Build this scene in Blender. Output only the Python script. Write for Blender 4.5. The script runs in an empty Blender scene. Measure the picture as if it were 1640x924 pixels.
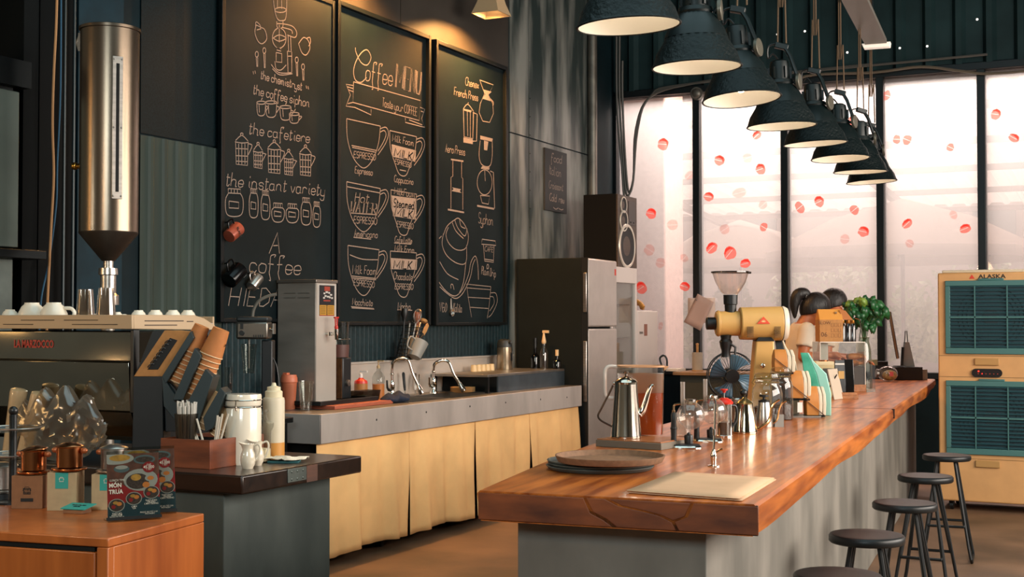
import bpy, bmesh, math, random
from math import pi, sin, cos, radians, atan, sqrt
from mathutils import Vector, Matrix, Euler
R = random.Random(7)
S = bpy.context.scene
COL = S.collection
V = Vector
# ---------------------------------------------------------------- camera, world, lights, exposure
F = 2100.0                                   # focal length in pixels of the 1640x924 frame
YAW, PIT = radians(26.1), atan(53 / F)
EYE = V((0, 0, 1.4))
cd = bpy.data.cameras.new('camera'); cam = bpy.data.objects.new('camera', cd); COL.objects.link(cam)
cam.location = EYE; cam.rotation_euler = (pi / 2 + PIT, 0, YAW)
cd.sensor_width = 36; cd.lens = F / 1640 * 36; cd.clip_start = .05; cd.clip_end = 200
S.camera = cam
S.view_settings.view_transform = 'Standard'; S.view_settings.look = 'None'
S.view_settings.gamma = 1; S.view_settings.use_curve_mapping = False
S.view_settings.exposure = 0.0

def lin(h):
    h = h.lstrip('#')
    f = lambda c: c / 12.92 if c <= .04045 else ((c + .055) / 1.055) ** 2.4
    return tuple(f(int(h[i:i + 2], 16) / 255) for i in (0, 2, 4))

w = bpy.data.worlds.new('world'); S.world = w; w.use_nodes = True
bg = w.node_tree.nodes['Background']; bg.inputs[0].default_value = (1.0, .92, .89, 1); bg.inputs[1].default_value = 1.1

def light(name, kind, loc, energy, color, target=None, **kw):
    d = bpy.data.lights.new(name, kind); d.energy = energy; d.color = color
    for k, v in kw.items(): setattr(d, k, v)
    o = bpy.data.objects.new(name, d); COL.objects.link(o); o.location = loc
    if target is not None: o.rotation_euler = (V(target) - V(loc)).to_track_quat('-Z', 'Y').to_euler()
    return o

light('sun', 'SUN', (0, 30, 20), 3.6, (1, .93, .89), target=(2, 18, 0), angle=radians(8))
# daylight through the open shop front on the right, daylight under the awning outside, warm bulbs of the room, plus added fill lights
light('daylight_right', 'AREA', (2.75, 6.2, 2.6), 520, (1, .90, .79), target=(-3, 6.2, 1.0), shape='RECTANGLE', size=6.0, size_y=2.2)
light('daylight_awning', 'AREA', (-2.6, 13.3, 4.6), 900, (1, .92, .87), target=(-2.6, 8.2, 0.6), shape='RECTANGLE', size=4.4, size_y=1.2)
light('ceiling_fill', 'AREA', (-1.5, 4.0, 4.7), 78, (.66, .94, 1.0), target=(-2.0, 5.5, 0), shape='RECTANGLE', size=4, size_y=4)
light('warm_bulb', 'POINT', (-2.6, .9, 2.3), 34, (1, .66, .36), shadow_soft_size=.12)
light('warm_bulb_counter', 'POINT', (-4.98, 1.9, 1.12), 7, (1, .62, .3), shadow_soft_size=.05)
light('rear_fill', 'AREA', (-.6, -1.2, 3.0), 95, (.82, .97, 1), target=(-2.6, 4.5, .5), shape='RECTANGLE', size=1.6, size_y=1.0)  # unseen light added behind the camera to lift front faces
light('alcove_fill', 'POINT', (-5.7, .2, 2.2), 45, (.95, 1, .92), shadow_soft_size=.15)  # unseen light added to brighten the mirrored panels and front faces
light('silo_streak_light', 'AREA', (-5.75, 1.9, 2.1), 12, (1, .56, .2), target=(-4.1, 4.4, 2.0), shape='RECTANGLE', size=.16, size_y=1.5)  # unseen tall light, shaped to draw a warm streak on the silo

# ---------------------------------------------------------------- pixel helpers (photo pixel -> point on a plane of the place)
MW = Euler((pi / 2 + PIT, 0, YAW)).to_matrix()
FWD = MW @ V((0, 0, -1)); RGT = MW @ V((1, 0, 0))
def ray(px, py): return MW @ V(((px - 820) / F, -(py - 462) / F, -1))
def onz(px, py, z): r = ray(px, py); return EYE + r * ((z - EYE.z) / r.z)
def onx(px, py, x): r = ray(px, py); return EYE + r * (x / r.x)
def ony(px, py, y): r = ray(px, py); return EYE + r * (y / r.y)
def dep(px, py, d): return EYE + ray(px, py) * d
def mpp(p): return (V(p) - EYE).dot(FWD) / F          # metres per photo pixel at p
def up(py, p):                                         # height z of photo row py above the point p
    d = mpp(p) * F; q = EYE + ray(820, py) * d; return q.z

# ---------------------------------------------------------------- materials
MATS = {}
def mat(name, col, rough=.5, metal=0, var=0, scale=8, stretch=(1, 1, 1), bump=0, bscale=None, emit=None, col2=None, spec=.5, trans=0, detail=4, coat=0, contrast=(.35, .65)):
    if name in MATS: return MATS[name]
    m = bpy.data.materials.new(name); m.use_nodes = True; MATS[name] = m
    nt = m.node_tree; N = nt.nodes; L = nt.links; p = N['Principled BSDF']
    c = lin(col) if isinstance(col, str) else col
    p.inputs['Base Color'].default_value = (*c, 1); p.inputs['Roughness'].default_value = rough; p.inputs['Metallic'].default_value = metal
    p.inputs['Specular IOR Level'].default_value = spec
    if coat: p.inputs['Coat Weight'].default_value = coat; p.inputs['Coat Roughness'].default_value = .12
    if emit: p.inputs['Emission Color'].default_value = (*c, 1); p.inputs['Emission Strength'].default_value = emit
    if var or bump or col2:
        tc = N.new('ShaderNodeTexCoord'); mp = N.new('ShaderNodeMapping'); mp.inputs['Scale'].default_value = stretch
        no = N.new('ShaderNodeTexNoise'); no.inputs['Scale'].default_value = scale; no.inputs['Detail'].default_value = detail
        L.new(tc.outputs['Object'], mp.inputs['Vector']); L.new(mp.outputs['Vector'], no.inputs['Vector'])
        if var or col2:
            cr = N.new('ShaderNodeValToRGB'); e = cr.color_ramp.elements
            c2 = lin(col2) if col2 else tuple(min(1, x * (1 + var)) for x in c)
            c1 = c if col2 else tuple(x * (1 - var) for x in c)
            e[0].position, e[1].position = contrast
            e[0].color = (*c1, 1); e[1].color = (*c2, 1)
            L.new(no.outputs['Fac'], cr.inputs['Fac']); L.new(cr.outputs['Color'], p.inputs['Base Color'])
        if bump:
            src = no
            if bscale:
                src = N.new('ShaderNodeTexNoise'); src.inputs['Scale'].default_value = bscale; L.new(mp.outputs['Vector'], src.inputs['Vector'])
            bu = N.new('ShaderNodeBump'); bu.inputs['Strength'].default_value = bump; bu.inputs['Distance'].default_value = .01
            L.new(src.outputs['Fac'], bu.inputs['Height']); L.new(bu.outputs['Normal'], p.inputs['Normal'])
    return m

def glass(name, tint='#ffffff', gloss=.12, rough=.03, haze=0):
    if name in MATS: return MATS[name]
    m = bpy.data.materials.new(name); m.use_nodes = True; MATS[name] = m
    nt = m.node_tree; N = nt.nodes; L = nt.links; N.remove(N['Principled BSDF']); out = N['Material Output']
    t = N.new('ShaderNodeBsdfTransparent'); t.inputs[0].default_value = (*lin(tint), 1)
    g = N.new('ShaderNodeBsdfGlossy'); g.inputs['Roughness'].default_value = rough
    lw = N.new('ShaderNodeLayerWeight'); lw.inputs[0].default_value = .5
    pw = N.new('ShaderNodeMath'); pw.operation = 'POWER'; pw.inputs[1].default_value = 3.2; L.new(lw.outputs['Facing'], pw.inputs[0])
    mu = N.new('ShaderNodeMath'); mu.operation = 'MULTIPLY_ADD'; mu.inputs[1].default_value = .7; mu.inputs[2].default_value = gloss * .5; mu.use_clamp = True
    L.new(pw.outputs[0], mu.inputs[0])
    mx = N.new('ShaderNodeMixShader'); L.new(mu.outputs[0], mx.inputs[0]); L.new(t.outputs[0], mx.inputs[1]); L.new(g.outputs[0], mx.inputs[2])
    last = mx
    if haze:  # translucent white mixed in: glare and reflections put into glass, milkiness in plastic
        tr = N.new('ShaderNodeBsdfTranslucent'); tr.inputs[0].default_value = (.95, .93, .92, 1)
        m2 = N.new('ShaderNodeMixShader'); m2.inputs[0].default_value = haze
        L.new(mx.outputs[0], m2.inputs[1]); L.new(tr.outputs[0], m2.inputs[2]); last = m2
    L.new(last.outputs[0], out.inputs['Surface'])
    return m

def wood(name, a, b, rough=.3, scale=3, rot=0, stretch=(14, 1.2, 14), coat=0):
    return mat(name, a, rough, col2=b, scale=scale, stretch=stretch, bump=.06, coat=coat, detail=6, contrast=(.3, .7))

# ---------------------------------------------------------------- mesh builder
class B:
    def __init__(s): s.bm = bmesh.new(); s.mi = 0; s.M = None
    def v(s, p):
        p = V(p)
        if s.M is not None: p = s.M @ p
        return s.bm.verts.new(p)
    def f(s, vs):
        try:
            fc = s.bm.faces.new(vs); fc.material_index = s.mi; return fc
        except ValueError: return None
    def poly(s, pts): return s.f([s.v(p) for p in pts])
    def box(s, c, d, r=(0, 0, 0), taper=(1, 1)):
        m = Matrix.Translation(c) @ Euler(r).to_matrix().to_4x4()
        vs = []
        for z in (-1, 1):
            tx, ty = taper if z > 0 else (1, 1)
            for x, y in ((-1, -1), (1, -1), (1, 1), (-1, 1)): vs.append(s.v(m @ V((x * d[0] / 2 * tx, y * d[1] / 2 * ty, z * d[2] / 2))))
        for q in ((3, 2, 1, 0), (4, 5, 6, 7), (0, 1, 5, 4), (1, 2, 6, 5), (2, 3, 7, 6), (3, 0, 4, 7)): s.f([vs[i] for i in q])
        return s
    def bx(s, x0, x1, y0, y1, z0, z1): return s.box(((x0 + x1) / 2, (y0 + y1) / 2, (z0 + z1) / 2), (x1 - x0, y1 - y0, z1 - z0))
    def rings(s, rs, cap=True, closed=False):
        vr = [[s.v(p) for p in r] if len(r) > 1 else [s.v(r[0])] for r in rs]
        pairs = list(zip(vr, vr[1:])) + ([(vr[-1], vr[0])] if closed else [])
        for a, b in pairs:
            n = max(len(a), len(b))
            for i in range(n):
                j = (i + 1) % n
                if len(a) == 1 and len(b) == 1: continue
                if len(a) == 1: s.f([a[0], b[j], b[i]])
                elif len(b) == 1: s.f([a[i], a[j], b[0]])
                else: s.f([a[i], a[j], b[j], b[i]])
        if cap and not closed:
            if len(vr[0]) > 2: s.f(vr[0][::-1])
            if len(vr[-1]) > 2: s.f(vr[-1])
        return s
    def lathe(s, prof, c=(0, 0, 0), n=24, cap=False, sx=1, sy=1):
        c = V(c)
        s.rings([[c + V((r * cos(2 * pi * i / n) * sx, r * sin(2 * pi * i / n) * sy, z)) for i in range(n)] if r > 1e-6 else [c + V((0, 0, z))] for r, z in prof], cap)
        return s
    def tube(s, pts, r, n=8, closed=False, cap=True):
        pts = [V(p) for p in pts]; m = len(pts)
        rr = r if isinstance(r, (list, tuple)) else [r] * m
        rs = []; prev = None
        for i, p in enumerate(pts):
            if closed: t = (pts[(i + 1) % m] - pts[i - 1])
            else: t = pts[min(i + 1, m - 1)] - pts[max(i - 1, 0)]
            t = t.normalized() if t.length > 1e-9 else V((0, 0, 1))
            if prev is None:
                a = V((0, 0, 1)) if abs(t.z) < .9 else V((1, 0, 0)); u = t.cross(a).normalized()
            else:
                u = prev - t * prev.dot(t)
                u = u.normalized() if u.length > 1e-6 else t.orthogonal().normalized()
            prev = u; q = t.cross(u)
            rs.append([p + (u * cos(2 * pi * k / n) + q * sin(2 * pi * k / n)) * rr[i] for k in range(n)])
        return s.rings(rs, cap, closed)
    def cyl(s, a, b, r, r2=None, n=20): return s.tube([a, b], [r, r if r2 is None else r2], n)
    def ball(s, c, r, n=16, m=10):
        r = (r, r, r) if not isinstance(r, (tuple, list)) else r; c = V(c)
        rs = []
        for i in range(m + 1):
            t = -pi / 2 + pi * i / m
            if i in (0, m): rs.append([c + V((0, 0, r[2] * sin(t)))])
            else: rs.append([c + V((r[0] * cos(t) * cos(2 * pi * k / n), r[1] * cos(t) * sin(2 * pi * k / n), r[2] * sin(t))) for k in range(n)])
        return s.rings(rs, False)
    def prism(s, poly, a, b, ax='z'):
        f = {'z': lambda p, h: (p[0], p[1], h), 'y': lambda p, h: (p[0], h, p[1]), 'x': lambda p, h: (h, p[0], p[1])}[ax]
        return s.rings([[f(p, a) for p in poly], [f(p, b) for p in poly]])
    def disc(s, c, r, n=20, ax='z', ry=None):
        ry = r if ry is None else ry
        f = {'z': lambda a, b: V((a, b, 0)), 'y': lambda a, b: V((a, 0, b)), 'x': lambda a, b: V((0, a, b))}[ax]
        s.poly([V(c) + f(r * cos(2 * pi * i / n), ry * sin(2 * pi * i / n)) for i in range(n)])
        return s
    def grid(s, fn, nu, nv, wrap=False):
        g = [[s.v(fn(i / nu, j / nv)) for j in range(nv + 1)] for i in range(nu + (0 if wrap else 1))]
        for i in range(nu):
            for j in range(nv):
                a, b = g[i], g[(i + 1) % len(g)]
                s.f([a[j], b[j], b[j + 1], a[j + 1]])
        return s
    def ribbon(s, pts, w, nrm=(1, 0, 0)):
        pts = [V(p) for p in pts]; nrm = V(nrm)
        if len(pts) < 2: return s
        a = []; b = []
        for i, p in enumerate(pts):
            t = pts[min(i + 1, len(pts) - 1)] - pts[max(i - 1, 0)]
            if t.length < 1e-9: continue
            q = nrm.cross(t.normalized()) * (w / 2)
            a.append(s.v(p + q)); b.append(s.v(p - q))
        for i in range(len(a) - 1): s.f([a[i], b[i], b[i + 1], a[i + 1]])
        return s
    def out(s, name, m, parent=None, sharp=35, bev=0, seg=2, solid=0, sub=0, loc=None, rz=None, remesh=0, smooth=0):
        me = bpy.data.meshes.new(name)
        bmesh.ops.recalc_face_normals(s.bm, faces=s.bm.faces)
        s.bm.to_mesh(me); s.bm.free()
        for x in (m if isinstance(m, (list, tuple)) else [m]): me.materials.append(x)
        me.polygons.foreach_set('use_smooth', [True] * len(me.polygons))
        me.set_sharp_from_angle(angle=radians(sharp))
        o = bpy.data.objects.new(name, me); COL.objects.link(o)
        if parent is not None: o.parent = parent
        if loc is not None: o.location = loc
        if rz is not None: o.rotation_euler = (0, 0, rz)
        if solid:
            k = o.modifiers.new('solid', 'SOLIDIFY'); k.thickness = solid; k.offset = 0
        if remesh:
            k = o.modifiers.new('remesh', 'REMESH'); k.mode = 'VOXEL'; k.voxel_size = remesh; k.use_smooth_shade = True
        if smooth:
            k = o.modifiers.new('smooth', 'SMOOTH'); k.factor = .5; k.iterations = smooth
        if bev:
            k = o.modifiers.new('bevel', 'BEVEL'); k.width = bev; k.segments = seg; k.limit_method = 'ANGLE'; k.angle_limit = radians(40)
        if sub:
            k = o.modifiers.new('sub', 'SUBSURF'); k.levels = sub; k.render_levels = sub
        return o

def tag(o, label, cat, group=None, kind=None):
    if label: o['label'] = label
    if cat: o['category'] = cat
    if group: o['group'] = group
    if kind: o['kind'] = kind
    return o
def thing(name, label, cat, loc=(0, 0, 0), rz=0, group=None):
    o = bpy.data.objects.new(name, None); COL.objects.link(o); o.empty_display_size = .05
    o.location = loc; o.rotation_euler = (0, 0, rz)
    return tag(o, label, cat, group)
def struct(o, label=None):
    o['kind'] = 'structure'
    if label: o['label'] = label
    return o
def kids(o): return [c for c in bpy.data.objects if c.parent == o]
def copy_tree(o, parent=None):
    c = o.copy(); COL.objects.link(c)
    if parent is not None: c.parent = parent
    for k in kids(o): copy_tree(k, c)
    return c
def dup(o, loc, rz=None, label=None, scale=None, group=None):
    c = copy_tree(o); c.location = loc
    if rz is not None: c.rotation_euler = (0, 0, rz)
    if scale: c.scale = (scale,) * 3
    if label: c['label'] = label
    if group: c['group'] = group
    return c
def smoothline(pts, k=4, closed=False):
    pts = [V(p) for p in pts]; n = len(pts)
    if n < 3: return pts
    o = []
    for i in range(n if closed else n - 1):
        g = (lambda j: pts[j % n]) if closed else (lambda j: pts[max(0, min(n - 1, j))])
        a, b, c, d = g(i - 1), g(i), g(i + 1), g(i + 2)
        for j in range(k):
            t = j / k
            o.append(.5 * ((2 * b) + (c - a) * t + (2 * a - 5 * b + 4 * c - d) * t * t + (3 * b - a - 3 * c + d) * t ** 3))
    if not closed: o.append(pts[-1])
    return o
def printed(text, size, m, parent, name='lettering', loc=(0, 0, 0), rot=(0, 0, 0), align='CENTER', bold=0, sx=1, ext=.0004):
    c = bpy.data.curves.new(name, 'FONT'); c.body = text; c.size = size; c.align_x = align; c.align_y = 'CENTER'; c.offset = bold; c.extrude = ext; c.resolution_u = 2
    t = bpy.data.objects.new(name, c); COL.objects.link(t)
    dg = bpy.context.evaluated_depsgraph_get(); me = bpy.data.meshes.new_from_object(t.evaluated_get(dg))
    bpy.data.objects.remove(t); bpy.data.curves.remove(c)
    me.materials.clear(); me.materials.append(m)
    o = bpy.data.objects.new(name, me); COL.objects.link(o); o.parent = parent; o.location = loc; o.rotation_euler = rot; o.scale = (sx, 1, 1)
    return o

# common materials
STEEL = mat('brushed_steel', '#b9b2aa', .28, .95, var=.12, scale=6, stretch=(1, 1, 14))
STEELD = mat('dull_steel', '#8d8982', .4, .9, var=.2, scale=5)
CHROME = mat('chrome', '#d8d2c8', .1, 1)
BLACK = mat('black_plastic', '#0c0f10', .4)
BLKM = mat('black_metal', '#0d1416', .35, .6)
GREYD = mat('dark_grey_plastic', '#24292b', .45)
WHITE = mat('white_plastic', '#e6dfd6', .4)
CERAM = mat('glazed_ceramic', '#e8dcc8', .15, coat=.5)
KRAFT = mat('kraft_paper', '#b07a3e', .8, var=.1, scale=30)
KRAFTL = mat('kraft_card', '#a8743f', .8, var=.08, scale=40)
PAPER = mat('paper', '#ddd3c5', .8, var=.04, scale=20)
CLEAR = glass('clear_glass', '#f4f6f4', .16, haze=.03)  # faint white mix stands in for bright window reflections
CLEARP = glass('clear_acrylic', '#eef0ee', .06)
RED = mat('red_plastic', '#c42a1c', .35)
ORANGEP = mat('terracotta_plastic', '#c56a48', .5)
COPPER = mat('copper', '#c07a4c', .22, 1)
BEANS = mat('coffee_beans', '#2a1710', .5, var=.5, scale=90, bump=.6, bscale=90)
TEALP = mat('teal_print', '#2f9a8d', .6)
PRTRED = mat('red_print', '#c83a26', .6)
INK = mat('ink', '#16130f', .7)
# ---------------------------------------------------------------- the room
XW, YB, ZC = -4.87, 12.3, 5.4
CONC = mat('floor_concrete', '#7d5f47', .5, col2='#55412f', scale=1.6, bump=.05, bscale=30, detail=8)
DARKW = mat('dark_wall', '#0b1c21', .6, var=.25, scale=3, spec=.15)
CORRD = mat('dark_corrugated_sheet', '#1c3032', .55, .1, spec=.2, var=.25, scale=2.5)
CORRG = mat('green_grey_sheet', '#323f3a', .55, .1, spec=.25, var=.2, scale=3, stretch=(1, 4, .3))
PERF = mat('perforated_sheet', '#0a191d', .6, 0, spec=.15, var=.4, scale=160)
SHEET = mat('grey_metal_sheet', '#2f3a39', .42, .2, spec=.3, col2='#8a8d87', scale=1.5, stretch=(1, 3, .6), bump=.15, bscale=3, contrast=(.42, .66))
FRAMEM = mat('black_window_frame', '#0c1417', .4, .3)
GALV = mat('galvanised', '#6b675f', .45, .7, var=.2)
ROOFM = mat('dark_ceiling', '#121a1c', .8)
PALEW = mat('plain_wall', '#75756c', .8, var=.1)

struct(B().bx(-7.2, 3.0, -2.2, 14, -.12, 0).out('floor', CONC))
struct(B().bx(-7.2, 3.0, -2.2, YB + .1, ZC, ZC + .1).out('ceiling', ROOFM))
struct(B().bx(XW - .12, XW, 4.3, YB, 0, ZC).out('wall_left', DARKW))
struct(B().bx(-7.3, -7.2, -2.2, 4.4, 0, ZC).bx(-7.2, XW - .12, 4.3, 4.4, 0, ZC).out('wall_alcove', PALEW))
struct(B().bx(-7.2, 3.0, -2.3, -2.2, 0, ZC).out('wall_front', PALEW))
# right wall with the open shop front
b = B().bx(3.0, 3.1, -2.2, 2.8, 0, ZC).bx(3.0, 3.1, 9.6, YB, 0, ZC).bx(3.0, 3.1, 2.8, 9.6, 3.7, ZC).bx(3.0, 3.1, 2.8, 9.6, 0, .6)
struct(b.out('wall_right', PALEW))

def corrugated(b, x0, x1, z0, z1, y, pitch, dp, sgn=-1):
    """vertical ribs on a sheet in the xz plane at y (ribs stick out towards sgn*y)"""
    pr = []; x = x0
    while x < x1:
        for fx, d in ((0, 0), (.55, 0), (.68, 1), (.87, 1)):
            if x + fx * pitch < x1: pr.append((x + fx * pitch, y + sgn * d * dp))
        x += pitch
    pr.append((x1, y))
    for (xa, ya), (xb, yb) in zip(pr, pr[1:]): b.poly([(xa, ya, z0), (xb, yb, z0), (xb, yb, z1), (xa, ya, z1)])
    return b
def corrugated_y(b, y0, y1, z0, z1, x, pitch, dp):
    b.M = Matrix(((0, -1, 0, 0), (1, 0, 0, 0), (0, 0, 1, 0), (0, 0, 0, 1)))
    corrugated(b, y0, y1, z0, z1, -x, pitch, dp, -1); b.M = None
    return b
WZ0, WZ1 = .94, 3.64                                        # window opening
b = B().bx(XW, 3.1, YB, YB + .12, 0, WZ0).bx(XW, 3.1, YB, YB + .12, WZ1, ZC).bx(2.4, 3.1, YB, YB + .12, WZ0, WZ1)
struct(b.out('wall_back', DARKW))
struct(corrugated(B(), XW, 2.98, WZ1 + .06, ZC, YB - .012, .26, .05).out('trim_1', CORRD))
# small glowing discs standing in for daylight through holes in the sheet
b = B()
for px, py in ((1289, 50), (1357, 84), (1441, 77), (1485, 74), (1565, 31), (1245, 55)):
    p = ony(px, py, YB - .09); b.disc(p, .011, 8, 'y')
struct(b.out('trim_2', mat('daylight_hole', '#fff4e8', emit=1.5)))
# left wall cladding
ZP = onx(290, 224, XW + .02).z
y0, y1 = onx(222, 300, XW).y, onx(354, 300, XW).y
struct(corrugated_y(B(), y0, y1, ZP, ZC, XW + .01, .5, .003).out('trim_3', PERF))
struct(corrugated_y(B(), y0, y1, 0, ZP - .01, XW + .01, .11, .007).out('trim_4', CORRG))
y0, ym, y1 = onx(815, 300, XW).y, onx(845, 300, XW).y, onx(944, 300, XW).y
zs = onx(815, 212, XW).z
b = B().bx(XW, XW + .012, y0, ym - .006, 0, zs - .006).bx(XW, XW + .012, ym + .006, y1, 0, zs - .006)
b.bx(XW, XW + .012, y0, ym - .006, zs + .006, ZC).bx(XW, XW + .012, ym + .006, y1, zs + .006, ZC)
for i in range(22):
    b.ball((XW + .014, ym + .02, .3 + i * .16), .006, 6, 4)
struct(b.out('trim_5', SHEET, sharp=25))
# fine ribbed sheet behind the boards
b = B(); z = .9
yy0, yy1 = onx(357, 300, XW).y, onx(813, 300, XW).y
b2 = corrugated_y(B(), yy0, yy1, 0, 2.2, XW + .004, .055, .003)
struct(B().bx(XW, XW + .006, yy0, onx(640, 20, XW).y, 2.2, ZC).bx(XW, XW + .006, onx(640, 20, XW).y + .008, yy1, 2.2, ZC).out('trim_14', mat('upper_sheet', '#38332d', .5, 0, var=.3, scale=1.5, spec=.4, bump=.1, bscale=4)))
struct(b2.out('trim_6', mat('blue_black_sheet', '#172a2e', .55, 0, spec=.3, var=.3, scale=40)))
# pipe, corner post and conduits
p = onx(949, 300, XW + .06)
struct(B().cyl((p.x, p.y, 0), (p.x, p.y, ZC), .045, n=16).out('trim_7', GALV))
p2 = ony(979, 300, YB - .05)
struct(B().bx(p2.x - .055, p2.x + .015, YB - .09, YB - .01, 0, WZ1).out('trim_8', mat('rusty_post', '#6a5444', .6, .3, var=.3, scale=12)))
c = B()
for k in range(3):
    q = [(-4.80 + k * .03, YB - .12, 4.6 - k * .3), (-4.80 + k * .03, YB - .12, 3.6), (-4.74 + k * .02, YB - .14, 2.95), (-4.70 + k * .02, YB - .16, 2.62 + k * .03), (-4.62, YB - .14, 2.8), (-4.6 + k * .01, YB - .12, 3.3), (-4.45, YB - .11, 3.62), (-4.0, YB - .1, 3.72), (-3.3 + k, YB - .1, 3.76)]
    c.tube(smoothline(q, 5), .012, 6)
tag(c.out('cable_bundle', mat('grey_cable', '#4b4a46', .5)), 'grey cables looping down the corner beside the window frame', 'cable')
c = B(); pts = [ony(px, py, YB - .11) for px, py in ((1256, 150), (1290, 122), (1400, 116), (1475, 107), (1540, 114), (1590, 118), (1700, 108))]
tag(c.tube(smoothline(pts, 6), .013, 6).out('power_cable', mat('brown_cable', '#5d5448', .5)), 'brown cable sagging along the top of the window frame', 'cable')

# window: frame with mullions, panes as parts
MX = [ony(px, 300, YB).x for px in (987, 1117, 1258, 1411, 1573)]
MX += [MX[-1] + .88 * k for k in (1, 2, 3, 4)]
MX = [m for m in MX if m < 2.4] + [2.4]
b = B()
for i, m in enumerate(MX):
    w_ = .035 if i else .02
    b.bx(m - w_, m + w_, YB - .05, YB + .09, WZ0 - .02, WZ1 + .02)
b.bx(XW + .02, 2.44, YB - .055, YB + .1, WZ1, WZ1 + .07).bx(XW + .02, 2.44, YB - .04, YB + .1, WZ0 - .06, WZ0)
win = struct(b.out('window_1', FRAMEM, bev=.006))
PANE = glass('glare_window_glass', '#d3cac6', .03, .02, haze=.15)  # white mix and grey tint put the outdoor glare into the panes
for a, c_ in zip(MX, MX[1:]):
    B().bx(a + .03, c_ - .03, YB + .02, YB + .028, WZ0, WZ1).out('glass_pane', PANE, win)
p = ony(1116, 150, YB - .08)
B().cyl((p.x, YB - .1, p.z), (p.x, YB - .04, p.z), .062, n=20).ball((p.x, YB - .1, p.z), (.05, .03, .05), 14, 8).out('round_lamp_fitting', GALV, win)
# red bean prints on the glass
m = bpy.data.materials.new('red_glass_paint'); m.use_nodes = True; nt = m.node_tree; nt.nodes.remove(nt.nodes['Principled BSDF'])
t1 = nt.nodes.new('ShaderNodeBsdfTransparent'); t1.inputs[0].default_value = (1, .5, .46, 1)
t2 = nt.nodes.new('ShaderNodeBsdfTranslucent'); t2.inputs[0].default_value = (.9, .10, .07, 1)
mx = nt.nodes.new('ShaderNodeMixShader'); mx.inputs[0].default_value = .45
nt.links.new(t1.outputs[0], mx.inputs[1]); nt.links.new(t2.outputs[0], mx.inputs[2]); nt.links.new(mx.outputs[0], nt.nodes['Material Output'].inputs['Surface'])
PAINT = m
m = bpy.data.materials.new('faded_glass_paint'); m.use_nodes = True; nt = m.node_tree; nt.nodes.remove(nt.nodes['Principled BSDF'])
t1 = nt.nodes.new('ShaderNodeBsdfTransparent'); t1.inputs[0].default_value = (1, .72, .69, 1)
nt.links.new(t1.outputs[0], nt.nodes['Material Output'].inputs['Surface']); PAINT2 = m
DEC = [(1062, 231, 10, 10, 1), (1152, 257, 9, 8, 1), (1197, 253, 8, 8, 0), (1218, 271, 8, 9, 1), (1104, 281, 8, 6, 0), (1135, 315, 9, 7, 1), (1184, 309, 11, 8, 0), (1043, 342, 9, 8, 1), (1077, 360, 10, 9, 0),
       (1222, 328, 7, 7, 0), (1281, 332, 7, 10, 1), (1161, 367, 8, 8, 0), (1223, 364, 6, 7, 1), (1140, 397, 10, 8, 1), (1169, 405, 11, 10, 1), (1194, 422, 9, 7, 1), (1058, 421, 8, 8, 0), (1097, 459, 9, 7, 1), (1027, 461, 9, 10, 1),
       (1212, 217, 8, 6, 1), (1420, 153, 6, 8, 1), (1436, 223, 6, 7, 1), (1453, 224, 7, 8, 1), (1522, 236, 6, 6, 1), (1595, 183, 8, 9, 1), (1624, 221, 9, 6, 1), (1312, 323, 8, 9, 1), (1368, 336, 7, 8, 1), (1353, 383, 8, 8, 0),
       (1383, 371, 9, 8, 1), (1453, 358, 9, 6, 1), (1457, 390, 7, 6, 0), (1546, 366, 9, 7, 1), (1527, 344, 6, 7, 0), (1367, 193, 8, 8, 1), (1096, 413, 6, 7, 0), (1040, 400, 9, 9, 0), (1058, 522, 4, 6, 0)]
for px, py, rx, ry, st in DEC:
    p = ony(px, py, YB + .016); k = mpp(p); bb = B(); an = R.uniform(-.6, .9)
    E = lambda t, s: p + V((cos(an) * cos(t) * rx * k * s - sin(an) * sin(t) * ry * k * s, 0, sin(an) * cos(t) * rx * k * s + cos(an) * sin(t) * ry * k * s))
    n = 14; q = [E(2 * pi * i / n, R.uniform(.88, 1.08)) for i in range(n)]
    # two brush-painted halves with a clear seam between them
    h1 = q[0:n // 2 + 1]; h2 = q[n // 2:] + [q[0]]
    sh = V((-sin(an), 0, cos(an))) * k * .4
    bb.poly([v + sh for v in h1]); bb.poly([v - sh for v in h2])
    bb.out('bean_print', PAINT if st else PAINT2, win)
    if st and rx > 7:
        b3 = B()
        for o_ in (.35, -.4):
            b3.ribbon([E(t, .8) + V((0, -.002, 0)) + sh * o_ * 4 for t in (.3 + o_, 1.2 + o_, 2.2 + o_)], 3.2 * k, (0, -1, 0))
        b3.out('bean_print', PAINT, win)
# window ledge counter under the glass
b = B().bx(-4.0, -2.75, 11.75, YB - .06, 0, .9)
lc = thing('ledge_cabinet', 'dark low cabinet with a thin wooden top under the window behind the small fan', 'cabinet', (0, 0, 0))
b.out('body', mat('dark_olive_panel', '#3a3c33', .6), lc)
B().bx(-4.05, -2.7, 11.68, YB - .06, .9, .93).out('top', mat('pale_ledge_wood', '#8a6a48', .5, var=.2), lc, bev=.004)

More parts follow.
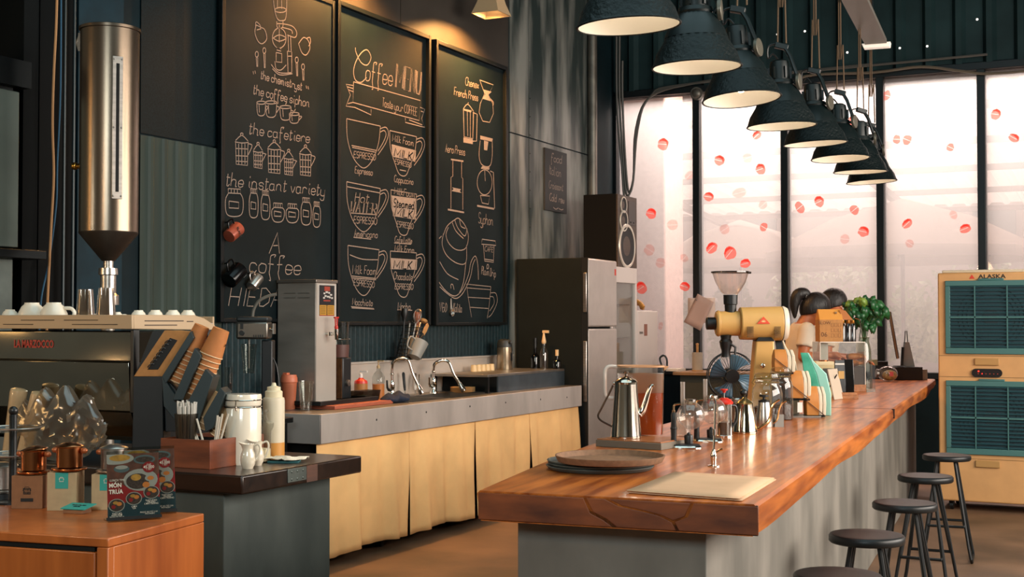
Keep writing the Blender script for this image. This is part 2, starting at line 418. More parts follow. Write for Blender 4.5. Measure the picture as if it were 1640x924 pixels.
# ---------------------------------------------------------------- outside, seen through the glass
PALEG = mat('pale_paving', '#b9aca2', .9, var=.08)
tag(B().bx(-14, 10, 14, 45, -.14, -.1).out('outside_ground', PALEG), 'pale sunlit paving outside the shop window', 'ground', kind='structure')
m = bpy.data.materials.new('translucent_sheet'); m.use_nodes = True; nt = m.node_tree; nt.nodes.remove(nt.nodes['Principled BSDF'])
t1 = nt.nodes.new('ShaderNodeBsdfDiffuse'); t1.inputs[0].default_value = (.8, .74, .71, 1)
t2 = nt.nodes.new('ShaderNodeBsdfTranslucent'); t2.inputs[0].default_value = (.86, .78, .74, 1)
mx = nt.nodes.new('ShaderNodeMixShader'); mx.inputs[0].default_value = .7
nt.links.new(t1.outputs[0], mx.inputs[1]); nt.links.new(t2.outputs[0], mx.inputs[2]); nt.links.new(mx.outputs[0], nt.nodes['Material Output'].inputs['Surface'])
TRANSL = m
aw = thing('awning_roof', 'translucent sheet awning roof on pale beams outside the window', 'awning')
corr = B(); corr.M = Matrix.Translation((0, 0, 4.75)) @ Matrix.Rotation(-.06, 4, 'X') @ Matrix.Rotation(pi / 2, 4, 'X')
corrugated(corr, -9, 7, -23, -14.2, 0, .3, .04); corr.out('roof_sheet', TRANSL, aw)
BEAM = mat('pale_beam', '#8f837c', .7)
for y in (15, 17, 19, 21, 23):
    B().bx(-9, 7, y - .05, y + .05, 4.62 - (y - 0) * .06 + .0, 4.70 - y * .06).out('purlin', BEAM, aw)
for x in (-7, -3.6, -.2, 3.2):
    B().box((x, 19, 4.55 - 19 * .06), (.1, 9, .1), (-.06, 0, 0)).out('rafter', BEAM, aw)
for x in (-8.5, 1.2, 6.5):
    B().bx(x - .06, x + .06, 22.9, 23.02, -.1, 3.2).out('post', BEAM, aw)
B().bx(-9, 7, 13.9, 13.98, 3.86, 4.0).out('gutter', mat('grey_gutter', '#6e665f', .6), aw)
# far pale shop building
fb = thing('far_building', 'pale washed out building with dark window openings across the yard', 'building')
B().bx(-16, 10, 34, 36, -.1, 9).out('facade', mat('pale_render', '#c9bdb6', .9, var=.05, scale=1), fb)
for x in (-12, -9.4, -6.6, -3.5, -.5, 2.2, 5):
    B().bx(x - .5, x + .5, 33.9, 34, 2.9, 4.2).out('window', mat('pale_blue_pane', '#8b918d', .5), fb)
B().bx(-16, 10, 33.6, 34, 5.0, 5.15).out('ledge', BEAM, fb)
PIL = mat('pink_brick', '#d6b8ae', .9, var=.12, scale=20)
tag(B().bx(-5.15, -4.62, 13.1, 13.7, -.1, 5).out('brick_pillar', PIL, bev=.02), 'pinkish pillar outside at the left edge of the window', 'pillar', kind='structure')
# parasols
CANV = mat('parasol_canvas', '#cdc2b8', .8, var=.05)
def parasol(px, py, d, r, label):
    top = dep(px, py, d); t = thing('parasol', label, 'umbrella', (top.x, top.y, -.1))
    h = top.z + .1; c = B(); n = 8
    ring = lambda rr, z: [V((rr * cos(2 * pi * i / n + .2), rr * sin(2 * pi * i / n + .2), z)) for i in range(n)]
    c.rings([[V((0, 0, h))], ring(r * .5, h - .28), ring(r, h - .78), ring(r * 1.0, h - .93)], False).out('canopy', CANV, t, solid=.006)
    B().cyl((0, 0, 0), (0, 0, h - .02), .03).out('pole', BEAM, t)
    B().bx(-.35, .35, -.35, .35, 0, .08).out('base', BEAM, t, bev=.02)
    for i in range(n):
        a = ring(r * .96, h - .8)[i]
        B().tube([(0, 0, h - .06), (a.x / 2, a.y / 2, h - .33), tuple(a)], .014, 6).out('rib', BEAM, t)
parasol(1445, 318, 19.5, 2.0, 'wide cream parasol outside behind the air cooler and middle panes')
parasol(1185, 352, 24, 1.7, 'smaller cream parasol outside beyond the coffee grinder hopper')
# hedge of pale leaves
LEAF = [mat('sunlit_leaf', '#b7c0a0', .7, var=.3, scale=2), mat('pale_leaf', '#c5cab2', .7, var=.3, scale=2)]  # outdoor glare is put into the leaf colours by paling them
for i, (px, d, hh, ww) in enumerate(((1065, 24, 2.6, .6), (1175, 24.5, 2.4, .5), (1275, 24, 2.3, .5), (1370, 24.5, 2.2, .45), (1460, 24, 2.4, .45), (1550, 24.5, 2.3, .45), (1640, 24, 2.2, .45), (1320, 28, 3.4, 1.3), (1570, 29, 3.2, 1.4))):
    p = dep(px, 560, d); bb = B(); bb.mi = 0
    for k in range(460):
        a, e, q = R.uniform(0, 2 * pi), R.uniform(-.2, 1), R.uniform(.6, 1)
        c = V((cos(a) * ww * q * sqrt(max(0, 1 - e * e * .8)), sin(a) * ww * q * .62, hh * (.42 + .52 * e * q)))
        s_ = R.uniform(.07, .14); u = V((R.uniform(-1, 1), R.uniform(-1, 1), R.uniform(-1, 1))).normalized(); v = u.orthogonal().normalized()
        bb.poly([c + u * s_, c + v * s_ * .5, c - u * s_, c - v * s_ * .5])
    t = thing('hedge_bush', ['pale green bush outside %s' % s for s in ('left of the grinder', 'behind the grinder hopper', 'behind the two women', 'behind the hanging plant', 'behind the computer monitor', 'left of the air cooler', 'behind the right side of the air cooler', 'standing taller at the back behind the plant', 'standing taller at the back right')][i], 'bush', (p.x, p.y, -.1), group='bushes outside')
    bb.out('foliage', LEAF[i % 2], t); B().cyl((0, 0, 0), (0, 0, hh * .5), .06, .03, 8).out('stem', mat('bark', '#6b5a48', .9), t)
# ---------------------------------------------------------------- bar, stools, steel counter, dark counter, orange cabinet
BZ = .92
A0 = onz(1217, 808, BZ); A1 = onz(1500, 607, BZ); L0 = onz(765, 785, BZ)
bd = (A1 - A0); bd.z = 0; BLEN = bd.length; bd.normalize(); BROT = math.atan2(-bd.x, bd.y)
bn = V((-bd.y, bd.x, 0))                                      # towards the bartender side
W0 = (L0 - A0).dot(bn); W1 = .62
BARW = mat('bar_wood', '#d67a32', .30, col2='#8a4016', scale=2.4, stretch=(10, 1.0, 10), bump=.16, coat=.25, detail=9, contrast=(.34, .66))
BARE = wood('bar_end_grain', '#8f4a22', '#4e2411', .5, 2.6, stretch=(2.2, 6, 7))
CONCB = mat('bar_concrete', '#7c7870', .75, col2='#5c5a53', scale=2.0, stretch=(1.6, 1.6, .8), bump=.05, bscale=25, detail=8)
bar = thing('bar_counter', 'long bar of thick varnished wood on a concrete base running to the window', 'bar counter', (A0.x, A0.y, 0), BROT)
# local: x = -(bn), y along; slab runs x from -W to 0
BWP = [(0, W0), (.72, W0 + .075), (1.45, W0 + .13), (4.2, W0 + .10), (5.4, .66), (7.0, .52), (99, .5)]
def barw(y):
    for (a, wa), (c, wc) in zip(BWP, BWP[1:]):
        if y <= c: return wa + (wc - wa) * (y - a) / (c - a)
SL = .085; b = B(); n = 46; rr = random.Random(3)
top, bot = [], []
for i in range(n + 1):
    t = i / n; y = t * BLEN; w_ = barw(y)
    e = .012 * sin(y * 2.1) + .006 * sin(y * 5.3 + 1); e2 = .02 * sin(y * 1.3 + 2) + .008 * sin(y * 6)
    sl = SL + .006 * sin(y * 3) * (1 if i not in (0,) else 0)
    lift = .005 * sin(y * 1.7)
    if i == 0: e = e2 = 0
    top.append(((-w_, y), (-.008 + e * .15, y))); bot.append(((-w_ + .012, y, BZ - sl), (-.02 + e * .5, y, BZ - sl + lift)))
rs = []
for (tl, tr), (bl, br) in zip(top, bot):
    rs.append([V((tl[0], tl[1], BZ - .008)), V((tl[0] + .008, tl[1], BZ)), V((tr[0] - .008, tr[1], BZ)), V((tr[0], tr[1], BZ - .008)), V((tr[0] + .002, tr[1], BZ - SL * .5)), V(br), V(bl)])
b.rings(rs)
slab = b.out('slab', BARW, bar, sharp=30)
# cracked end grain on the near end: plates proud by 2 mm with fissures between
zt, zb = BZ - .004, BZ - SL + .002
def eg(pts): return [(-W0 * (1 - u), -.0015, zb + (zt - zb) * v) for u, v in pts]
b = B()
P1 = [(.005, .02), (.5, .02), (.465, .25), (.42, .45), (.395, .98), (.005, .98)]
P2 = [(.515, .02), (.72, .02), (.705, .3), (.66, .5), (.60, .62), (.52, .75), (.47, .98), (.405, .98), (.43, .5), (.48, .28)]
P3 = [(.73, .02), (.995, .02), (.995, .98), (.78, .98), (.76, .5), (.715, .32)]
P4 = [(.485, .98), (.53, .78), (.605, .65), (.665, .53), (.71, .36), (.75, .52), (.77, .98)]
for P in (P1, P2, P3, P4): b.rings([eg(P), [(x, .004, z) for x, y, z in eg(P)]])
b.out('end_grain', BARE, bar, bev=.002)
B().bx(-W0 * .995, -.006, .0, .006, zb, zt).out('crack', mat('crack_shadow', '#120a06', .9), bar)
# seam across the slab where two boards join
ys = (onz(1425, 655, BZ) - A0).dot(bd)
B().bx(-.42, .002, ys - .004, ys + .004, BZ - SL * .6, BZ + .0008).out('board_joint', mat('joint_dark', '#2a140a', .8), bar)
# base
b = B(); b.rings([[V((-W0 + .085, .1, z)), V((-.165, .1, z)), V((-.165, BLEN - .05, z)), V((-.46, BLEN - .05, z)), V((-.46, 7.0, z)), V((-.58, 5.4, z)), V((-W0 + .06, 4.2, z))] for z in (0, BZ - SL - .006)])
b.out('concrete_base', CONCB, bar, bev=.004)
B().bx(-.44, -.18, .12, BLEN - .1, BZ - SL - .03, BZ - SL + .02).out('support', BLKM, bar)

# stools
SZ = .613
STL = mat('stool_black', '#0b1012', .42, 0, spec=.4, var=.1, scale=20)
def make_stool(label):
    t = thing('bar_stool', label, 'stool', group='bar stools along the bar')
    r = .138
    B().lathe([(0, SZ - .032), (r - .006, SZ - .032), (r, SZ - .026), (r, SZ - .008), (r - .006, SZ - .001), (r - .012, SZ), (r * .6, SZ - .003), (0, SZ - .004)], n=40).out('seat', STL, t, sharp=50)
    for sx in (-1, 1):
        pts = [(sx * .05, -.075, SZ - .03), (sx * .125, -.15, .09), (sx * .137, -.155, .03), (sx * .14, -.13, .009), (sx * .14, 0, .009), (sx * .14, .13, .009), (sx * .137, .155, .03), (sx * .125, .15, .09), (sx * .05, .075, SZ - .03)]
        B().tube(pts, .009, 8).out('leg', STL, t)
    for sy in (-1, 1):
        B().tube([(-.045, sy * .03, SZ - .03), (-.1, sy * .13, .22), (-.102, sy * .135, .21), (.1, sy * .135, .21), (.1, sy * .13, .22), (.045, sy * .03, SZ - .03)], .008, 8).out('footrest', STL, t)
    return t
SP = [(1342, 919, 'nearest black round bar stool, cut off by the bottom edge'), (1388, 855, 'second black bar stool counted from the near end of the row'), (1449, 804, 'middle black bar stool of the five along the bar'),
      (1482, 761, 'fourth black bar stool, second from the air cooler'), (1516, 728, 'farthest black bar stool, right in front of the air cooler')]
st0 = None
for px, py, lb in SP:
    p = onz(px, py, SZ)
    if st0 is None: st0 = make_stool(lb); st0.location = (p.x, p.y, 0); st0.rotation_euler = (0, 0, BROT)
    else: dup(st0, (p.x, p.y, 0), BROT + R.uniform(-.15, .15), lb)

# steel counter
CZ = .878
XF = -4.215; Y0, Y1 = onz(515, 664, CZ).y, 9.9
XB_ = XW + .03
FASC = mat('fascia_steel', '#b3aaa3', .42, .2, var=.14, scale=2.5, stretch=(1, 2, .6))
sc = thing('steel_counter', 'long steel sink counter with a folded steel edge along the chalkboard wall', 'counter', (0, 0, 0))
fz = CZ - .168
B().bx(XF - .012, XF, Y0, Y1, fz, CZ).bx(XB_, XF, Y0, Y0 + .012, fz, CZ).bx(XF - .03, XF, Y0, Y1, fz, fz + .006).out('fascia', FASC, sc, bev=.003)
b = B()
for y in (6.75, 7.35, 7.95, 8.5, 9.1, 9.6): b.ball((XF, y, fz + .09 + .02 * sin(y)), (.003, .007, .007), 8, 6)
b.out('rivet', BLKM, sc)
SY0, SY1, SX0, SX1 = 7.35, 8.55, -4.70, -4.32
b = B().bx(XB_, XF - .012, Y0 + .012, SY0, CZ - .03, CZ).bx(XB_, XF - .012, SY1, Y1, CZ - .03, CZ).bx(XB_, SX0, SY0, SY1, CZ - .03, CZ).bx(SX1, XF - .012, SY0, SY1, CZ - .03, CZ)
b.out('worktop', STEELD, sc, bev=.002)
b = B().bx(SX0 - .01, SX1 + .01, SY0 - .01, SY1 + .01, CZ - .24, CZ - .22).bx(SX0 - .012, SX0, SY0, SY1, CZ - .22, CZ - .03).bx(SX1, SX1 + .012, SY0, SY1, CZ - .22, CZ - .03).bx(SX0, SX1, SY0 - .012, SY0, CZ - .22, CZ - .03).bx(SX0, SX1, SY1, SY1 + .012, CZ - .22, CZ - .03)
b.bx(SX0, SX1, 7.93, 7.95, CZ - .22, CZ - .005)
b.out('sink_basin', STEELD, sc)
zbs = up(578, V((XB_, 7.2, CZ)))
B().bx(XW + .012, XB_, 6.9, Y1, CZ - .03, CZ + .235).bx(XW + .012, XB_ + .01, 6.9, Y1, CZ + .235, CZ + .25).out('backsplash', mat('backsplash_steel', '#c2b8ad', .36, .25, var=.12, scale=2, stretch=(1, 1, 4)), sc, bev=.002)
DARKIN = mat('dark_underside', '#0b0d0d', .8)
B().bx(XB_, XF - .1, Y0 + .05, Y0 + .09, .0, fz + .1).bx(XB_, XF - .1, Y1 - .09, Y1 - .05, 0, fz + .1).bx(XB_ + .02, XB_ + .05, Y0 + .09, Y1 - .09, 0, fz + .1).bx(XB_ + .05, XF - .12, 7.0, 7.03, 0, fz - .1).bx(XB_ + .05, XF - .12, 8.9, 8.93, 0, fz - .1).out('support_frame', DARKIN, sc)
# canvas curtain in panels
CURT = mat('canvas', '#eebf80', .85, var=.1, scale=3, bump=.12, bscale=140)
cu = thing('counter_curtain', 'tan canvas curtain with slits hanging under the steel counter', 'curtain')
xc = XF - .035
edges = [(530, 652, 899, 868), (657, 758, 862, 838), (763, 845, 834, 800), (850, 925, 800, 790)]
for k, (xa, xb, ya, yb) in enumerate(edges):
    ya_, yb_ = onx(xa, 800, xc).y, onx(xb, 800, xc).y
    if k == 0: ya_ = Y0 + .015
    if k == 3: yb_ = Y1 - .01
    nxt = onx(edges[k + 1][0], 800, xc).y if k < 3 else yb_
    prv = onx(edges[k - 1][1], 800, xc).y if k else ya_
    ph = R.uniform(0, 6)
    def fn(u, v, ya_=ya_, yb_=yb_, prv=prv, nxt=nxt, ph=ph, k=k):
        top = min(1, v / (.62 + .2 * (k % 2)))              # the slit closes towards the top
        lo, hi = ya_ + ((prv - ya_) / 2) * top, yb_ + ((nxt - yb_) / 2) * top
        y = lo + (hi - lo) * u; z = .055 + .012 * sin(u * 5 + ph) + (fz + .03 - .055) * v
        a = (1 - v) ** .6
        x = xc + a * (.018 * sin(y * 13 + ph) + .012 * sin(y * 29 + k) + .006 * sin(y * 47 + 3 * v)) + .012 * a
        return (x, y, z)
    B().grid(fn, 60, 16).out('curtain_panel', CURT, cu, sharp=180, solid=.003)
b = B()
b.cyl((xc - .012, Y0 + .02, fz + .03), (xc - .012, Y1 - .02, fz + .03), .006, n=8).out('curtain_rod', BLKM, cu)

# dark corner counter with concrete base
DZ = .9
D1, D0 = onz(583, 730, DZ), onz(384, 762, DZ)
dx = (D1.x + D0.x) / 2
DW = wood('dark_counter_wood', '#2b1c14', '#170f0b', .28, 2.5, stretch=(1.2, 9, 9), coat=.3)
CONCD = mat('dark_concrete', '#4a514d', .7, col2='#2e3735', scale=2, stretch=(2, 2, .8), bump=.05, bscale=25, detail=8)
dc = thing('corner_counter', 'dark wooden slab counter on a concrete base below the espresso machine', 'counter')
B().bx(XW + .03, dx, D0.y, D1.y, DZ - .062, DZ).out('slab', DW, dc, bev=.006)
B().bx(XW + .03, dx - .1, D0.y + .035, D1.y - .06, 0, DZ - .064).out('concrete_base', CONCD, dc, bev=.004)
ya, yb = onx(460, 760, dx).y, onx(490, 760, dx).y
b = B().bx(dx, dx + .003, ya, yb, DZ - .05, DZ - .003)
for i in range(3):
    for j in range(2): b.ball((dx + .003, ya + (yb - ya) * (.2 + .3 * i), DZ - .04 + .026 * j), (.002, .005, .005), 8, 5)
b.out('steel_plate', mat('galvanised_plate', '#59605c', .45, .8, var=.2), dc, bev=.001)
yb2 = onx(508, 760, dx).y
B().bx(dx - .001, dx + .0015, yb + .003, yb2, DZ - .06, DZ - .002).out('bare_wood_patch', wood('bare_patch', '#5a3320', '#3b2114', .6), dc)
# small dark side table behind the corner counter (mixer stands on it)
tb = thing('side_table', 'low black side table under the drink mixer, between the two counters', 'table')
B().bx(XW + .02, -4.3, 5.35, 6.02, .84, .87).out('tabletop', BLKM, tb, bev=.004)
for x in (XW + .05, -4.34):
    for y in (5.4, 5.97): B().bx(x - .02, x + .02, y - .02, y + .02, 0, .84).out('leg', BLKM, tb)

# orange cabinet
OZ = .9
O0, O1 = onz(173, 862, OZ), onz(327, 822, OZ)
OW = wood('orange_veneer', '#b4622a', '#8d4519', .35, 2.2, stretch=(7, 7, .8), coat=.15)
oc = thing('orange_cabinet', 'orange wood veneer cabinet in the near left corner', 'cabinet')
ang = math.atan2(O1.x - O0.x, O1.y - O0.y)
oc.location = (O0.x, O0.y, 0); oc.rotation_euler = (0, 0, -ang)
dpt = (O1 - O0).length
B().bx(-1.9, 0, 0, dpt, OZ - .022, OZ).out('top', OW, oc, bev=.003)
B().bx(-1.9, 0, .022, dpt, 0, OZ - .0225).bx(-.03, 0, .0, .024, 0, OZ - .0225).out('carcass', OW, oc, bev=.002)
B().bx(-1.86, -.036, .002, .02, .12, OZ - .035).out('drawer_front', OW, oc, bev=.003)
B().bx(-1.86, -.04, .006, .022, OZ - .034, OZ - .024).out('finger_gap', BLACK, oc)
# ---------------------------------------------------------------- chalkboards with chalk writing
GL = {'a': '4434140301103041/444150', 'b': '0801/02143443413010 01', 'c': '4334140301103041', 'd': '4334140301103041/484150', 'e': '02424334140301103041', 'f': '3748281712102z1z/0434',
      'g': '4334140301103041/444y3z1z0y', 'h': '0800/0214344340 50', 'i': '1411 20/1617', 'j': '24201z0y/2627', 'k': '0800/340240', 'l': '08011020', 'm': '0400/0214242320/2334445350 60', 'n': '0400/0214344341 50',
      'o': '1403011030414334 14', 'p': '040z/0214344341301001', 'q': '4334140301103041/444z', 'r': '0400/02143443', 's': '4334140312324130 1001', 't': '17111020 31/0535', 'u': '040110304144/444150',
      'v': '042044', 'w': '0401102124/2130 405154', 'x': '0440/0044', 'y': '040110304144/444y3z1z0y', 'z': '04440040',
      'A': '002840/1333', 'C': '5748280602204051', 'D': '00082846422000', 'E': '48080040/0434', 'F': '480800/0434', 'H': '0800/4840/0444', 'I': '1810', 'K': '0800/4803/1440', 'L': '080040', 'M': '0008326860', 'N': '00084048',
      'O': '280602203052563828', 'P': '000838474534 04', 'R': '00083847453404/1440', 'S': '4738180705143443413010 01', 'T': '2820/0848', 'U': '080210304248', 'V': '082048', 'W': '0810253048', '6': '370804021030424424 03', '0': '180601103236 18', "'": '0807'}
YC = {'x': -1, 'y': -2, 'z': -3}
def glyph(ch):
    o = []
    for st in GL.get(ch, '').replace(' ', '').split('/'):
        o.append([(int(st[i]), YC.get(st[i + 1]) if st[i + 1] in YC else int(st[i + 1])) for i in range(0, len(st) - 1, 2)])
    return o
BOARD = mat('chalkboard', '#0d181b', .65, spec=.12, col2='#172327', scale=2.2, detail=8, bump=.04, bscale=220, contrast=(.35, .75))
CHALK = mat('chalk', '#94857a', .95, var=.35, scale=260)
CHALKD = mat('chalkboard_letters', '#090e10', .8, spec=.1)
class Chalk:
    """strokes given by photo position, laid on the board plane x"""
    def __init__(s, x): s.x = x; s.b = B(); s.d = B()
    def p(s, q, o=0): r = onx(q[0], q[1], s.x); return V((s.x + .0012 + o, r.y, r.z))
    def line(s, pts, w=1.5, sm=True, dark=False, close=False):
        q = [s.p(t, .0008 if dark else 0) for t in pts]
        if close: q.append(q[0])
        if sm and len(q) > 2: q = smoothline(q, 4)
        (s.d if dark else s.b).ribbon(q, w * mpp(q[0]))
    def fill(s, pts): s.b.poly([s.p(t) for t in pts])
    def text(s, t, x0, y0, x1, y1, h, w=1.5, dark=False, dbl=0, slant=.16):
        adv = [(3 if c == ' ' else max([q[0] for g in glyph(c) for q in g] + [1]) + 1.3) for c in t]
        P0, P1 = s.p((x0, y0), .0008 if dark else 0), s.p((x1, y1), .0008 if dark else 0)
        U = (P1 - P0) / sum(adv); k = h * mpp(P0) / 8; gx = 0
        for c, a in zip(t, adv):
            for g in glyph(c):
                jig = [P0 + U * (gx + x + slant * y + R.uniform(-.12, .12)) + V((0, 0, k * (y + R.uniform(-.15, .15)))) for x, y in g]
                if c.islower() and len(jig) > 2: jig = smoothline(jig, 3)
                (s.d if dark else s.b).ribbon(jig, w * (1.45 if dark else 1) * mpp(P0))
                if dbl: (s.d if dark else s.b).ribbon([q + U * dbl for q in jig], w * mpp(P0))
            gx += a
    def done(s, parent):
        s.b.out('chalk_writing', CHALK, parent)
        if len(s.d.bm.verts): s.d.out('dark_lettering', CHALKD, parent)
def ov(cx, cy, rx, ry, a0=0, a1=360, n=14): return [(cx + rx * cos(radians(a0 + (a1 - a0) * i / n)), cy - ry * sin(radians(a0 + (a1 - a0) * i / n))) for i in range(n + 1)]
FR = mat('board_frame_black', '#080e10', .5, var=.2, scale=20, spec=.25)
def board(name, label, px0, px1, ptop, pbot, frame=True, depth=.05):
    x = XW + .03
    ya, yb = onx(px0, 400, x + depth).y, onx(px1 - 1.5, 400, x + depth).y
    zt = onx(px0, ptop, x + depth).z; zb_ = onx(px0, pbot, x + depth).z
    t = thing(name, label, 'chalkboard', (0, 0, 0))
    B().bx(x, x + .02, ya + .005, yb - .005, zb_, zt).out('panel', BOARD, t)
    if frame:
        f = .032
        b = B().bx(x, x + depth, ya, ya + f, zb_, zt).bx(x, x + depth, yb - f, yb, zb_, zt).bx(x, x + depth, ya + f, yb - f, zb_, zb_ + f * .7).bx(x, x + depth, ya + f, yb - f, zt - f, zt)
        b.out('frame', FR, t, bev=.003)
    return t, x + .0205
# ---- board 1: kinds of coffee makers
t1, xb = board('chalkboard', 'tall chalkboard left of the menu board, with drawn coffee makers and mugs hanging on it', 354, 538, -70, 516, depth=.03)
c = Chalk(xb)
L = c.line
L([(436, -20), (439, 12), (444, 30), (452, 33), (458, 26), (459, -20)]); L([(444, -20), (444, 14)]); L([(450, -20), (451, 14)]); L(ov(449, 16, 9, 4))
L([(443, 34), (444, 44), (452, 44), (453, 34)]); L([(443, 38), (453, 38)]); L(ov(447, 61, 11, 16)); L([(437, 61), (447, 56), (458, 61), (447, 66), (437, 61)]); L([(447, 40), (447, 68)])
L([(452, 38), (468, 42), (475, 52), (472, 60), (460, 56)]); L([(452, 44), (466, 48), (468, 54)]); L([(461, 56), (462, 82)]); L([(465, 57), (466, 82)]); L([(460, 82), (467, 83), (467, 116), (461, 116), (460, 82)], sm=False); L([(461, 90), (467, 90)])
L([(442, 84), (451, 86), (451, 100), (442, 99), (442, 84)], sm=False); L([(442, 76), (450, 78)]); L([(443, 80), (450, 82)]); L([(440, 98), (442, 110), (450, 112), (458, 104)]); L([(434, 103), (446, 116), (466, 117)]); L([(436, 110), (448, 120), (468, 118)])
L([(410, 40), (408, 52), (413, 66), (420, 70), (427, 62), (424, 48), (418, 44), (410, 40)]); L([(409, 42), (410, 35), (416, 40), (417, 46)]); L([(411, 48), (418, 46)])
L([(478, 70), (486, 60), (494, 66), (496, 78), (490, 88), (483, 84), (478, 70)]); L([(490, 62), (496, 60), (497, 68), (494, 74)])
for x, y, hh in ((411, 83, 24), (423, 77, 32), (475, 92, 30), (485, 103, 26)): L(ov(x, y + 4, 2.4, 4.5), close=True); L([(x - 1, y + 9), (x, y + hh)]); L([(x + 1.4, y + 9), (x + 1.4, y + hh)])
L([(405, 114), (406, 119)]); L([(408, 113), (409, 118)]); L([(490, 137), (491, 142)]); L([(493, 138), (494, 143)])
c.text('the chemistryst', 417, 126, 484, 145, 14)
c.text('the coffee siphon', 405, 150, 496, 172, 16)
for x, y, w_, hh in ((418, 175, 7, 21), (434, 176, 9, 24), (457, 182, 9, 21), (471, 190, 8, 15)):
    L([(x - w_, y - hh / 2), (x - w_ * .8, y + hh / 3), (x, y + hh / 2), (x + w_ * .8, y + hh / 3), (x + w_, y - hh / 2)]); L(ov(x, y - hh / 2, w_, 2.5)); L([(x + w_, y - hh / 4), (x + w_ + 4, y - 3), (x + w_ * .8, y + hh / 4)]); L([(x - w_ * .5, y - hh / 3), (x - w_ * .4, y + hh / 4)])
    L([(x, y - hh / 2 - 4), (x + 2, y - hh / 2 - 8)])
c.text('the cafetiere', 398, 214, 497, 229, 19)
for x, y, w_, hh in ((387, 240, 10, 46), (413, 250, 7, 36), (439, 252, 10, 48), (462, 261, 7, 36), (489, 258, 9, 44)):
    y0_, y1_ = y - hh / 2, y + hh / 2
    L([(x - w_, y0_ + 9), (x - w_ * .9, y1_), (x + w_ * .9, y1_ + 2), (x + w_, y0_ + 11)], sm=False); L([(x - w_ - 1, y0_ + 10), (x, y0_ + 12), (x + w_ + 1, y0_ + 11)]); L([(x - w_, y0_ + 8), (x, y0_), (x + w_, y0_ + 9)]); L(ov(x, y0_ - 2, 2, 2))
    for f in (-.5, 0, .5): L([(x + w_ * f, y0_ + 13), (x + w_ * f, y1_)])
    for f in (.45, .7): L([(x - w_, y0_ + hh * f), (x + w_, y0_ + hh * f + 1)])
    L([(x + w_, y0_ + 13), (x + w_ + 6, y0_ + 15), (x + w_ + 5, y - 2), (x + w_, y + 8)]); L([(x - w_ * .9, y1_ - 5), (x + w_ * .9, y1_ - 4)])
c.text('the instant variety', 361, 297, 521, 314, 22)
for x, y, w_, hh in ((375, 324, 14, 44), (406, 325, 7, 46), (425, 328, 7, 46), (445, 340, 10, 30), (468, 341, 10, 30), (490, 338, 8, 43), (507, 343, 6, 40)):
    y0_, y1_ = y - hh / 2, y + hh / 2
    L([(x - w_ * .7, y0_), (x + w_ * .7, y0_ + 1), (x + w_ * .7, y0_ + 8), (x - w_ * .7, y0_ + 7), (x - w_ * .7, y0_)], sm=False)
    for f in (-.35, 0, .35): L([(x + w_ * f, y0_), (x + w_ * f, y0_ + 7)])
    L([(x - w_ * .7, y0_ + 8), (x - w_, y0_ + hh * .4), (x - w_ * .95, y1_ - 7), (x - w_ * .5, y1_), (x + w_ * .5, y1_), (x + w_ * .95, y1_ - 7), (x + w_, y0_ + hh * .4), (x + w_ * .7, y0_ + 8)])
    L([(x - w_ * .6, y - 2), (x + w_ * .5, y), (x + w_ * .5, y + hh * .22), (x - w_ * .6, y + hh * .2), (x - w_ * .6, y - 2)], sm=False)
c.text('A', 431, 406, 452, 406, 34); c.text('coffee', 399, 436, 484, 440, 30, slant=.1)
c.text('HIEDA', 366, 490, 452, 491, 30); c.done(t1)
# ---- board 2: coffee menu
t2, xb = board('chalkboard', 'framed chalkboard with the big coffee menu heading and six drawn cups', 541, 692, -2, 521)
c = Chalk(xb); L = c.line
L([(569, 76), (570, 84), (578, 100), (588, 104), (594, 92), (588, 80), (579, 84), (570, 98), (566, 114), (569, 128), (578, 132), (587, 124)], 1.6)
c.text('offee', 585, 128, 630, 138, 32, 1.6)
c.text('MENU', 633, 139, 674, 152, 38, 1.4, dbl=.8)
L([(566, 131), (673, 161), (671, 193), (565, 164)], sm=False, close=True)
L([(566, 137), (554, 135), (561, 152), (554, 170), (568, 172), (594, 184), (594, 175)], sm=False); L([(556, 139), (566, 142)]); L([(558, 144), (566, 147)]); L([(557, 166), (565, 164)])
L([(673, 172), (680, 175), (675, 190), (680, 204), (649, 196), (649, 189)], sm=False); L([(674, 178), (679, 180)]); L([(655, 192), (676, 200)])
c.text('Taste your COFFEE', 612, 170, 668, 186, 14, 1.1)
def cup(x0, y0, x1, y1, yb, cup_w=.72):
    xm = (x0 + x1) / 2; s_ = (y1 - y0)
    L([(x0, y0), (x1, y1)]); L([(x0, y0), (x0 + 1, y0 + (yb - y0) * .4), (x0 + 9, y0 + (yb - y0) * .78), (xm - 6, yb), (xm + 4, yb + 2), (x1 - 11, y1 + (yb - y1) * .8), (x1 - 3, y1 + (yb - y1) * .42), (x1, y1)])
    L([(x1, y1 + 4), (x1 + 9, y1 + 2), (x1 + 13, y1 + 12), (x1 + 8, y1 + 28), (x1 - 4, y1 + 46)]); L([(x1 - 1, y1 + 10), (x1 + 6, y1 + 7), (x1 + 9, y1 + 14), (x1 + 4, y1 + 27), (x1 - 4, y1 + 40)])
cup(555, 190, 609, 202, 266); L([(563, 233), (603, 241)]); L([(564, 236), (602, 244)]); c.text('ESPRESSO', 566, 252, 602, 257, 10, 1.2); c.text('Espresso', 568, 277, 597, 281, 11, 1.1)
cup(624, 209, 667, 219, 279); c.text('Milk Foam', 628, 226, 663, 234, 11, 1.1); c.fill([(627, 231), (666, 241), (665, 259), (628, 251)]); c.text('MILK', 631, 250, 661, 257, 13, 1.5, dark=True); c.text('ESPRESSO', 632, 262, 659, 269, 8, 1.1); c.text('Cappuccino', 631, 291, 662, 296, 11, 1.1)
L([(640, 272), (650, 274)])
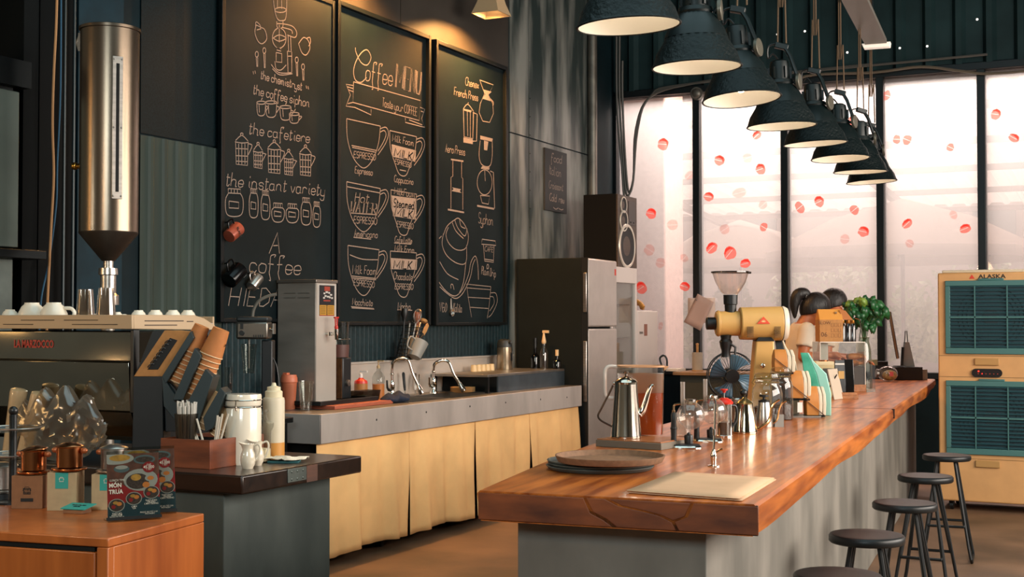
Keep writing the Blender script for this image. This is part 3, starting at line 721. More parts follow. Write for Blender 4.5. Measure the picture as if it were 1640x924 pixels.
cup(555, 291, 609, 302, 368); L([(556, 299), (608, 309)]); c.text('Hot', 568, 323, 592, 325, 15, 1.3); c.text('WATER', 560, 339, 603, 343, 17, 1.1, dbl=.7); L([(562, 341), (604, 344)]); c.text('ESPRESSO', 566, 357, 604, 360, 11, 1.2); c.text('Americano', 567, 379, 605, 381, 12, 1.1); L([(566, 380), (594, 383)])
cup(626, 304, 667, 311, 374); c.text('MilkFoam', 631, 311, 665, 316, 11, 1.2); c.fill([(627, 313), (667, 318), (666, 352), (629, 346)]); c.text('Steamed', 630, 331, 664, 335, 13, 1.4, dark=True); c.text('MILK', 632, 345, 661, 350, 13, 1.5, dark=True); c.text('ESPRESSO', 635, 363, 662, 367, 9, 1.1); c.text('Cafe Latte', 632, 388, 660, 390, 10, 1.1); L([(631, 389), (658, 391)])
cup(557, 393, 607, 400, 470); L([(560, 408), (580, 415), (605, 416)]); c.text('Milk Foam', 564, 438, 603, 440, 14, 1.1); L([(563, 442), (602, 446)]); L([(563, 445), (602, 448)]); c.text('ESPRESSO', 566, 457, 600, 461, 10, 1.2); c.text('Macchiato', 564, 488, 597, 490, 11, 1.1); L([(562, 491), (598, 494)]); L([(563, 493), (599, 495)])
cup(625, 402, 667, 405, 473); c.text('Milk Foam', 632, 402, 664, 405, 10, 1.2); c.fill([(625, 413), (668, 416), (667, 432), (625, 431)]); c.text('MILK', 630, 430, 660, 431, 13, 1.5, dark=True); c.text('Chocolate', 630, 447, 661, 449, 12, 1.1); c.text('ESPRESSO', 632, 463, 662, 464, 9, 1.2); c.text('Mocha', 637, 495, 658, 496, 11, 1.2); L([(636, 496), (660, 497)])
c.done(t2)
# ---- board 3: brewing gear
t3, xb = board('chalkboard', 'framed chalkboard nearest the fridge, with drawn brewing gear and a gooseneck pot', 699, 815, 62, 521)
c = Chalk(xb); L = c.line
c.text('Chemex', 745, 136, 767, 142, 13, 1.1); c.text('French Press', 727, 152, 766, 162, 13, 1.2)
L([(768, 128), (790, 136), (782, 152), (789, 166), (790, 182), (784, 196), (773, 194), (767, 180), (769, 166), (776, 150), (768, 128)], sm=False); c.fill([(773, 143), (787, 147), (782, 152), (786, 162), (772, 158), (777, 151)]); L([(785, 158), (790, 164), (789, 170)])
L([(742, 174), (743, 219), (757, 222), (758, 179)], sm=False, w=2); L([(742, 174), (749, 167), (758, 178)]); L([(749, 167), (750, 164)]); L([(757, 180), (764, 183), (763, 226), (757, 226)], w=2, sm=False); L([(748, 178), (749, 218)]); L([(753, 179), (753, 220)]); c.fill([(742, 220), (757, 223), (757, 231), (742, 228)]); c.fill([(742, 174), (755, 177), (754, 180), (743, 177)])
c.text('Aero Press', 713, 243, 745, 249, 13, 1.2)
c.fill([(722, 254), (742, 257), (742, 259.5), (722, 256.5)]); L([(725, 257), (725, 282), (722, 284), (722, 334)], sm=False); L([(739, 259), (739, 284), (741, 286), (741, 336)], sm=False); c.fill([(724, 300), (738, 303), (736, 306), (739, 309), (723, 306), (726, 303)]); c.fill([(717, 334), (743, 339), (743, 341.5), (717, 337)])
c.fill([(769, 217), (789, 222), (788, 227), (769, 223)]); c.fill([(775, 225), (782, 227), (780, 241), (775, 240)]); L([(769, 225), (767, 250), (772, 264), (784, 266), (788, 250), (788, 226)]); c.fill([(772, 266), (784, 268), (783, 272), (770, 270)]); L(ov(776, 292, 12, 20)); L([(776, 272), (777, 290)]); L([(785, 274), (790, 276), (792, 334)], sm=False, w=2); c.fill([(764, 328), (791, 333), (791, 336), (764, 331)]); L([(769, 313), (772, 325), (782, 327), (784, 314), (769, 313)], sm=False)
c.text('Syphon', 766, 357, 790, 361, 17, 1.0)
L([(710, 376), (716, 362), (728, 352), (735, 350), (745, 362), (750, 380), (745, 398), (731, 400), (719, 390), (714, 376), (718, 364)]); L([(728, 352), (733, 365), (744, 378), (748, 366)]); L([(724, 356), (730, 370), (742, 382)]); L([(736, 352), (738, 362), (745, 366)])
L([(710, 374), (708, 392), (716, 410), (733, 422), (746, 420), (747, 392)]); L([(703, 382), (707, 378)]); L([(704, 419), (716, 438), (734, 448)]); L([(703, 452), (714, 466), (728, 474), (740, 464), (750, 440), (754, 420), (761, 410), (765, 424), (766, 448)]); L([(704, 459), (716, 470), (730, 478), (742, 468), (753, 444), (757, 424), (761, 415)]); L([(722, 462), (722, 456), (725, 456), (727, 464)]); L([(746, 420), (742, 452), (735, 470)])
c.text('Plain Drip', 771, 439, 794, 444, 13, 1.1); L(ov(781, 427, 1.5, 3.5))
L([(772, 383), (793, 386), (794, 393), (771, 391), (772, 383)], sm=False); L([(774, 392), (776, 418), (790, 420), (791, 394)], sm=False); L([(776, 415), (790, 417)]); c.text('CAFE', 776, 402, 790, 404, 8, 1)
L([(747, 455), (786, 459)], w=1); L([(748, 461), (786, 464)], w=1); L([(747, 455), (750, 478), (755, 508)], w=1); L([(786, 459), (783, 490), (780, 510)], w=1); L([(749, 476), (784, 478)], w=1); L([(753, 492), (782, 494)], w=1); L([(786, 469), (794, 470), (796, 484), (788, 502), (782, 508)], w=1); L([(785, 475), (790, 476), (791, 486), (784, 498)], w=1)
c.text('V60', 703, 499, 716, 500, 15, 1.1); c.text('Kalita', 726, 499, 740, 500, 14, 1.1)
c.done(t3)
# small hanging board on the metal sheet
x = XW + .03; ya, yb = onx(873, 300, x).y, onx(908, 300, x).y; zt, zb_ = onx(873, 236, x).z, onx(873, 336, x).z
t4 = thing('small_chalkboard', 'small frameless chalkboard on the grey metal sheet above the fridge', 'chalkboard')
B().bx(XW + .014, x, ya, yb, zb_, zt).out('panel', mat('small_board', '#232628', .7, var=.2, scale=5), t4, bev=.002)
c = Chalk(x + .0005); c.text('food', 882, 258, 901, 262, 13, 1.3); c.text('Italian', 879, 278, 899, 284, 14, 1.1); c.text('Croissant', 879, 301, 902, 306, 12, 1); c.text('Cold Brew', 880, 321, 904, 326, 12, 1.4); c.line([(886, 332), (890, 335), (894, 333)]); c.line([(895, 334), (899, 336), (902, 335)])
c.done(t4)

# ---------------------------------------------------------------- pendant lamps on ropes
LG = mat('lamp_green_black', '#041011', .48, 0, spec=.28, bump=.5, bscale=60)
LGS = mat('lamp_smooth', '#061213', .4, spec=.4)
LIN = mat('lamp_inside_white', '#ece5d6', .45)
BULB = mat('warm_lit_bulb', '#ffe2b4', emit=9)
ROPE = mat('brown_rope', '#59442f', .8)
LZ = 2.405
def make_lamp(label):
    t = thing('pendant_lamp', label, 'lamp', group='row of pendant lamps over the bar')
    r = .178
    outer = [(r, 0), (r + .003, .004), (r - .004, .012), (r * .9, .055), (r * .74, .10), (r * .69, .118)]
    B().lathe(outer, n=44).lathe([(r - .003, .0005), (r * .88, .053), (r * .72, .098), (r * .66, .116)][::-1], n=44).lathe([(r - .003, .0005), (r, 0)], n=44).out('shade', [LG], t)
    B().lathe([(r - .006, .003), (r * .875, .052), (r * .715, .096), (r * .55, .122), (.05, .15), (0, .15)], n=44).out('reflector', LIN, t, sharp=80)
    b = B(); n = 48
    b.rings([[V((q * (1 + (.035 if i % 2 else 0)) * cos(2 * pi * i / n), q * (1 + (.035 if i % 2 else 0)) * sin(2 * pi * i / n), z)) for i in range(n)] for q, z in ((r * .69, .117), (r * .62, .15), (r * .44, .20), (r * .36, .215))])
    b.out('ribbed_cone', LGS, t)
    b = B().lathe([(0, .212), (.066, .212), (.070, .222), (.066, .238), (.052, .242), (.050, .31), (.046, .335), (.03, .345), (0, .345)], n=28)
    for k in range(6): b.box((.055 * cos(k * pi / 3), .055 * sin(k * pi / 3), .275), (.012, .008, .06), (0, 0, k * pi / 3))
    b.out('housing', LGS, t)
    # side knob disc, swivel arm and hook
    B().cyl((.085, -.02, .225), (.102, -.025, .225), .042, n=24).out('clamp_disc', mat('lamp_disc_grey', '#5b574c', .4, .5), t, bev=.003)
    b = B().tube([(.07, -.02, .215), (.09, -.03, .24), (.055, -.015, .36), (.03, -.005, .41)], .011, 8)
    b.out('bracket_arm', LGS, t)
    B().box((.015, 0, .415), (.07, .035, .03), (0, .3, 0)).out('bracket_head', LGS, t, bev=.004)
    B().tube(smoothline([(0, 0, .34), (-.03, 0, .38), (-.055, .005, .36), (-.05, .0, .42), (0, 0, .43)], 4), .005, 6).out('cable', BLACK, t)
    B().ball((0, 0, .075), (.03, .03, .042), 14, 10).cyl((0, 0, .11), (0, 0, .148), .018).out('bulb', mat('lit_bulb_white', '#fff0d8', emit=14), t)
    return t
lp0 = None
LP = [(1007, 43), (1116, 109), (1188, 160), (1252, 203), (1306, 231), (1346, 255), (1378, 276), (1396, 292)]
LN = ['nearest and largest pendant lamp, its top cut off by the frame', 'second pendant lamp from the near end', 'third pendant lamp from the near end, above the left window mullion', 'fourth pendant lamp of the row, its neck beside a round disc clamp',
      'fifth pendant lamp from the near end, tilted slightly', 'sixth pendant lamp of the row, third from the far end', 'next to last pendant lamp of the row', 'farthest pendant lamp, last of the row by the window']
for i, (px, py) in enumerate(LP):
    p = onz(px, py, LZ)
    if lp0 is None: lp0 = make_lamp(LN[i]); o = lp0; o.location = p
    else: o = dup(lp0, p, 0, LN[i])
    o.rotation_euler = (radians((2, 1, -2, 1, 2, -1, 1, 0)[i]), radians((-3, -1.5, -4.5, -2, -2.5, -2, -1, -3)[i]), radians(18 + R.uniform(-14, 14)))
    for k in (0, 1):
        a = V((p.x - .02 + .045 * k, p.y, LZ + .43)); q = [a, a + V((.006 * (1 - 2 * k), 0, .28)), V((p.x + .006 * (2 * k - 1), p.y, LZ + .62)), V((p.x + .004 * (2 * k - 1), p.y, 4.98))]
        if k == 0: rt = thing('hanging_rope', 'brown rope pair holding up the %s pendant lamp of the row' % ('first', 'second', 'third', 'fourth', 'fifth', 'sixth', 'seventh', 'eighth')[i], 'rope', group='ropes above the pendant lamps')
        B().tube(q, .0045, 6).out('rope_strand', ROPE, rt)
p0, p1 = onz(1007, 43, LZ), onz(1396, 292, LZ)
dv = (p1 - p0).normalized()
tag(B().tube([p0 - dv * 1.5 + V((0, 0, 2.6)), p1 + dv * .4 + V((0, 0, 2.6))], .05, 6).out('ceiling_beam', BLKM), 'black beam under the ceiling from which the pendant lamps hang', 'beam', kind='structure')
# long batten fixture near the window wall
e = dep(1404, 73, 9.4); s_ = dep(1352, -40, 7.6); s_.z = e.z
dr = (e - s_).normalized(); sd = V((dr.y, -dr.x, 0))
ft = thing('batten_light', 'long grey metal light channel hanging from the ceiling, pale glowing end towards the window', 'light', (0, 0, 0))
b = B(); ring = lambda p: [p + sd * .075, p + sd * .075 + V((0, 0, .03)), p + sd * .03 + V((0, 0, .075)), p - sd * .03 + V((0, 0, .075)), p - sd * .075 + V((0, 0, .03)), p - sd * .075]
b.rings([ring(s_ - dr * 2), ring(e - dr * .06)]).out('channel', mat('fixture_grey', '#6f6b64', .5, .3), ft, sharp=20)
b = B(); b.rings([[e + sd * a_ + V((0, 0, z)) + dr * d_ for a_, z in ((.095, -.022), (.10, .012), (-.10, .012), (-.085, -.022))] for d_ in (-.05, .02)])
b.out('end_diffuser', mat('lamp_diffuser', '#e9ddcf', .4, emit=.5), ft, bev=.003)
for d_ in (.3, 1.6): B().cyl(e - dr * d_ + V((0, 0, .07)), V(((e - dr * d_).x, (e - dr * d_).y, 5.39)), .006, n=6).out('hanger', BLKM, ft)

# ---------------------------------------------------------------- wall lamps over the boards
def wall_lamp(px, py, label):
    p = onx(px, py, XW + .33); t = thing('wall_lamp', label, 'lamp', p, 0, 'cream lamps over the chalkboards')
    b = B(); a, c_ = .115, .05
    sq = lambda s, z: [V((s, -s, z)), V((s, s, z)), V((-s, s, z)), V((-s, -s, z))]
    prof = [(a, 0), (a * .96, .012), (a * .72, .09), (a * .55, .17), (a * .46, .26), (a * .3, .29), (.0001, .30)]
    b.rings([sq(s, z) for s, z in prof], False).rings([sq(s - .006, z + (.002 if k else .0)) for k, (s, z) in enumerate(prof[:-2])] + [sq(.02, .2)], False)
    b.rings([sq(a, 0), sq(a - .006, 0)], False)
    b.out('shade', mat('cream_lamp_shade', '#c9ab84', .45), t, sharp=40)
    B().ball((0, 0, .075), (.032, .032, .045)).out('bulb', BULB, t)
    B().tube(smoothline([(0, 0, .295), (0, 0, .36), (-.1, 0, .42), (-.31, 0, .40)], 5), .011, 8).out('arm', BLKM, t)
    B().cyl((-.325, 0, .40), (-.31, 0, .40), .045).out('wall_plate', BLKM, t)
    l = light('lamp_glow', 'SPOT', p + V((0, 0, .03)), 300, (1, .46, .13), target=p + V((-.16, 0, -1)), spot_size=radians(150), spot_blend=.6, shadow_soft_size=.04)
    return t
wall_lamp(787, 24, 'cream flared lamp reaching out from the wall above the third chalkboard')
wall_lamp(618, -66, 'cream flared lamp above the coffee menu board, over the top of the frame')
# ---------------------------------------------------------------- fridge, coolers, speaker, air cooler
FRD = mat('fridge_side', '#151a19', .65, var=.08, spec=.15)
FRF = mat('fridge_front', '#b8afa8', .3, .35, var=.05)
fy0, fy1 = 9.96, onx(990, 420, -4.17).y
fx = -4.18; ft_ = up(412, V((fx, fy0, 1)))
fg = thing('fridge', 'two door fridge with dark side and shiny grey front beside the steel counter', 'fridge')
B().bx(-4.84, fx - .065, fy0, fy1, .03, ft_).out('body', FRD, fg, bev=.006)
zsp = up(525, V((fx, fy0, 1)))
for nm, z0, z1 in (('door', zsp + .008, ft_ - .005), ('door', .05, zsp - .008)):
    d = B().bx(fx - .06, fx, fy0 + .002, fy1 - .002, z0, z1).out(nm, FRF, fg, bev=.014, seg=3)
    lo, hi = (z0 + .12, z1 - .12) if z0 > 1 else (z1 - .6, z1 - .1)
    B().bx(fx - .045, fx - .012, fy0 - .012, fy0 + .003, lo, hi).out('handle', STEEL, d, bev=.005)
B().bx(fx - .062, fx - .002, fy0 - .002, fy0 + .001, .05, ft_).out('door_edge', mat('fridge_edge', '#15181a', .4), fg)
B().bx(fx - .001, fx + .001, fy1 - .06, fy1 - .025, ft_ - .13, ft_ - .075).out('sticker', PRTRED, fg)
for x in (-4.78, -4.3):
    for y in (fy0 + .05, fy1 - .05): B().cyl((x, y, 0), (x, y, .03), .02).out('foot', BLACK, fg)
# glass door display cooler
gx = -4.28; gy0, gy1 = 10.72, onx(1020, 430, gx).y; gt = up(430, V((gx, gy1, 1)))
gl = thing('display_cooler', 'white display cooler with a glass door behind the fridge, speaker on top', 'display fridge')
WHF = mat('white_enamel', '#cfc6bf', .35)
B().bx(-4.84, gx - .04, gy0, gy0 + .03, .05, gt).bx(-4.84, gx - .04, gy1 - .03, gy1, .05, gt).bx(-4.84, -4.81, gy0 + .03, gy1 - .03, .05, gt).bx(-4.81, gx - .04, gy0 + .03, gy1 - .03, gt - .05, gt).bx(-4.81, gx - .04, gy0 + .03, gy1 - .03, .05, .2).out('body', WHF, gl, bev=.004)
B().bx(gx - .04, gx, gy0, gy1, gt - .14, gt).bx(gx - .04, gx, gy0, gy0 + .04, .05, gt - .14).bx(gx - .04, gx, gy1 - .04, gy1, .05, gt - .14).bx(gx - .04, gx, gy0 + .04, gy1 - .04, .05, .2).out('door_frame', WHF, gl, bev=.004)
B().bx(gx - .025, gx - .018, gy0 + .04, gy1 - .04, .2, gt - .14).out('glass_door', CLEAR, gl)
for z in (.55, .9, 1.25, 1.55): B().bx(-4.8, gx - .06, gy0 + .035, gy1 - .035, z, z + .008).out('shelf', STEELD, gl)
for y in (gy0 + .05, gy1 - .05): B().bx(-4.8, gx - .05, y - .02, y + .02, 0, .05).out('foot', BLACK, gl)
for k, (y, z) in enumerate(((10.95, 1.258), (11.15, 1.258), (11.08, .908))):
    o = B().lathe([(0, 0), (.07, 0), (.085, .06), (.06, .14), (.03, .2), (0, .21)], (0, 0, 0), 14).out('milk_bag', mat('milk_white', '#ddd6cf', .4), loc=(-4.5, y, z))
    tag(o, ['white milk pouch on the upper shelf of the display cooler, nearer the fridge', 'white milk pouch on the upper shelf of the display cooler, farther from the fridge', 'white milk pouch on the lower shelf of the display cooler'][k], 'milk pouch', 'milk pouches in the display cooler')
# speaker
sx = -4.3; sy0, sy1 = onx(989, 380, sx).y, onx(1020, 380, sx).y
zs1 = up(309, V((sx, sy0, 1)))
sp = thing('speaker', 'large three way loudspeaker standing on the display cooler', 'speaker')
B().bx(sx - .33, sx - .014, sy0, sy1, gt + .001, zs1).out('cabinet', mat('speaker_black', '#0a0c0e', .6, spec=.15), sp, bev=.003)
B().bx(sx - .013, sx, sy0 + .004, sy1 - .004, gt + .005, zs1 - .004).out('baffle', wood('speaker_baffle', '#4a3c30', '#352a22', .5), sp)
sw = sy1 - sy0; sh = zs1 - gt
RINGW = mat('speaker_ring', '#cfc8ba', .35, .4); CONE = mat('speaker_cone', '#16181a', .7)
for nm, fy, fzz, rr_ in (('woofer', .47, .30, .42), ('midrange', .30, .64, .2), ('tweeter', .29, .86, .155)):
    c0 = (sx, sy0 + sw * fy, gt + sh * fzz); r_ = rr_ * sw; b = B(); b.M = Matrix.Translation(c0) @ Matrix.Rotation(pi / 2, 4, 'Y')
    b.lathe([(r_ * .5 * 0, -.004), (r_ * .3, -.002), (r_ * .86, .006)], n=28)
    dr = b.out(nm, CONE, sp)
    b = B(); b.M = Matrix.Translation(c0) @ Matrix.Rotation(pi / 2, 4, 'Y')
    b.lathe([(r_ * .84, .002), (r_ * .86, .010), (r_ * .97, .010), (r_, .001)], n=28); b.out('ring', RINGW, dr)
B().bx(sx, sx + .003, sy0 + sw * .56, sy0 + sw * .9, gt + sh * .6, gt + sh * .93).out('name_panel', mat('speaker_plate', '#2b2723', .4), sp)
b = B(); b.ball((sx + .004, sy0 + sw * .66, gt + sh * .64), (.006, .009, .009), 8, 6); b.out('dial', BLACK, sp)
B().ball((sx + .004, sy0 + sw * .82, gt + sh * .64), (.006, .009, .009), 8, 6).out('dial', BLACK, sp)
B().bx(sx, sx + .004, sy0 + sw * .35, sy0 + sw * .75, gt + sh * .02, gt + sh * .055).out('badge', BLACK, sp)
# small white fridge with pastries on top
q = onx(1022, 500, -4.3); q2y = 12.1
wz = up(497, V((-4.3, 11.75, 1)))
wf = thing('small_fridge', 'plain white fridge between the display cooler and the window, buns on top', 'fridge')
B().bx(-4.82, -4.36, 11.45, 12.0, .03, wz).out('body', WHF, wf, bev=.008)
B().bx(-4.36, -4.31, 11.45, 12.0, .05, wz - .004).out('door', WHF, wf, bev=.01)
B().bx(-4.31, -4.307, 11.62, 11.7, wz - .24, wz - .13).out('sticker', mat('magnet_brown', '#8a5a4a', .6), wf)
B().bx(-4.31, -4.306, 11.5, 11.58, wz - .22, wz - .20).out('badge', STEELD, wf)
for y in (11.5, 11.95): B().bx(-4.8, -4.4, y - .02, y + .02, 0, .03).out('foot', BLACK, wf)
BUN = mat('banana_yellow', '#b0792a', .5, var=.25, scale=25)
bn_ = thing('banana_bunch', 'small bunch of ripe bananas on top of the white fridge', 'bananas', (-4.4, 11.62, wz + .001), .3)
for k in range(4):
    a = -.5 + .3 * k
    B().tube(smoothline([(-.02, 0, .07), (.02 + .01 * k, .05 * sin(a) + .0, .085 - .01 * k), (.06, .09 * sin(a), .06 - .012 * k), (.085, .12 * sin(a), .022)], 4), [.008] + [.019] * 11 + [.007], 8).out('banana', BUN, bn_)

# air cooler
CREAM = mat('cooler_cream', '#c4935e', .5, var=.05)
GRT = mat('cooler_teal', '#3d6866', .5)
GRD = mat('cooler_dark_mesh', '#16343c', .7)
q = ony(1504, 800, 10.2); acx0 = q.x; acw = .80; acz0 = .07; acz1 = up(437, V((acx0, 10.2, 1)))
ac = thing('air_cooler', 'tall cream evaporative air cooler with two teal louvred grilles by the window', 'air cooler', (acx0, 10.2, 0))
B().bx(0, acw, .012, .50, acz0, acz1).out('body', CREAM, ac, bev=.012, seg=3)
kk = mpp((acx0 + .3, 10.2, 1.4)); Zr = lambda py: up(py, V((acx0 + .3, 10.2, 1.4)))
for (ya, yb) in ((449, 567), (610, 728)):
    z1, z0 = Zr(ya), Zr(yb); x0, x1 = .055, .70
    g = B().bx(x0, x1, -.006, .014, z1 - .04, z1).bx(x0, x1, -.006, .014, z0, z0 + .045).bx(x0, x0 + .035, -.006, .014, z0 + .045, z1 - .04).bx(x1 - .035, x1, -.006, .014, z0 + .045, z1 - .04).bx((x0 + x1) / 2 - .09, (x0 + x1) / 2 + .09, -.006, .014, z1, z1 + .015).out('grille_frame', GRT, ac, bev=.004)
    B().bx(x0 + .035, x1 - .035, .011, .0125, z0 + .045, z1 - .04).out('mesh_backing', GRD, g)
    b = B()
    for i in range(17):
        z = z0 + .055 + (z1 - z0 - .10) * i / 16
        b.box(((x0 + x1) / 2, .0, z), (x1 - x0 - .07, .014, .006), (.35, 0, 0))
    b.out('louvres', mat('louvre_blue', '#244a52', .5), g)
    b = B()
    for xx in (x0 + .21, x1 - .21): b.bx(xx - .004, xx + .004, -.009, -.002, z0 + .045, z1 - .04)
    b.bx(x0 + .035, x1 - .035, -.009, -.003, (z0 + z1) / 2 - .006, (z0 + z1) / 2 + .006)
    b.out('louvre_bars', GRT, g)
    b = B(); cxx, czz = (x0 + x1) / 2, (z0 + z1) / 2
    for rr_ in (.23, .2, .17): b.tube([(cxx + rr_ * cos(i * pi / 16), .0085, czz + rr_ * sin(i * pi / 16)) for i in range(32)], .003, 5, closed=True)
    b.cyl((cxx, .006, czz), (cxx, .0105, czz), .06).out('fan_ring', mat('fan_dark', '#0f252c', .7), g)  # dark rings and disc drawn for the fan behind the louvres
for py in (575, 738):
    z = Zr(py); B().bx(.26, .43, -.004, .014, z - .045, z + .005).out('drawer_pull', mat('cooler_cream_dark', '#a87f49', .5), ac, bev=.004)
for py in (570, 604, 735): B().bx(.004, acw - .004, .0105, .0125, Zr(py) - .002, Zr(py) + .002).out('seam', mat('seam_brown', '#7d5f38', .6), ac)
b = B()
for i in range(30): b.bx(-.001, .004, .09, .45, acz0 + .3 + i * .045, acz0 + .32 + i * .045)
b.out('side_vents', mat('cooler_cream_dark', '#a87f49', .5), ac)
z = Zr(597); cp = B(); w_, h_ = .108, .031
cp.prism([(.345 + w_ * sgn * .7 + h_ * cos(a), z + h_ * sin(a)) for sgn, a0 in ((1, -90), (-1, 90)) for a in [radians(a0 + 180 * i / 10) for i in range(11)]], -.004, .013, 'y')
cp = cp.out('control_panel', mat('panel_black', '#100c0c', .25), ac)
for i in range(6): B().disc((.285 + i * .027, -.0048, z - .006), .004, 8, 'y').out('led', mat('led_red', '#ff2a1a', emit=2.5) if i == 1 else mat('led_dim', '#8a2a1c', emit=.4), cp)
B().disc((.287, -.0048, z + .012), .006, 10, 'y').out('led', mat('led_red', '#ff2a1a', emit=2.5), cp)
z = Zr(443)
printed('ALASKA', .042, mat('logo_black', '#15110d', .6), ac, 'brand_lettering', (.385, .0105, z), (pi / 2, 0, 0), bold=.0008, sx=1.25)
b = B(); b.prism([(.225, z - .014), (.265, z - .014), (.245, z + .017)], .0095, .0115, 'y'); b.out('logo_triangle', PRTRED, ac)
for x in (.08, acw - .08):
    for y in (.08, .42):
        B().cyl((x - .012, y, .032), (x + .012, y, .032), .032).bx(x - .018, x + .018, y - .015, y + .015, .032, acz0).out('wheel', BLACK, ac)
B().bx(.03, acw - .03, .03, .48, acz1 - .002, acz1 + .02).out('top_lid', mat('cooler_lid', '#c9b79c', .5), ac, bev=.006)

# ---------------------------------------------------------------- things hanging on the chalkboards
def mug(r, h, m, m2=None, handle=True):
    """local: axis along z, base at 0"""
    b = B().lathe([(0, 0), (r * .88, 0), (r * .92, .004), (r, h), (r - .003, h), (r * .88, .006), (0, .006)], n=28)
    return b
def hung_mug(name, label, cat, px, py, r, h, m, tilt, ang):
    p = onx(px, py, XW + .052 + r * 1.05); t = thing(name, label, cat, p)
    t.rotation_euler = (tilt, 0, 0)
    mug(r, h, m).out('body', m, t, loc=(0, 0, -h / 2))
    return t
MB_ = mat('mug_black', '#0c0e10', .2, .5)
MR = mat('mug_copper_red', '#a8503a', .35, .2, var=.1)
for nm, lb, px, py, r, h, m, tl in (('steel_mug', 'reddish brown printed mug hanging on the first chalkboard, highest of the three', 374, 372, .042, .10, MR, -1.0),
                                ('steel_mug', 'black mug hanging on the first chalkboard, lower left of the three', 375, 441, .052, .12, MB_, -.95), ('steel_mug', 'small polished steel mug hanging on the first chalkboard beside the black mug', 408, 452, .036, .09, STEEL, -.85)):
    t = hung_mug(nm, lb, 'mug', px, py, r, h, m, tl, 0)
    B().tube(smoothline([(0, -r * .95, h * .32), (0, -r * 1.7, h * .28), (0, -r * 1.75, -h * .1), (0, -r * .98, -h * .25)], 4), .005, 8).out('handle', MB_ if m != STEEL else STEEL, t)
    if m == MR:
        printed('BLACK', .022, INK, t, 'print', (r * 1.0, .0, .0), (pi / 2, 0, pi / 2), bold=.0006)
    b = B(); b.M = Euler((-tl, 0, 0)).to_matrix().to_4x4(); b.tube([(-r * 1.02 - .02, -r * .3, h * .55), (-r * .3, -r * .5, h * .62), (0, -r * 1.2, h * .52)], .004, 6).out('hook', BLKM, t)
p = onx(722, 478, XW + .058)
t = thing('measuring_spoon', 'metal measuring scoop hanging on the third chalkboard', 'scoop', p)
b = B().tube([(0, 0, 0), (0, .002, -.05), (0, .006, -.085)], [.006, .008, .012], 8); b.out('handle', STEELD, t)
b = B(); b.M = Matrix.Translation((.004, .012, -.105)) @ Matrix.Rotation(pi / 2, 4, 'Y'); b.lathe([(0, -.02), (.018, -.018), (.027, -.004), (.03, .006), (.027, .006), (.016, -.012), (0, -.014)], n=18); b.out('bowl', STEEL, t)
B().tube([(-.012, 0, .012), (.006, 0, .012), (.006, 0, 0)], .003, 6).out('hook', BLKM, t)

# ---------------------------------------------------------------- left side: bean silo, dark columns, cables
p = dep(174, 375, 5.75); k = mpp(p)
si = thing('bean_silo', 'tall brushed steel coffee bean silo with a slit window behind the espresso machine', 'silo', (p.x, p.y, 0))
zt, zb_, zc = up(48, p), up(373, p), up(418, p); r = 46 * k
SILO = mat('silo_steel', '#77695a', .27, .92, var=.1, scale=5, stretch=(1, 1, .3), bump=.02)
B().lathe([(0, zt), (r, zt), (r, zb_)], n=48).out('drum', SILO, si, sharp=50)
B().lathe([(r + .003, zt - .004), (r + .006, zt - .002), (r + .006, zt + .010), (r - .01, zt + .016), (0, zt + .018)], n=48).out('lid', SILO, si)
B().lathe([(r + .001, zb_ + .003), (r, zb_ - .004), (.028, zc), (.0001, zc)], n=48).out('cone', mat('cone_dark_steel', '#4a4139', .4, .8, var=.15), si)
zv = up(470, p)
B().lathe([(0, zc), (.022, zc), (.022, zc - .03), (.04, zc - .032), (.042, zc - .06), (.034, zc - .064), (.034, zv), (.046, zv - .01), (.046, zv - .05), (0, zv - .05)], n=24).out('valve', STEEL, si)
B().cyl((0, 0, .0), (0, 0, zv - .03), .03).out('pole', STEELD, si)
B().lathe([(0, 0), (.18, 0), (.18, .015), (.03, .03)], n=24).out('base_plate', BLKM, si)
da = radians(-32)                                            # direction of the sight slit on the drum
ux, uy = cos(da), sin(da); tz0, tz1 = up(322, p), up(97, p)
b = B(); b.M = Matrix.Rotation(da, 4, 'Z')
b.bx(r - .006, r + .004, -.022, .022, tz0, tz1); b.out('sight_plate', STEEL, si, bev=.001)
b = B(); b.M = Matrix.Rotation(da, 4, 'Z'); b.bx(r, r + .0052, -.007, .007, tz0 + .03, tz1 - .03); b.out('sight_slot', mat('slot_black', '#0a0c0c', .2), si)
for z in (tz0 + .012, (tz0 + tz1) / 2, tz1 - .012):
    for s_ in (-.017, .017):
        b = B(); b.M = Matrix.Rotation(da, 4, 'Z'); b.ball((r + .004, s_, z), (.003, .005, .005), 8, 6); b.out('screw', STEELD, si)
b = B(); b.M = Matrix.Rotation(radians(-155), 4, 'Z'); b.bx(r, r + .012, -.012, .012, zt - .09, zt - .01).tube([(r + .012, 0, zt - .02), (r + .022, 0, zt - .05), (r + .014, 0, zt - .08)], .004, 6); b.out('lid_latch', STEEL, si)
b = B(); b.M = Matrix.Rotation(radians(-160), 4, 'Z'); zz = up(265, p); b.cyl((r, 0, zz), (r + .03, 0, zz), .012).ball((r + .032, 0, zz), .017); b.out('brass_knob', mat('brass', '#b8853c', .25, 1), si)
# structure at the far left
for i, (xa, xb, m, dpth) in enumerate(((36, 60, mat('column_dark', '#060a0b', .7, spec=.1), .2), (62, 118, mat('column_black', '#050809', .7, spec=.1), .12), (124, 196, mat('blue_sheet', '#0d2933', .6, 0, spec=.2, var=.2), .03))):
    ya, yb = onx(xa, 300, XW + dpth).y, onx(xb, 300, XW + dpth).y
    struct(B().bx(XW, XW + dpth, ya, yb, 0, ZC).out('trim_%d' % (9 + i), m))
b = B()
for i in range(16): b.bx(XW + .03, XW + .045, 4.99, 5.32, .3 + i * .22, .312 + i * .22)
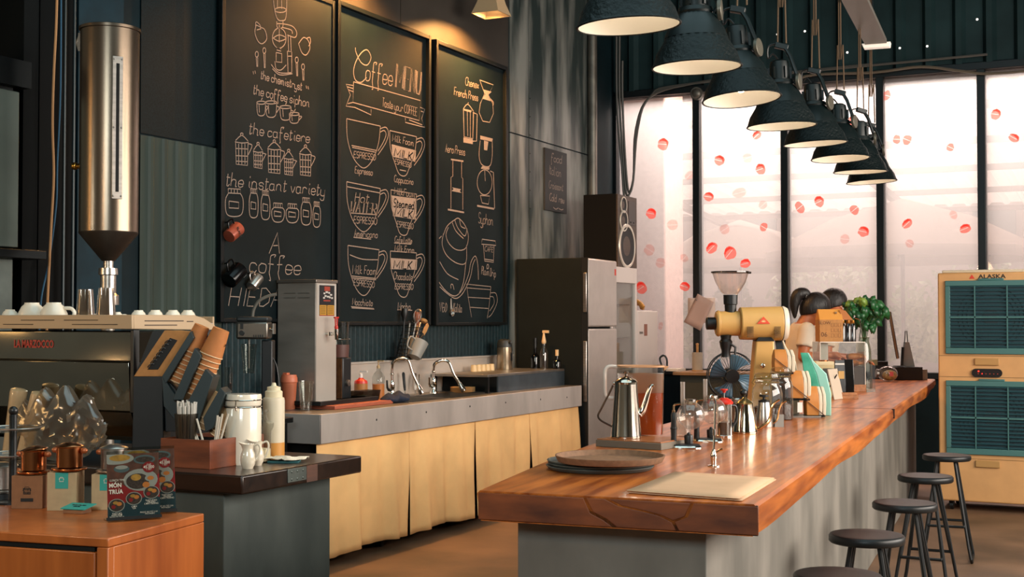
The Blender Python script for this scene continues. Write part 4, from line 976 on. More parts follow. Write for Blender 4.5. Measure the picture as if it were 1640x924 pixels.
# tall grey metal cupboard cut by the left edge
xg = XW + .3; ya, yb = onx(-120, 300, xg).y, onx(30, 300, xg).y
zA, zB = onx(20, 145, xg).z, onx(20, 396, xg).z
cb = thing('metal_cupboard', 'grey green metal cupboard cut off by the left edge of the photo', 'cupboard')
B().bx(XW + .02, xg, ya, yb, zB, zA).out('upper_box', mat('cupboard_green_grey', '#5b655e', .45, .4, var=.15, scale=3), cb, bev=.004)
B().bx(XW + .02, xg + .05, ya, yb + .12, zB - .05, zB - .01).out('shelf', BLKM, cb, bev=.003)
B().bx(XW + .02, xg - .02, ya, yb - .01, .905, zB - .05).out('lower_box', mat('cupboard_grey', '#4e5652', .4, .5, var=.2), cb, bev=.004)
B().bx(XW + .02, xg + .02, ya, yb + .05, zA + .02, zA + .14).out('top_rail', BLKM, cb)
B().bx(XW + .02, xg - .03, ya, yb - .01, zA - .01, zA + .03).out('spacer', BLKM, cb)
b = B(); pts = [onx(px, py, XW + .27) for px, py in ((92, -40), (90, 40), (86, 120), (84, 200), (86, 280), (82, 360), (79, 420), (76, 484), (74, 560))]
tag(b.tube(smoothline(pts, 5), .006, 6).out('hanging_cable', mat('tan_cable', '#a8794c', .6)), 'tan cable hanging down the dark column left of the bean silo', 'cable')
b = B(); pts = [onx(px, py, XW + .26) for px, py in ((98, -40), (97, 140), (92, 260), (90, 330), (78, 420), (66, 480), (62, 560))]
tag(b.tube(smoothline(pts, 5), .004, 6).out('hanging_cable', mat('blue_cable', '#1a4b66', .6)), 'thin blue cable hanging behind the tan one', 'cable')
for px in (103, 118):
    q = onx(px, 200, XW + .16); tag(B().cyl((q.x, q.y, 0), (q.x, q.y, ZC), .008, n=8).out('conduit_pipe', mat('conduit', '#2a3234', .4, .6)), 'thin dark conduit pipe on the wall, %s of the two left of the silo' % ('left' if px < 110 else 'right'), 'pipe')
# ---------------------------------------------------------------- espresso machine
MIRR = mat('polished_mirror_steel', '#8f8c84', .07, 1, var=.06, scale=2)
RAILM = mat('machine_rail_cream', '#b39878', .45, .1)
yM = 3.62; pR = ony(213, 540, yM); xR = pR.x; xL = ony(-90, 540, yM).x; dM = .46
zM = lambda py: up(py, pR)
em = thing('espresso_machine', 'large mirror polished espresso machine with a cream cup rail on the dark counter', 'espresso machine')
zr1, zr0, zp1, zp2, zp3 = zM(504), zM(527), zM(580), zM(661), zM(708)
# cup rail: front band, curved side band, tray
b = B().bx(xL, xR + .004, yM - .012, yM, zr0, zr1)
xs = xR + .004
prof = [(yM, zr0), (yM, zr1), (yM + dM * .72, zr1), (yM + dM * .84, zr1 - .012), (yM + dM * .98, zr0 + .012), (yM + dM, zr0 - .002), (yM + dM * .97, zr0 - .006)]
b.prism(prof, xs - .01, xs, 'x').bx(xL, xs - .01, yM + dM - .01, yM + dM, zr0, zr1 - .005)
b.out('cup_rail', RAILM, em, bev=.002)
SLOT = mat('rail_slot', '#3a2a1c', .6)
b = B()
for xa, xb, py in ((395, 605, 512), (130, 335, 512), (20, 205, 519), (445, 725, 519)):
    x0, x1 = ony(xa / 3.85, 515, yM - .012).x, ony(xb / 3.85, 515, yM - .012).x; b.bx(x0, x1, yM - .0135, yM - .011, zM(py + 1.2), zM(py))
b.out('rail_slots', SLOT, em)
b = B()
for ya_, yb_, py in ((.12, .58, 513), (.12, .5, 520), (.62, .7, 514)):
    b.bx(xs - .001, xs + .001, yM + dM * ya_, yM + dM * yb_, zM(py + 1.6), zM(py))
b.out('rail_slots', SLOT, em)
B().bx(xL, xs - .01, yM, yM + dM - .01, zr1 - .037, zr1 - .029).out('cup_tray', STEEL, em)
ZT = zr1 - .0288
# mirrored upper and lower fascia, facing the room
B().bx(xL, xR - .012, yM + .004, yM + .05, zp1 + .003, zr0 - .009).out('upper_panel', MIRR, em, bev=.003)
b = B(); b.prism([(yM + .012, zp2 + .004), (yM + .0, zp1 - .002), (yM + .05, zp1 - .002), (yM + .05, zp2 + .004)], xL, xR - .02, 'x'); b.out('lower_panel', MIRR, em, bev=.002)
b = B(); b.prism([(yM + .055, zp3), (yM + .02, zp2 - .002), (yM + .08, zp2 - .002), (yM + .08, zp3)], xL, xR - .025, 'x'); b.out('drip_fascia', mat('dark_mirror', '#4b4a48', .12, 1), em)
B().bx(xL, xR - .012, yM + .05, yM + dM - .02, zp3, zr0 - .009).out('body', BLKM, em)
B().bx(xR - .012, xR + .004, yM + .0, yM + .03, zp2, zr0 - .002).out('corner_post', BLACK, em, bev=.002)
B().bx(xR - .012, xR + .004, yM + dM - .05, yM + dM - .02, zp1 - .01, zr0 - .002).out('corner_post', BLACK, em, bev=.002)
B().bx(xR - .012, xR - .002, yM + .031, yM + dM - .051, zp1, zr0 - .01).out('side_panel', MIRR, em)
B().bx(xR - .012, xR - .004, yM + .031, yM + dM - .03, zp3, zp1 - .002).out('lower_side_panel', mat('machine_black', '#0a0c0d', .3), em)
b = B()
for x in (xL + .1, xR - .08):
    for y in (yM + .12, yM + dM - .1): b.cyl((x, y, DZ), (x, y, zp3), .022, n=14)
b.out('feet', BLACK, em)
pl = ony(53, 553, yM); printed('LA MARZOCCO', .040, mat('sign_red', '#a81e16', .4), em, 'brand_lettering', (pl.x, yM + .0025, zM(553)), (pi / 2, 0, 0), bold=.0012, sx=.70)
# cups and glasses on the rail tray
def make_cup(label, r=.043, h=.06):
    t = thing('coffee_cup', label, 'cup', group='cups on the espresso machine')
    # stored upside down: foot on top
    B().lathe([(r, 0), (r * 1.0, .004), (r * .93, h * .45), (r * .7, h * .8), (r * .5, h * .93), (r * .5, h), (r * .42, h), (r * .42, h * .95), (0, h * .95)], n=28).lathe([(r * .97, .0005), (r * .9, h * .45), (r * .66, h * .77), (0, h * .88)], n=28).lathe([(r * .97, .0005), (r, 0)], n=28).out('bowl', CERAM, t, sharp=50)
    B().tube(smoothline([(r * .93, 0, h * .3), (r * 1.35, 0, h * .28), (r * 1.5, 0, h * .5), (r * 1.25, 0, h * .7), (r * .78, 0, h * .72)], 4), .0055, 8).out('handle', CERAM, t)
    return t
c0 = make_cup('white cup at the left end of the espresso machine, half cut by the edge'); q = ony(16, 500, yM + .09); c0.location = (q.x, q.y, ZT); c0.scale = (.85,) * 3; c0.rotation_euler = (0, 0, 2.2)
for px, dy, s_, rz, lb in ((51, .10, 1.28, 2.4, 'large white upside down cup on the machine, second from the left'), (86, .10, 1.28, .35, 'large white upside down cup on the machine with its handle towards the glasses'),
                           (136, .2, .72, 1, 'small white cup behind the two upside down glasses, left one'), (160, .12, .62, 1, 'small white cup right beside the front rail between the glasses'), (187, .12, .66, 1, 'small white cup just right of the upside down glasses'),
                           (222, .2, .78, 2, 'white cup foot showing over the rail corner of the machine'), (249, .26, .8, 2, 'white cup foot showing over the side rail, second from the corner'), (277, .31, .8, 2, 'white cup foot showing over the side rail, third from the corner'), (301, .36, .8, 2, 'white cup at the back end of the machine side rail')):
    q = ony(px, 500, yM + dy)
    if q.x > xs - .045: q.x = min(q.x, xs - .05)
    dup(c0, (q.x, q.y, ZT), rz, lb, s_)
TUMB = glass('smoky_tumbler', '#cfc7bb', .4, haze=.12)
def make_glass(name, label, r0, r1, h, m, group=None, inv=False, cat='glass', th=.003):
    """open glass; r0 at the base, r1 at the rim"""
    pr = [(0, 0), (r0, 0), (r1, h), (r1 - th, h), (r0 - th, .008), (0, .008)]
    if inv: pr = [(r, h - z) for r, z in pr]
    return tag(B().lathe(pr, n=28).out(name, m, sharp=50), label, cat, group)
g0 = make_glass('drinking_glass', 'left one of two upside down glass tumblers on the machine', .027, .036, .124, TUMB, 'upside down tumblers', True); q = ony(137, 500, yM + .06); g0.location = (q.x, q.y, ZT)
q = ony(170, 500, yM + .06); dup(g0, (q.x, q.y, ZT), 0, 'right one of two upside down glass tumblers on the machine', 1.03)

# ---------------------------------------------------------------- cup and lid dispenser
dd = 4.60; kd = dd / F; o0 = dep(262, 751, dd)
cdp = thing('cup_dispenser', 'black slanted dispenser holding kraft paper cups and lids beside the espresso machine', 'cup dispenser', (o0.x, o0.y, DZ), YAW)
LX = lambda px: (px - 262) * kd
LZ_ = lambda py: EYE.z + (ray(262, py) * dd).z - DZ
def dprism(poly, y0, y1, m, name, bev=.0015):
    return B().prism([(LX(a), max(0.0, LZ_(b_))) for a, b_ in poly], y0, y1, 'y').out(name, m, cdp, bev=bev)
DB = mat('dispenser_black', '#0b1113', .5); DTEAL = mat('dispenser_edge', '#1b2b2e', .45)
dprism([(211, 753), (213, 603), (259, 603), (262, 753)], 0, .10, DB, 'front_box')
dprism([(262, 692), (259, 606), (275, 620), (290, 640), (308, 680), (306, 692)], .02, .10, DB, 'base_block')
dprism([(213, 603), (259, 603), (305, 531), (288, 529), (262, 529)], .0, .012, KRAFTL, 'kraft_face')
dprism([(222, 596), (262, 528), (240, 530), (213, 600)], .02, .10, DB, 'lid_chute')
dprism([(262, 529), (300, 531), (255, 603), (215, 603)], .014, .10, DB, 'chute_back')
dprism([(235, 592), (252, 592), (283, 545), (271, 541)], -.002, .002, mat('slot_dark', '#050607', .7), 'slot')
for i in range(7):
    t_ = i / 6; b = B(); c_ = V((LX(241 + 30 * t_ * .9), -.004, LZ_(586 - 38 * t_)))
    b.tube([c_ + V((-.012 * cos(a) * .9, -.004 * sin(a), .012 * sin(a) * .5 - .005 * cos(a))) for a in [pi * j / 8 for j in range(9)]], .0018, 6); b.out('black_lid', GREYD, cdp)
dprism([(259, 603), (305, 530), (310, 541), (266, 614)], -.008, .1, DTEAL, 'side_flange')
dprism([(259, 603), (266, 612), (300, 660), (294, 690), (262, 650)], -.006, .1, DTEAL, 'side_plate')
dprism([(279, 640), (314, 557), (324, 570), (296, 640)], -.03, .08, DTEAL, 'channel')
dprism([(305, 642), (333, 590), (345, 603), (322, 676), (305, 676)], -.045, .07, DTEAL, 'channel')
dprism([(330, 668), (357, 620), (365, 628), (346, 684), (334, 690)], -.05, .06, DTEAL, 'channel')
dprism([(302, 642), (309, 642), (309, 705), (302, 705)], -.05, -.035, DB, 'channel_post')
CUPK = mat('kraft_cup', '#b5703a', .7, var=.06, scale=40); CUPW = mat('paper_rim', '#d9b890', .6)
def cup_stack(pa, pb, n, r, y, label, m, top=True):
    a = V((LX(pa[0]), y, LZ_(pa[1]))); c_ = V((LX(pb[0]), y, LZ_(pb[1]))); ax = (c_ - a).normalized(); Ln = (c_ - a).length
    Mx = ax.to_track_quat('Z', 'Y').to_matrix().to_4x4()
    M2 = Matrix.Translation((o0.x, o0.y, DZ)) @ Matrix.Rotation(YAW, 4, 'Z')
    first = None
    for i in range(n):
        p = a + ax * (Ln * i / n)
        if i < n - 1: h = Ln / n + .002
        else: h = Ln / n + .085
        if first is None or i == n - 1:
            h = .098
            t = thing('paper_cup', label, 'paper cup', group=label.split(',')[0])
            B().lathe([(r, 0), (r * .72, h), (0, h)], n=26).out('cup_wall', m, t, sharp=50)
            B().tube([(r * cos(2 * pi * j / 26), r * sin(2 * pi * j / 26), 0) for j in range(26)], .0022, 6, closed=True).out('rim', CUPW, t)
            if i == n - 1 and top: t['label'] = label.split(',')[0] + ', topmost cup with the printed emblem' if m is CUPK else label
            first = first or t; o = t
        else: o = copy_tree(first)
        o.matrix_world = M2 @ Matrix.Translation(p) @ Mx
        last = o
    return last
ls = cup_stack((279, 612), (303, 556), 8, .037, .045, 'kraft cup in the left slanted stack of the dispenser, below the topmost', CUPK)
ls['label'] = 'topmost kraft cup of the left slanted stack in the dispenser'
ls = cup_stack((309, 632), (337, 561), 9, .041, .03, 'kraft cup in the right slanted stack of the dispenser, below the topmost', CUPK)
ls['label'] = 'topmost kraft cup of the right slanted stack, printed with a small emblem'
o = printed('G?D', .017, INK, ls, 'emblem', (0, -.0356, .05), (pi / 2, pi, 0), sx=1.0)
o.rotation_euler = (radians(90 - 7), pi, 0)
WCUP = mat('pale_paper_cup', '#a8845c', .7)
cup_stack((322, 684), (334, 662), 3, .026, .0, 'small pale cup in the lower chute of the dispenser', WCUP, False)
cup_stack((346, 697), (356, 680), 3, .026, .0, 'small pale cup in the lowest chute of the dispenser', WCUP, False)

# ---------------------------------------------------------------- things on the dark counter
FROST = glass('frosted_plastic', '#b9b3aa', .1, .3)
wy0 = max(onz(336, 752, DZ).y, D0.y + .02); q = V((ony(257, 740, wy0).x + .062, wy0 + .06, DZ + .0615))
make_glass('straw_cup', 'tall translucent cup packed with white straws in front of the dispenser', .033, .041, .12, FROST, cat='cup').location = q
b = B()
for i in range(46):
    a, rr_ = R.uniform(0, 2 * pi), .031 * sqrt(R.random()); b.tube([(rr_ * cos(a) * .8, rr_ * sin(a) * .8, .01), (rr_ * 1.1 * cos(a) , rr_ * 1.1 * sin(a), .155 + R.uniform(-.012, .01))], .003, 6)
tag(b.out('straws', mat('white_straw', '#cfc8bd', .5), loc=q), 'white drinking straws packed in the translucent cup', 'straws', kind='stuff')
# wooden organiser box
BW = wood('box_wood', '#8a4626', '#5c2a16', .45, 3, stretch=(2, 2, 10))
pa, pb = onz(257, 744, DZ), onz(336, 752, DZ)
wx0, wx1 = pa.x + .02, -2.735; wy0 = max(pb.y, D0.y + .02); wh = .098
wy1 = wy0 + .30
wx0 = ony(257, 740, wy0).x
wxr = ony(336, 740, wy0).x
ob = thing('organiser_box', 'reddish wooden organiser box holding stirrers and packets at the counter front', 'box')
th = .01
B().bx(wx0, wxr, wy0, wy0 + th, DZ, DZ + wh).bx(wx0, wxr, wy1 - th, wy1, DZ, DZ + wh).bx(wx0, wx0 + th, wy0 + th, wy1 - th, DZ, DZ + wh).bx(wxr - th, wxr, wy0 + th, wy1 - th, DZ, DZ + wh).bx(wx0 + th, wxr - th, wy0 + th, wy1 - th, DZ, DZ + .01).out('box_walls', BW, ob, bev=.0015)
B().bx(wx0 + th, wxr - th, wy0 + .14, wy0 + .148, DZ + .01, DZ + wh - .004).bx(wx0 + th, wxr - th, wy0 + th, wy1 - th, DZ + .0105, DZ + .06).out('divider', DARKIN, ob)
WS = mat('white_stirrer', '#c9bfae', .5)
for i, (px, tx, ty, h) in enumerate(((318, -.035, .02, .07), (322, -.03, 0, .065), (326, -.02, .01, .06), (329, -.024, .0, .066), (343, .004, .01, .078), (346, .012, .01, .082), (349, .016, -.005, .076), (352, .022, .01, .085))):
    q = ony(px, 700, wy0 + .06 + .02 * (i % 3)); q.x = min(max(q.x, wx0 + .03), wxr - .03)
    t = B().tube([(0, 0, -.037), (tx * 1.6, ty, h)], .0035, 6).out('stirrer', WS, loc=(q.x, q.y, DZ + wh))
    tag(t, 'white wrapped straw sticking up from the wooden box, leaning left' if i < 4 else 'white wrapped straw standing upright in the middle of the wooden box', 'straw', 'wrapped straws in the wooden box')
for i, (tx, h) in enumerate(((-.016, .05), (.02, .055), (.005, .04))):
    t = B().tube([(0, 0, -.036), (tx, 0, h)], .003, 6).out('stirrer', BLACK, loc=(wxr - .04 + .006 * i, wy0 + .22, DZ + wh)); tag(t, 'thin black stirrer at the right end of the wooden box', 'stirrer', 'black stirrers in the wooden box')
# small white jugs
JUG = mat('white_glaze', '#ddd0ba', .12, coat=.6)
def make_jug(label):
    t = thing('milk_jug', label, 'jug', group='small white milk jugs'); r = .026
    pr = [(0, 0), (.018, 0), (.019, .004), (.024, .014), (r, .03), (.024, .048), (.018, .064), (.0185, .074), (.021, .083), (.0185, .083), (.016, .072), (.015, .06), (0, .03)]
    b = B().lathe(pr, n=28)
    for v in b.bm.verts:
        if v.co.z > .066 and v.co.x < 0: v.co.x *= 1 + (v.co.z - .066) * 34 * (max(0, -v.co.x) / .02) ** 2; v.co.z += .006 * (max(0, -v.co.x) / .03) ** 2
    b.out('body', JUG, t, sharp=60)
    B().tube(smoothline([(.018, 0, .076), (.034, 0, .082), (.041, 0, .066), (.034, 0, .038), (.024, 0, .026)], 4), .0035, 8).out('handle', JUG, t)
    return t
q = onz(397, 750, DZ); j0 = make_jug('front one of two small white milk jugs beside the wooden box'); j0.location = q; j0.rotation_euler = (0, 0, YAW)
q = onz(411, 745, DZ); dup(j0, q, YAW + .1, 'rear one of two small white milk jugs, half hidden by the front one')
# ceramic clamp jar
q = dep(389, 745, 4.62); q.z = DZ; k = mpp(q); r = 29 * k
zj = lambda py: up(py, q) - DZ
cj = thing('clamp_jar', 'large cream ceramic jar with a wire clamp lid behind the milk jugs', 'jar', q)
B().lathe([(0, 0), (r * .96, 0), (r, .01), (r, zj(655)), (r * .95, zj(652)), (r * .95, zj(650)), (0, zj(650))], n=40).out('body', CERAM, cj, sharp=50)
B().lathe([(r * .97, zj(649)), (r * 1.0, zj(646)), (r * 1.0, zj(634)), (r * .97, zj(631)), (0, zj(630))], n=40).out('lid', CERAM, cj, sharp=50)
b = B()
for z, rr_ in ((zj(651), r * 1.005), (zj(640), r * 1.02)): b.tube([(rr_ * cos(2 * pi * i / 40), rr_ * sin(2 * pi * i / 40), z) for i in range(40)], .002, 6, closed=True)
b.tube([(-r * 1.03, -.01, zj(640)), (-r * 1.12, -.012, zj(652)), (-r * 1.03, -.01, zj(655))], .0025, 6).tube([(.02, -r * 1.03, zj(640)), (.02, -r * 1.06, zj(648)), (.02, -r * 1.02, zj(656))], .0025, 6)
b.out('wire_clamp', CHROME, cj)
# squeeze bottle
q = onz(438, 735, DZ); k = mpp(q); zj = lambda py: up(py, q) - DZ; r = 17.5 * k
sq = thing('squeeze_bottle', 'white plastic squeeze bottle with a stepped nozzle, amber sauce at the bottom', 'bottle', q)
B().lathe([(0, 0), (r, 0), (r, zj(708))], n=28).out('sauce', mat('amber_sauce', '#c98a3f', .4), sq)
B().lathe([(r, zj(708)), (r, zj(642)), (r * .94, zj(637)), (r * .8, zj(636))], n=28).out('body', mat('milky_plastic', '#cdbfa6', .5), sq)
B().lathe([(r * .8, zj(637)), (r * .8, zj(627)), (r * .62, zj(625)), (r * .62, zj(620)), (r * .25, zj(618)), (r * .16, zj(613)), (0, zj(613))], n=24).out('nozzle_cap', mat('cap_cream', '#d8c9a8', .45), sq)
# glass sugar pourer
q = onz(430, 739, DZ); k = mpp(q); zj = lambda py: up(py, q) - DZ; r = 14 * k
gp = thing('glass_cruet', 'small clear glass cruet with a stopper beside the squeeze bottle', 'cruet', q - V((.012, .02, 0)))
B().lathe([(0, 0), (r, 0), (r * 1.02, zj(690)), (r * 1.3, zj(682)), (r * 1.3, zj(677)), (r * .6, zj(672)), (r * .4, zj(664)), (r * .75, zj(660)), (r * .75, zj(656)), (0, zj(655))], n=24).out('glass_body', CLEAR, gp)
B().lathe([(0, .004), (r * .92, .004), (r * .92, zj(718)), (0, zj(716))], n=24).out('sugar', mat('sugar', '#d9c7a3', .8), gp)
# crumpled napkin on a small teal tray
q = onz(455, 740, DZ); k = mpp(q)
nt_ = tag(B().box((0, 0, .003), (.11, .06, .006)).out('tray_card', mat('teal_card', '#1f5a5e', .6), loc=q, rz=.45, bev=.001), 'small teal card under the crumpled napkin on the dark counter', 'card')
b = B(); rr = random.Random(5)
hs = [[rr.uniform(.0, .016) for _ in range(9)] for _ in range(7)]
b.grid(lambda u, v: (-.075 + .15 * u + .008 * sin(v * 9), -.035 + .07 * v + .012 * sin(u * 8), .010 + hs[min(6, int(u * 6.99))][min(8, int(v * 8.99))] * (.5 + .5 * sin(u * pi) * sin(v * pi))), 12, 8)
tag(b.out('napkin', mat('napkin_paper', '#ddd0ba', .8), solid=.001, loc=q, rz=.4, sharp=25), 'crumpled white paper napkin at the front of the dark counter', 'napkin')

# ---------------------------------------------------------------- orange cabinet: filter boxes, filters, menu stands
def phin(name, label, m, q, s=1.0, lidtilt=0, knobs=True):
    t = thing(name, label, 'coffee filter', q, .2, 'metal drip filters')
    r = .033 * s
    B().lathe([(0, .004), (r * 1.35, .004), (r * 1.38, .007), (r * 1.35, .009), (0, .009)], n=32).out('saucer', m, t)
    B().lathe([(r * .8, .009), (r, .012), (r, .062 * s), (r * 1.06, .064 * s), (r * .97, .064 * s), (r * .95, .014), (0, .014)], n=32).out('chamber', m, t)
    b = B(); b.M = Matrix.Translation((.0, 0, .064 * s)) @ Euler((0, lidtilt, .3)).to_matrix().to_4x4(); b.lathe([(0, .012), (r * .4, .011), (r * 1.02, .004), (r * 1.1, .002), (r * 1.1, 0), (0, .001)], n=32); b.out('lid', m, t)
    for s_ in (-1, 1):
        B().ball((s_ * (r + .010), 0, .054 * s), (.010, .008, .008), 12, 8).out('knob', mat('knob_copper', '#a85f38', .4, .5), t)
    B().lathe([(0, 0), (r * .8, 0), (r * .8, .0039), (0, .0039)], n=24).out('underside', m, t)
    return t
def carton(name, label, x0, x1, ytop, ybot, depth, m, rz=0.0):
    a, c_ = onz(x0, ybot, OZ), onz(x1, ybot, OZ); wd = (c_ - a).length; h = up(ytop, a) - OZ
    t = thing(name, label, 'box', a, math.atan2(c_.y - a.y, c_.x - a.x) + rz)
    B().bx(0, wd, 0, depth, 0, h).out('carton', m, t, bev=.001)
    B().bx(.002, wd - .002, .0, .0, h, h)if False else None
    return t, wd, h
WCART = mat('cream_carton', '#b59a74', .7, var=.05, scale=50)
BCART = mat('kraft_carton', '#8a5c3a', .75, var=.08, scale=50)
def filter_sign(b, cx, z, s, y=-.0012):
    w = .0012
    L = lambda pts: b.ribbon([(cx + x * s, y, z + zz * s) for x, zz in pts], w * 1.0, (0, -1, 0))
    L([(-.8, .6), (-.8, -.8), (.8, -.8), (.8, .6), (-.8, .6)]); L([(-1.1, .6), (1.1, .6)]); L([(-.7, .6), (-.5, 1), (.5, 1), (.7, .6)]); L([(-.8, .2), (-1.1, .2), (-1.1, 0), (-.8, 0)]); L([(.8, .2), (1.1, .2), (1.1, 0), (.8, 0)]); L([(-1, -.9), (1, -.9)])
    return b
t, wd, h = carton('filter_box', 'brown kraft carton with a printed filter sign, a copper drip filter on top', 18, 68, 762, 815, .075, BCART)
filter_sign(B(), wd * .5, h * .55, .010).out('printed_sign', INK, t); B().bx(wd * .3, wd * .7, -.0012, .001, h * .22, h * .32).out('printed_bar', INK, t)
for k_, s_ in ((.58, 'PHIN'), (.49, 'PHIN')): printed(s_, .009, INK, t, 'print', (wd * .5, -.0012, h * k_), (pi / 2, 0, 0))
M_ = t.matrix_basis.copy(); bpy.context.view_layer.update()
phin('drip_filter', 'copper drip filter with its lid tilted, on the brown kraft carton', COPPER, t.matrix_world @ V((wd * .55, .036, h + .0005)), 1, -.12)
t, wd, h = carton('filter_box', 'cream carton with a teal label, copper drip filter on top, middle of the row', 75, 122, 757, 818, .066, WCART)
B().bx(wd * .28, wd * .72, -.001, .001, h * .58, h * .998).out('teal_label', TEALP, t); filter_sign(B(), wd * .5, h * .82, .006, -.0022).out('printed_sign', mat('print_cream', '#d9d6c4', .7), t)
bpy.context.view_layer.update()
phin('drip_filter', 'copper drip filter standing on the middle cream carton', COPPER, t.matrix_world @ V((wd * .62, .033, h + .0005)), 1.02)
t, wd, h = carton('filter_box', 'cream carton with a teal label, half hidden behind the acrylic menus', 146, 194, 760, 817, .066, WCART)
B().bx(wd * .28, wd * .72, -.001, .001, h * .55, h * .998).out('teal_label', TEALP, t); filter_sign(B(), wd * .5, h * .82, .006, -.0022).out('printed_sign', mat('print_cream', '#d9d6c4', .7), t)
bpy.context.view_layer.update()
phin('drip_filter', 'silver drip filter standing on the cream carton behind the menu stand', STEEL, t.matrix_world @ V((wd * .62, .033, h + .0005)), 1.02)
# small flat teal price box
a, c_ = onz(101, 822, OZ), onz(140, 824, OZ); wd = (c_ - a).length
t = thing('price_box', 'small flat carton with a teal top in front of the cream cartons', 'box', a, math.atan2(c_.y - a.y, c_.x - a.x))
B().bx(0, wd * .8, 0, .038, 0, .014).out('carton', BCART, t, bev=.0008)
b = B(); b.box((wd * .42, .022, .0165), (wd * 1.0, .052, .0025), (.16, 0, 0)); b.out('teal_card', TEALP, t)
for z_, s_ in ((.026, 'PHIN FILTER'), (.014, '300.00')):
    printed(s_, .0085, INK, t, 'print', (wd * .42, z_, .0185 + (z_ - .022) * .16), (.16, 0, 0), sx=.9)
# filter with black base at the left edge
q = onz(4, 800, OZ)
b = B().lathe([(0, 0), (.045, 0), (.045, .02), (0, .02)], n=28); tag(b.out('coaster', BLACK, loc=q), 'black round coaster under the silver filter at the left edge', 'coaster')
phin('drip_filter', 'silver drip filter without lid at the left edge of the photo', STEEL, q + V((0, 0, .0205)), 1.15)
# tiered stand
q = dep(20, 800, 3.62); q.z = OZ
ts = thing('tiered_stand', 'black post stand with two wire rimmed glass plates at the left edge', 'tiered stand', q)
zt = up(664, q) - OZ
B().cyl((0, 0, 0), (0, 0, zt), .0105, n=16).out('post', BLACK, ts)
B().ball((0, 0, zt + .010), .013).lathe([(0, zt - .004), (.011, zt - .004), (.008, zt), (.0, zt)], n=14).out('finial', BLACK, ts)
B().lathe([(0, 0), (.05, 0), (.05, .006), (.0, .008)], n=24).out('foot', BLACK, ts)
for py, r in ((690, .075), (732, .085)):
    z = up(py, q) - OZ; pl = B().lathe([(.012, z), (r * .9, z), (r, z + .008), (r, z + .010), (r * .9, z + .003), (.012, z + .003)], n=32).out('glass_plate', CLEARP, ts)
    B().tube([(r * cos(2 * pi * i / 32), r * sin(2 * pi * i / 32), z + .009) for i in range(32)], .0022, 6, closed=True).out('plate_rim', STEEL, pl)
# plastic wrapped paper cups and bag in front of the machine
PLW = glass('crinkled_plastic', '#e9dcc4', .3, .15, haze=.22)
WRAP = mat('wrapped_cups', '#c4a57c', .35, coat=.6, bump=.3, bscale=40)
for i, (px, py, dy, tl, ry) in enumerate(((48, 735, .06, .35, .0), (26, 735, .09, .2, .1))):
    q = ony(px - 12, 735, 3.46 + dy)
    r = .03; t = tag(B().lathe([(0, 0), (r * .8, 0), (r, .2), (r * 1.05, .235), (r, .245), (r * .6, .25), (0, .25)], n=24).out('wrapped_cups', WRAP, loc=(q.x, q.y, DZ + .008), sharp=45), ['plastic wrapped sleeve of paper cups leaning by the tiered stand, right one', 'plastic wrapped sleeve of paper cups leaning behind the tiered stand, left one'][i], 'paper cups', 'wrapped cup sleeves')
    t.rotation_euler = (0, tl, 0)
b = B().ball((0, 0, .125), (.2, .055, .125), 60, 34); rr = random.Random(11)
for v in b.bm.verts:
    n_ = 1 + .07 * sin(v.co.x * 37 + v.co.z * 51) * cos(v.co.z * 40 + v.co.x * 63) + .05 * sin(v.co.x * 91 - v.co.z * 77) + rr.uniform(-.03, .03); v.co.x *= n_; v.co.y *= n_; v.co.z = max(.001, v.co.z * (1 + .1 * sin(v.co.x * 60)))
q = ony(100, 735, 3.515); tag(b.out('plastic_bag', PLW, loc=(q.x - .01, q.y, DZ), sharp=20), 'crumpled clear plastic bag in front of the espresso machine', 'plastic bag')
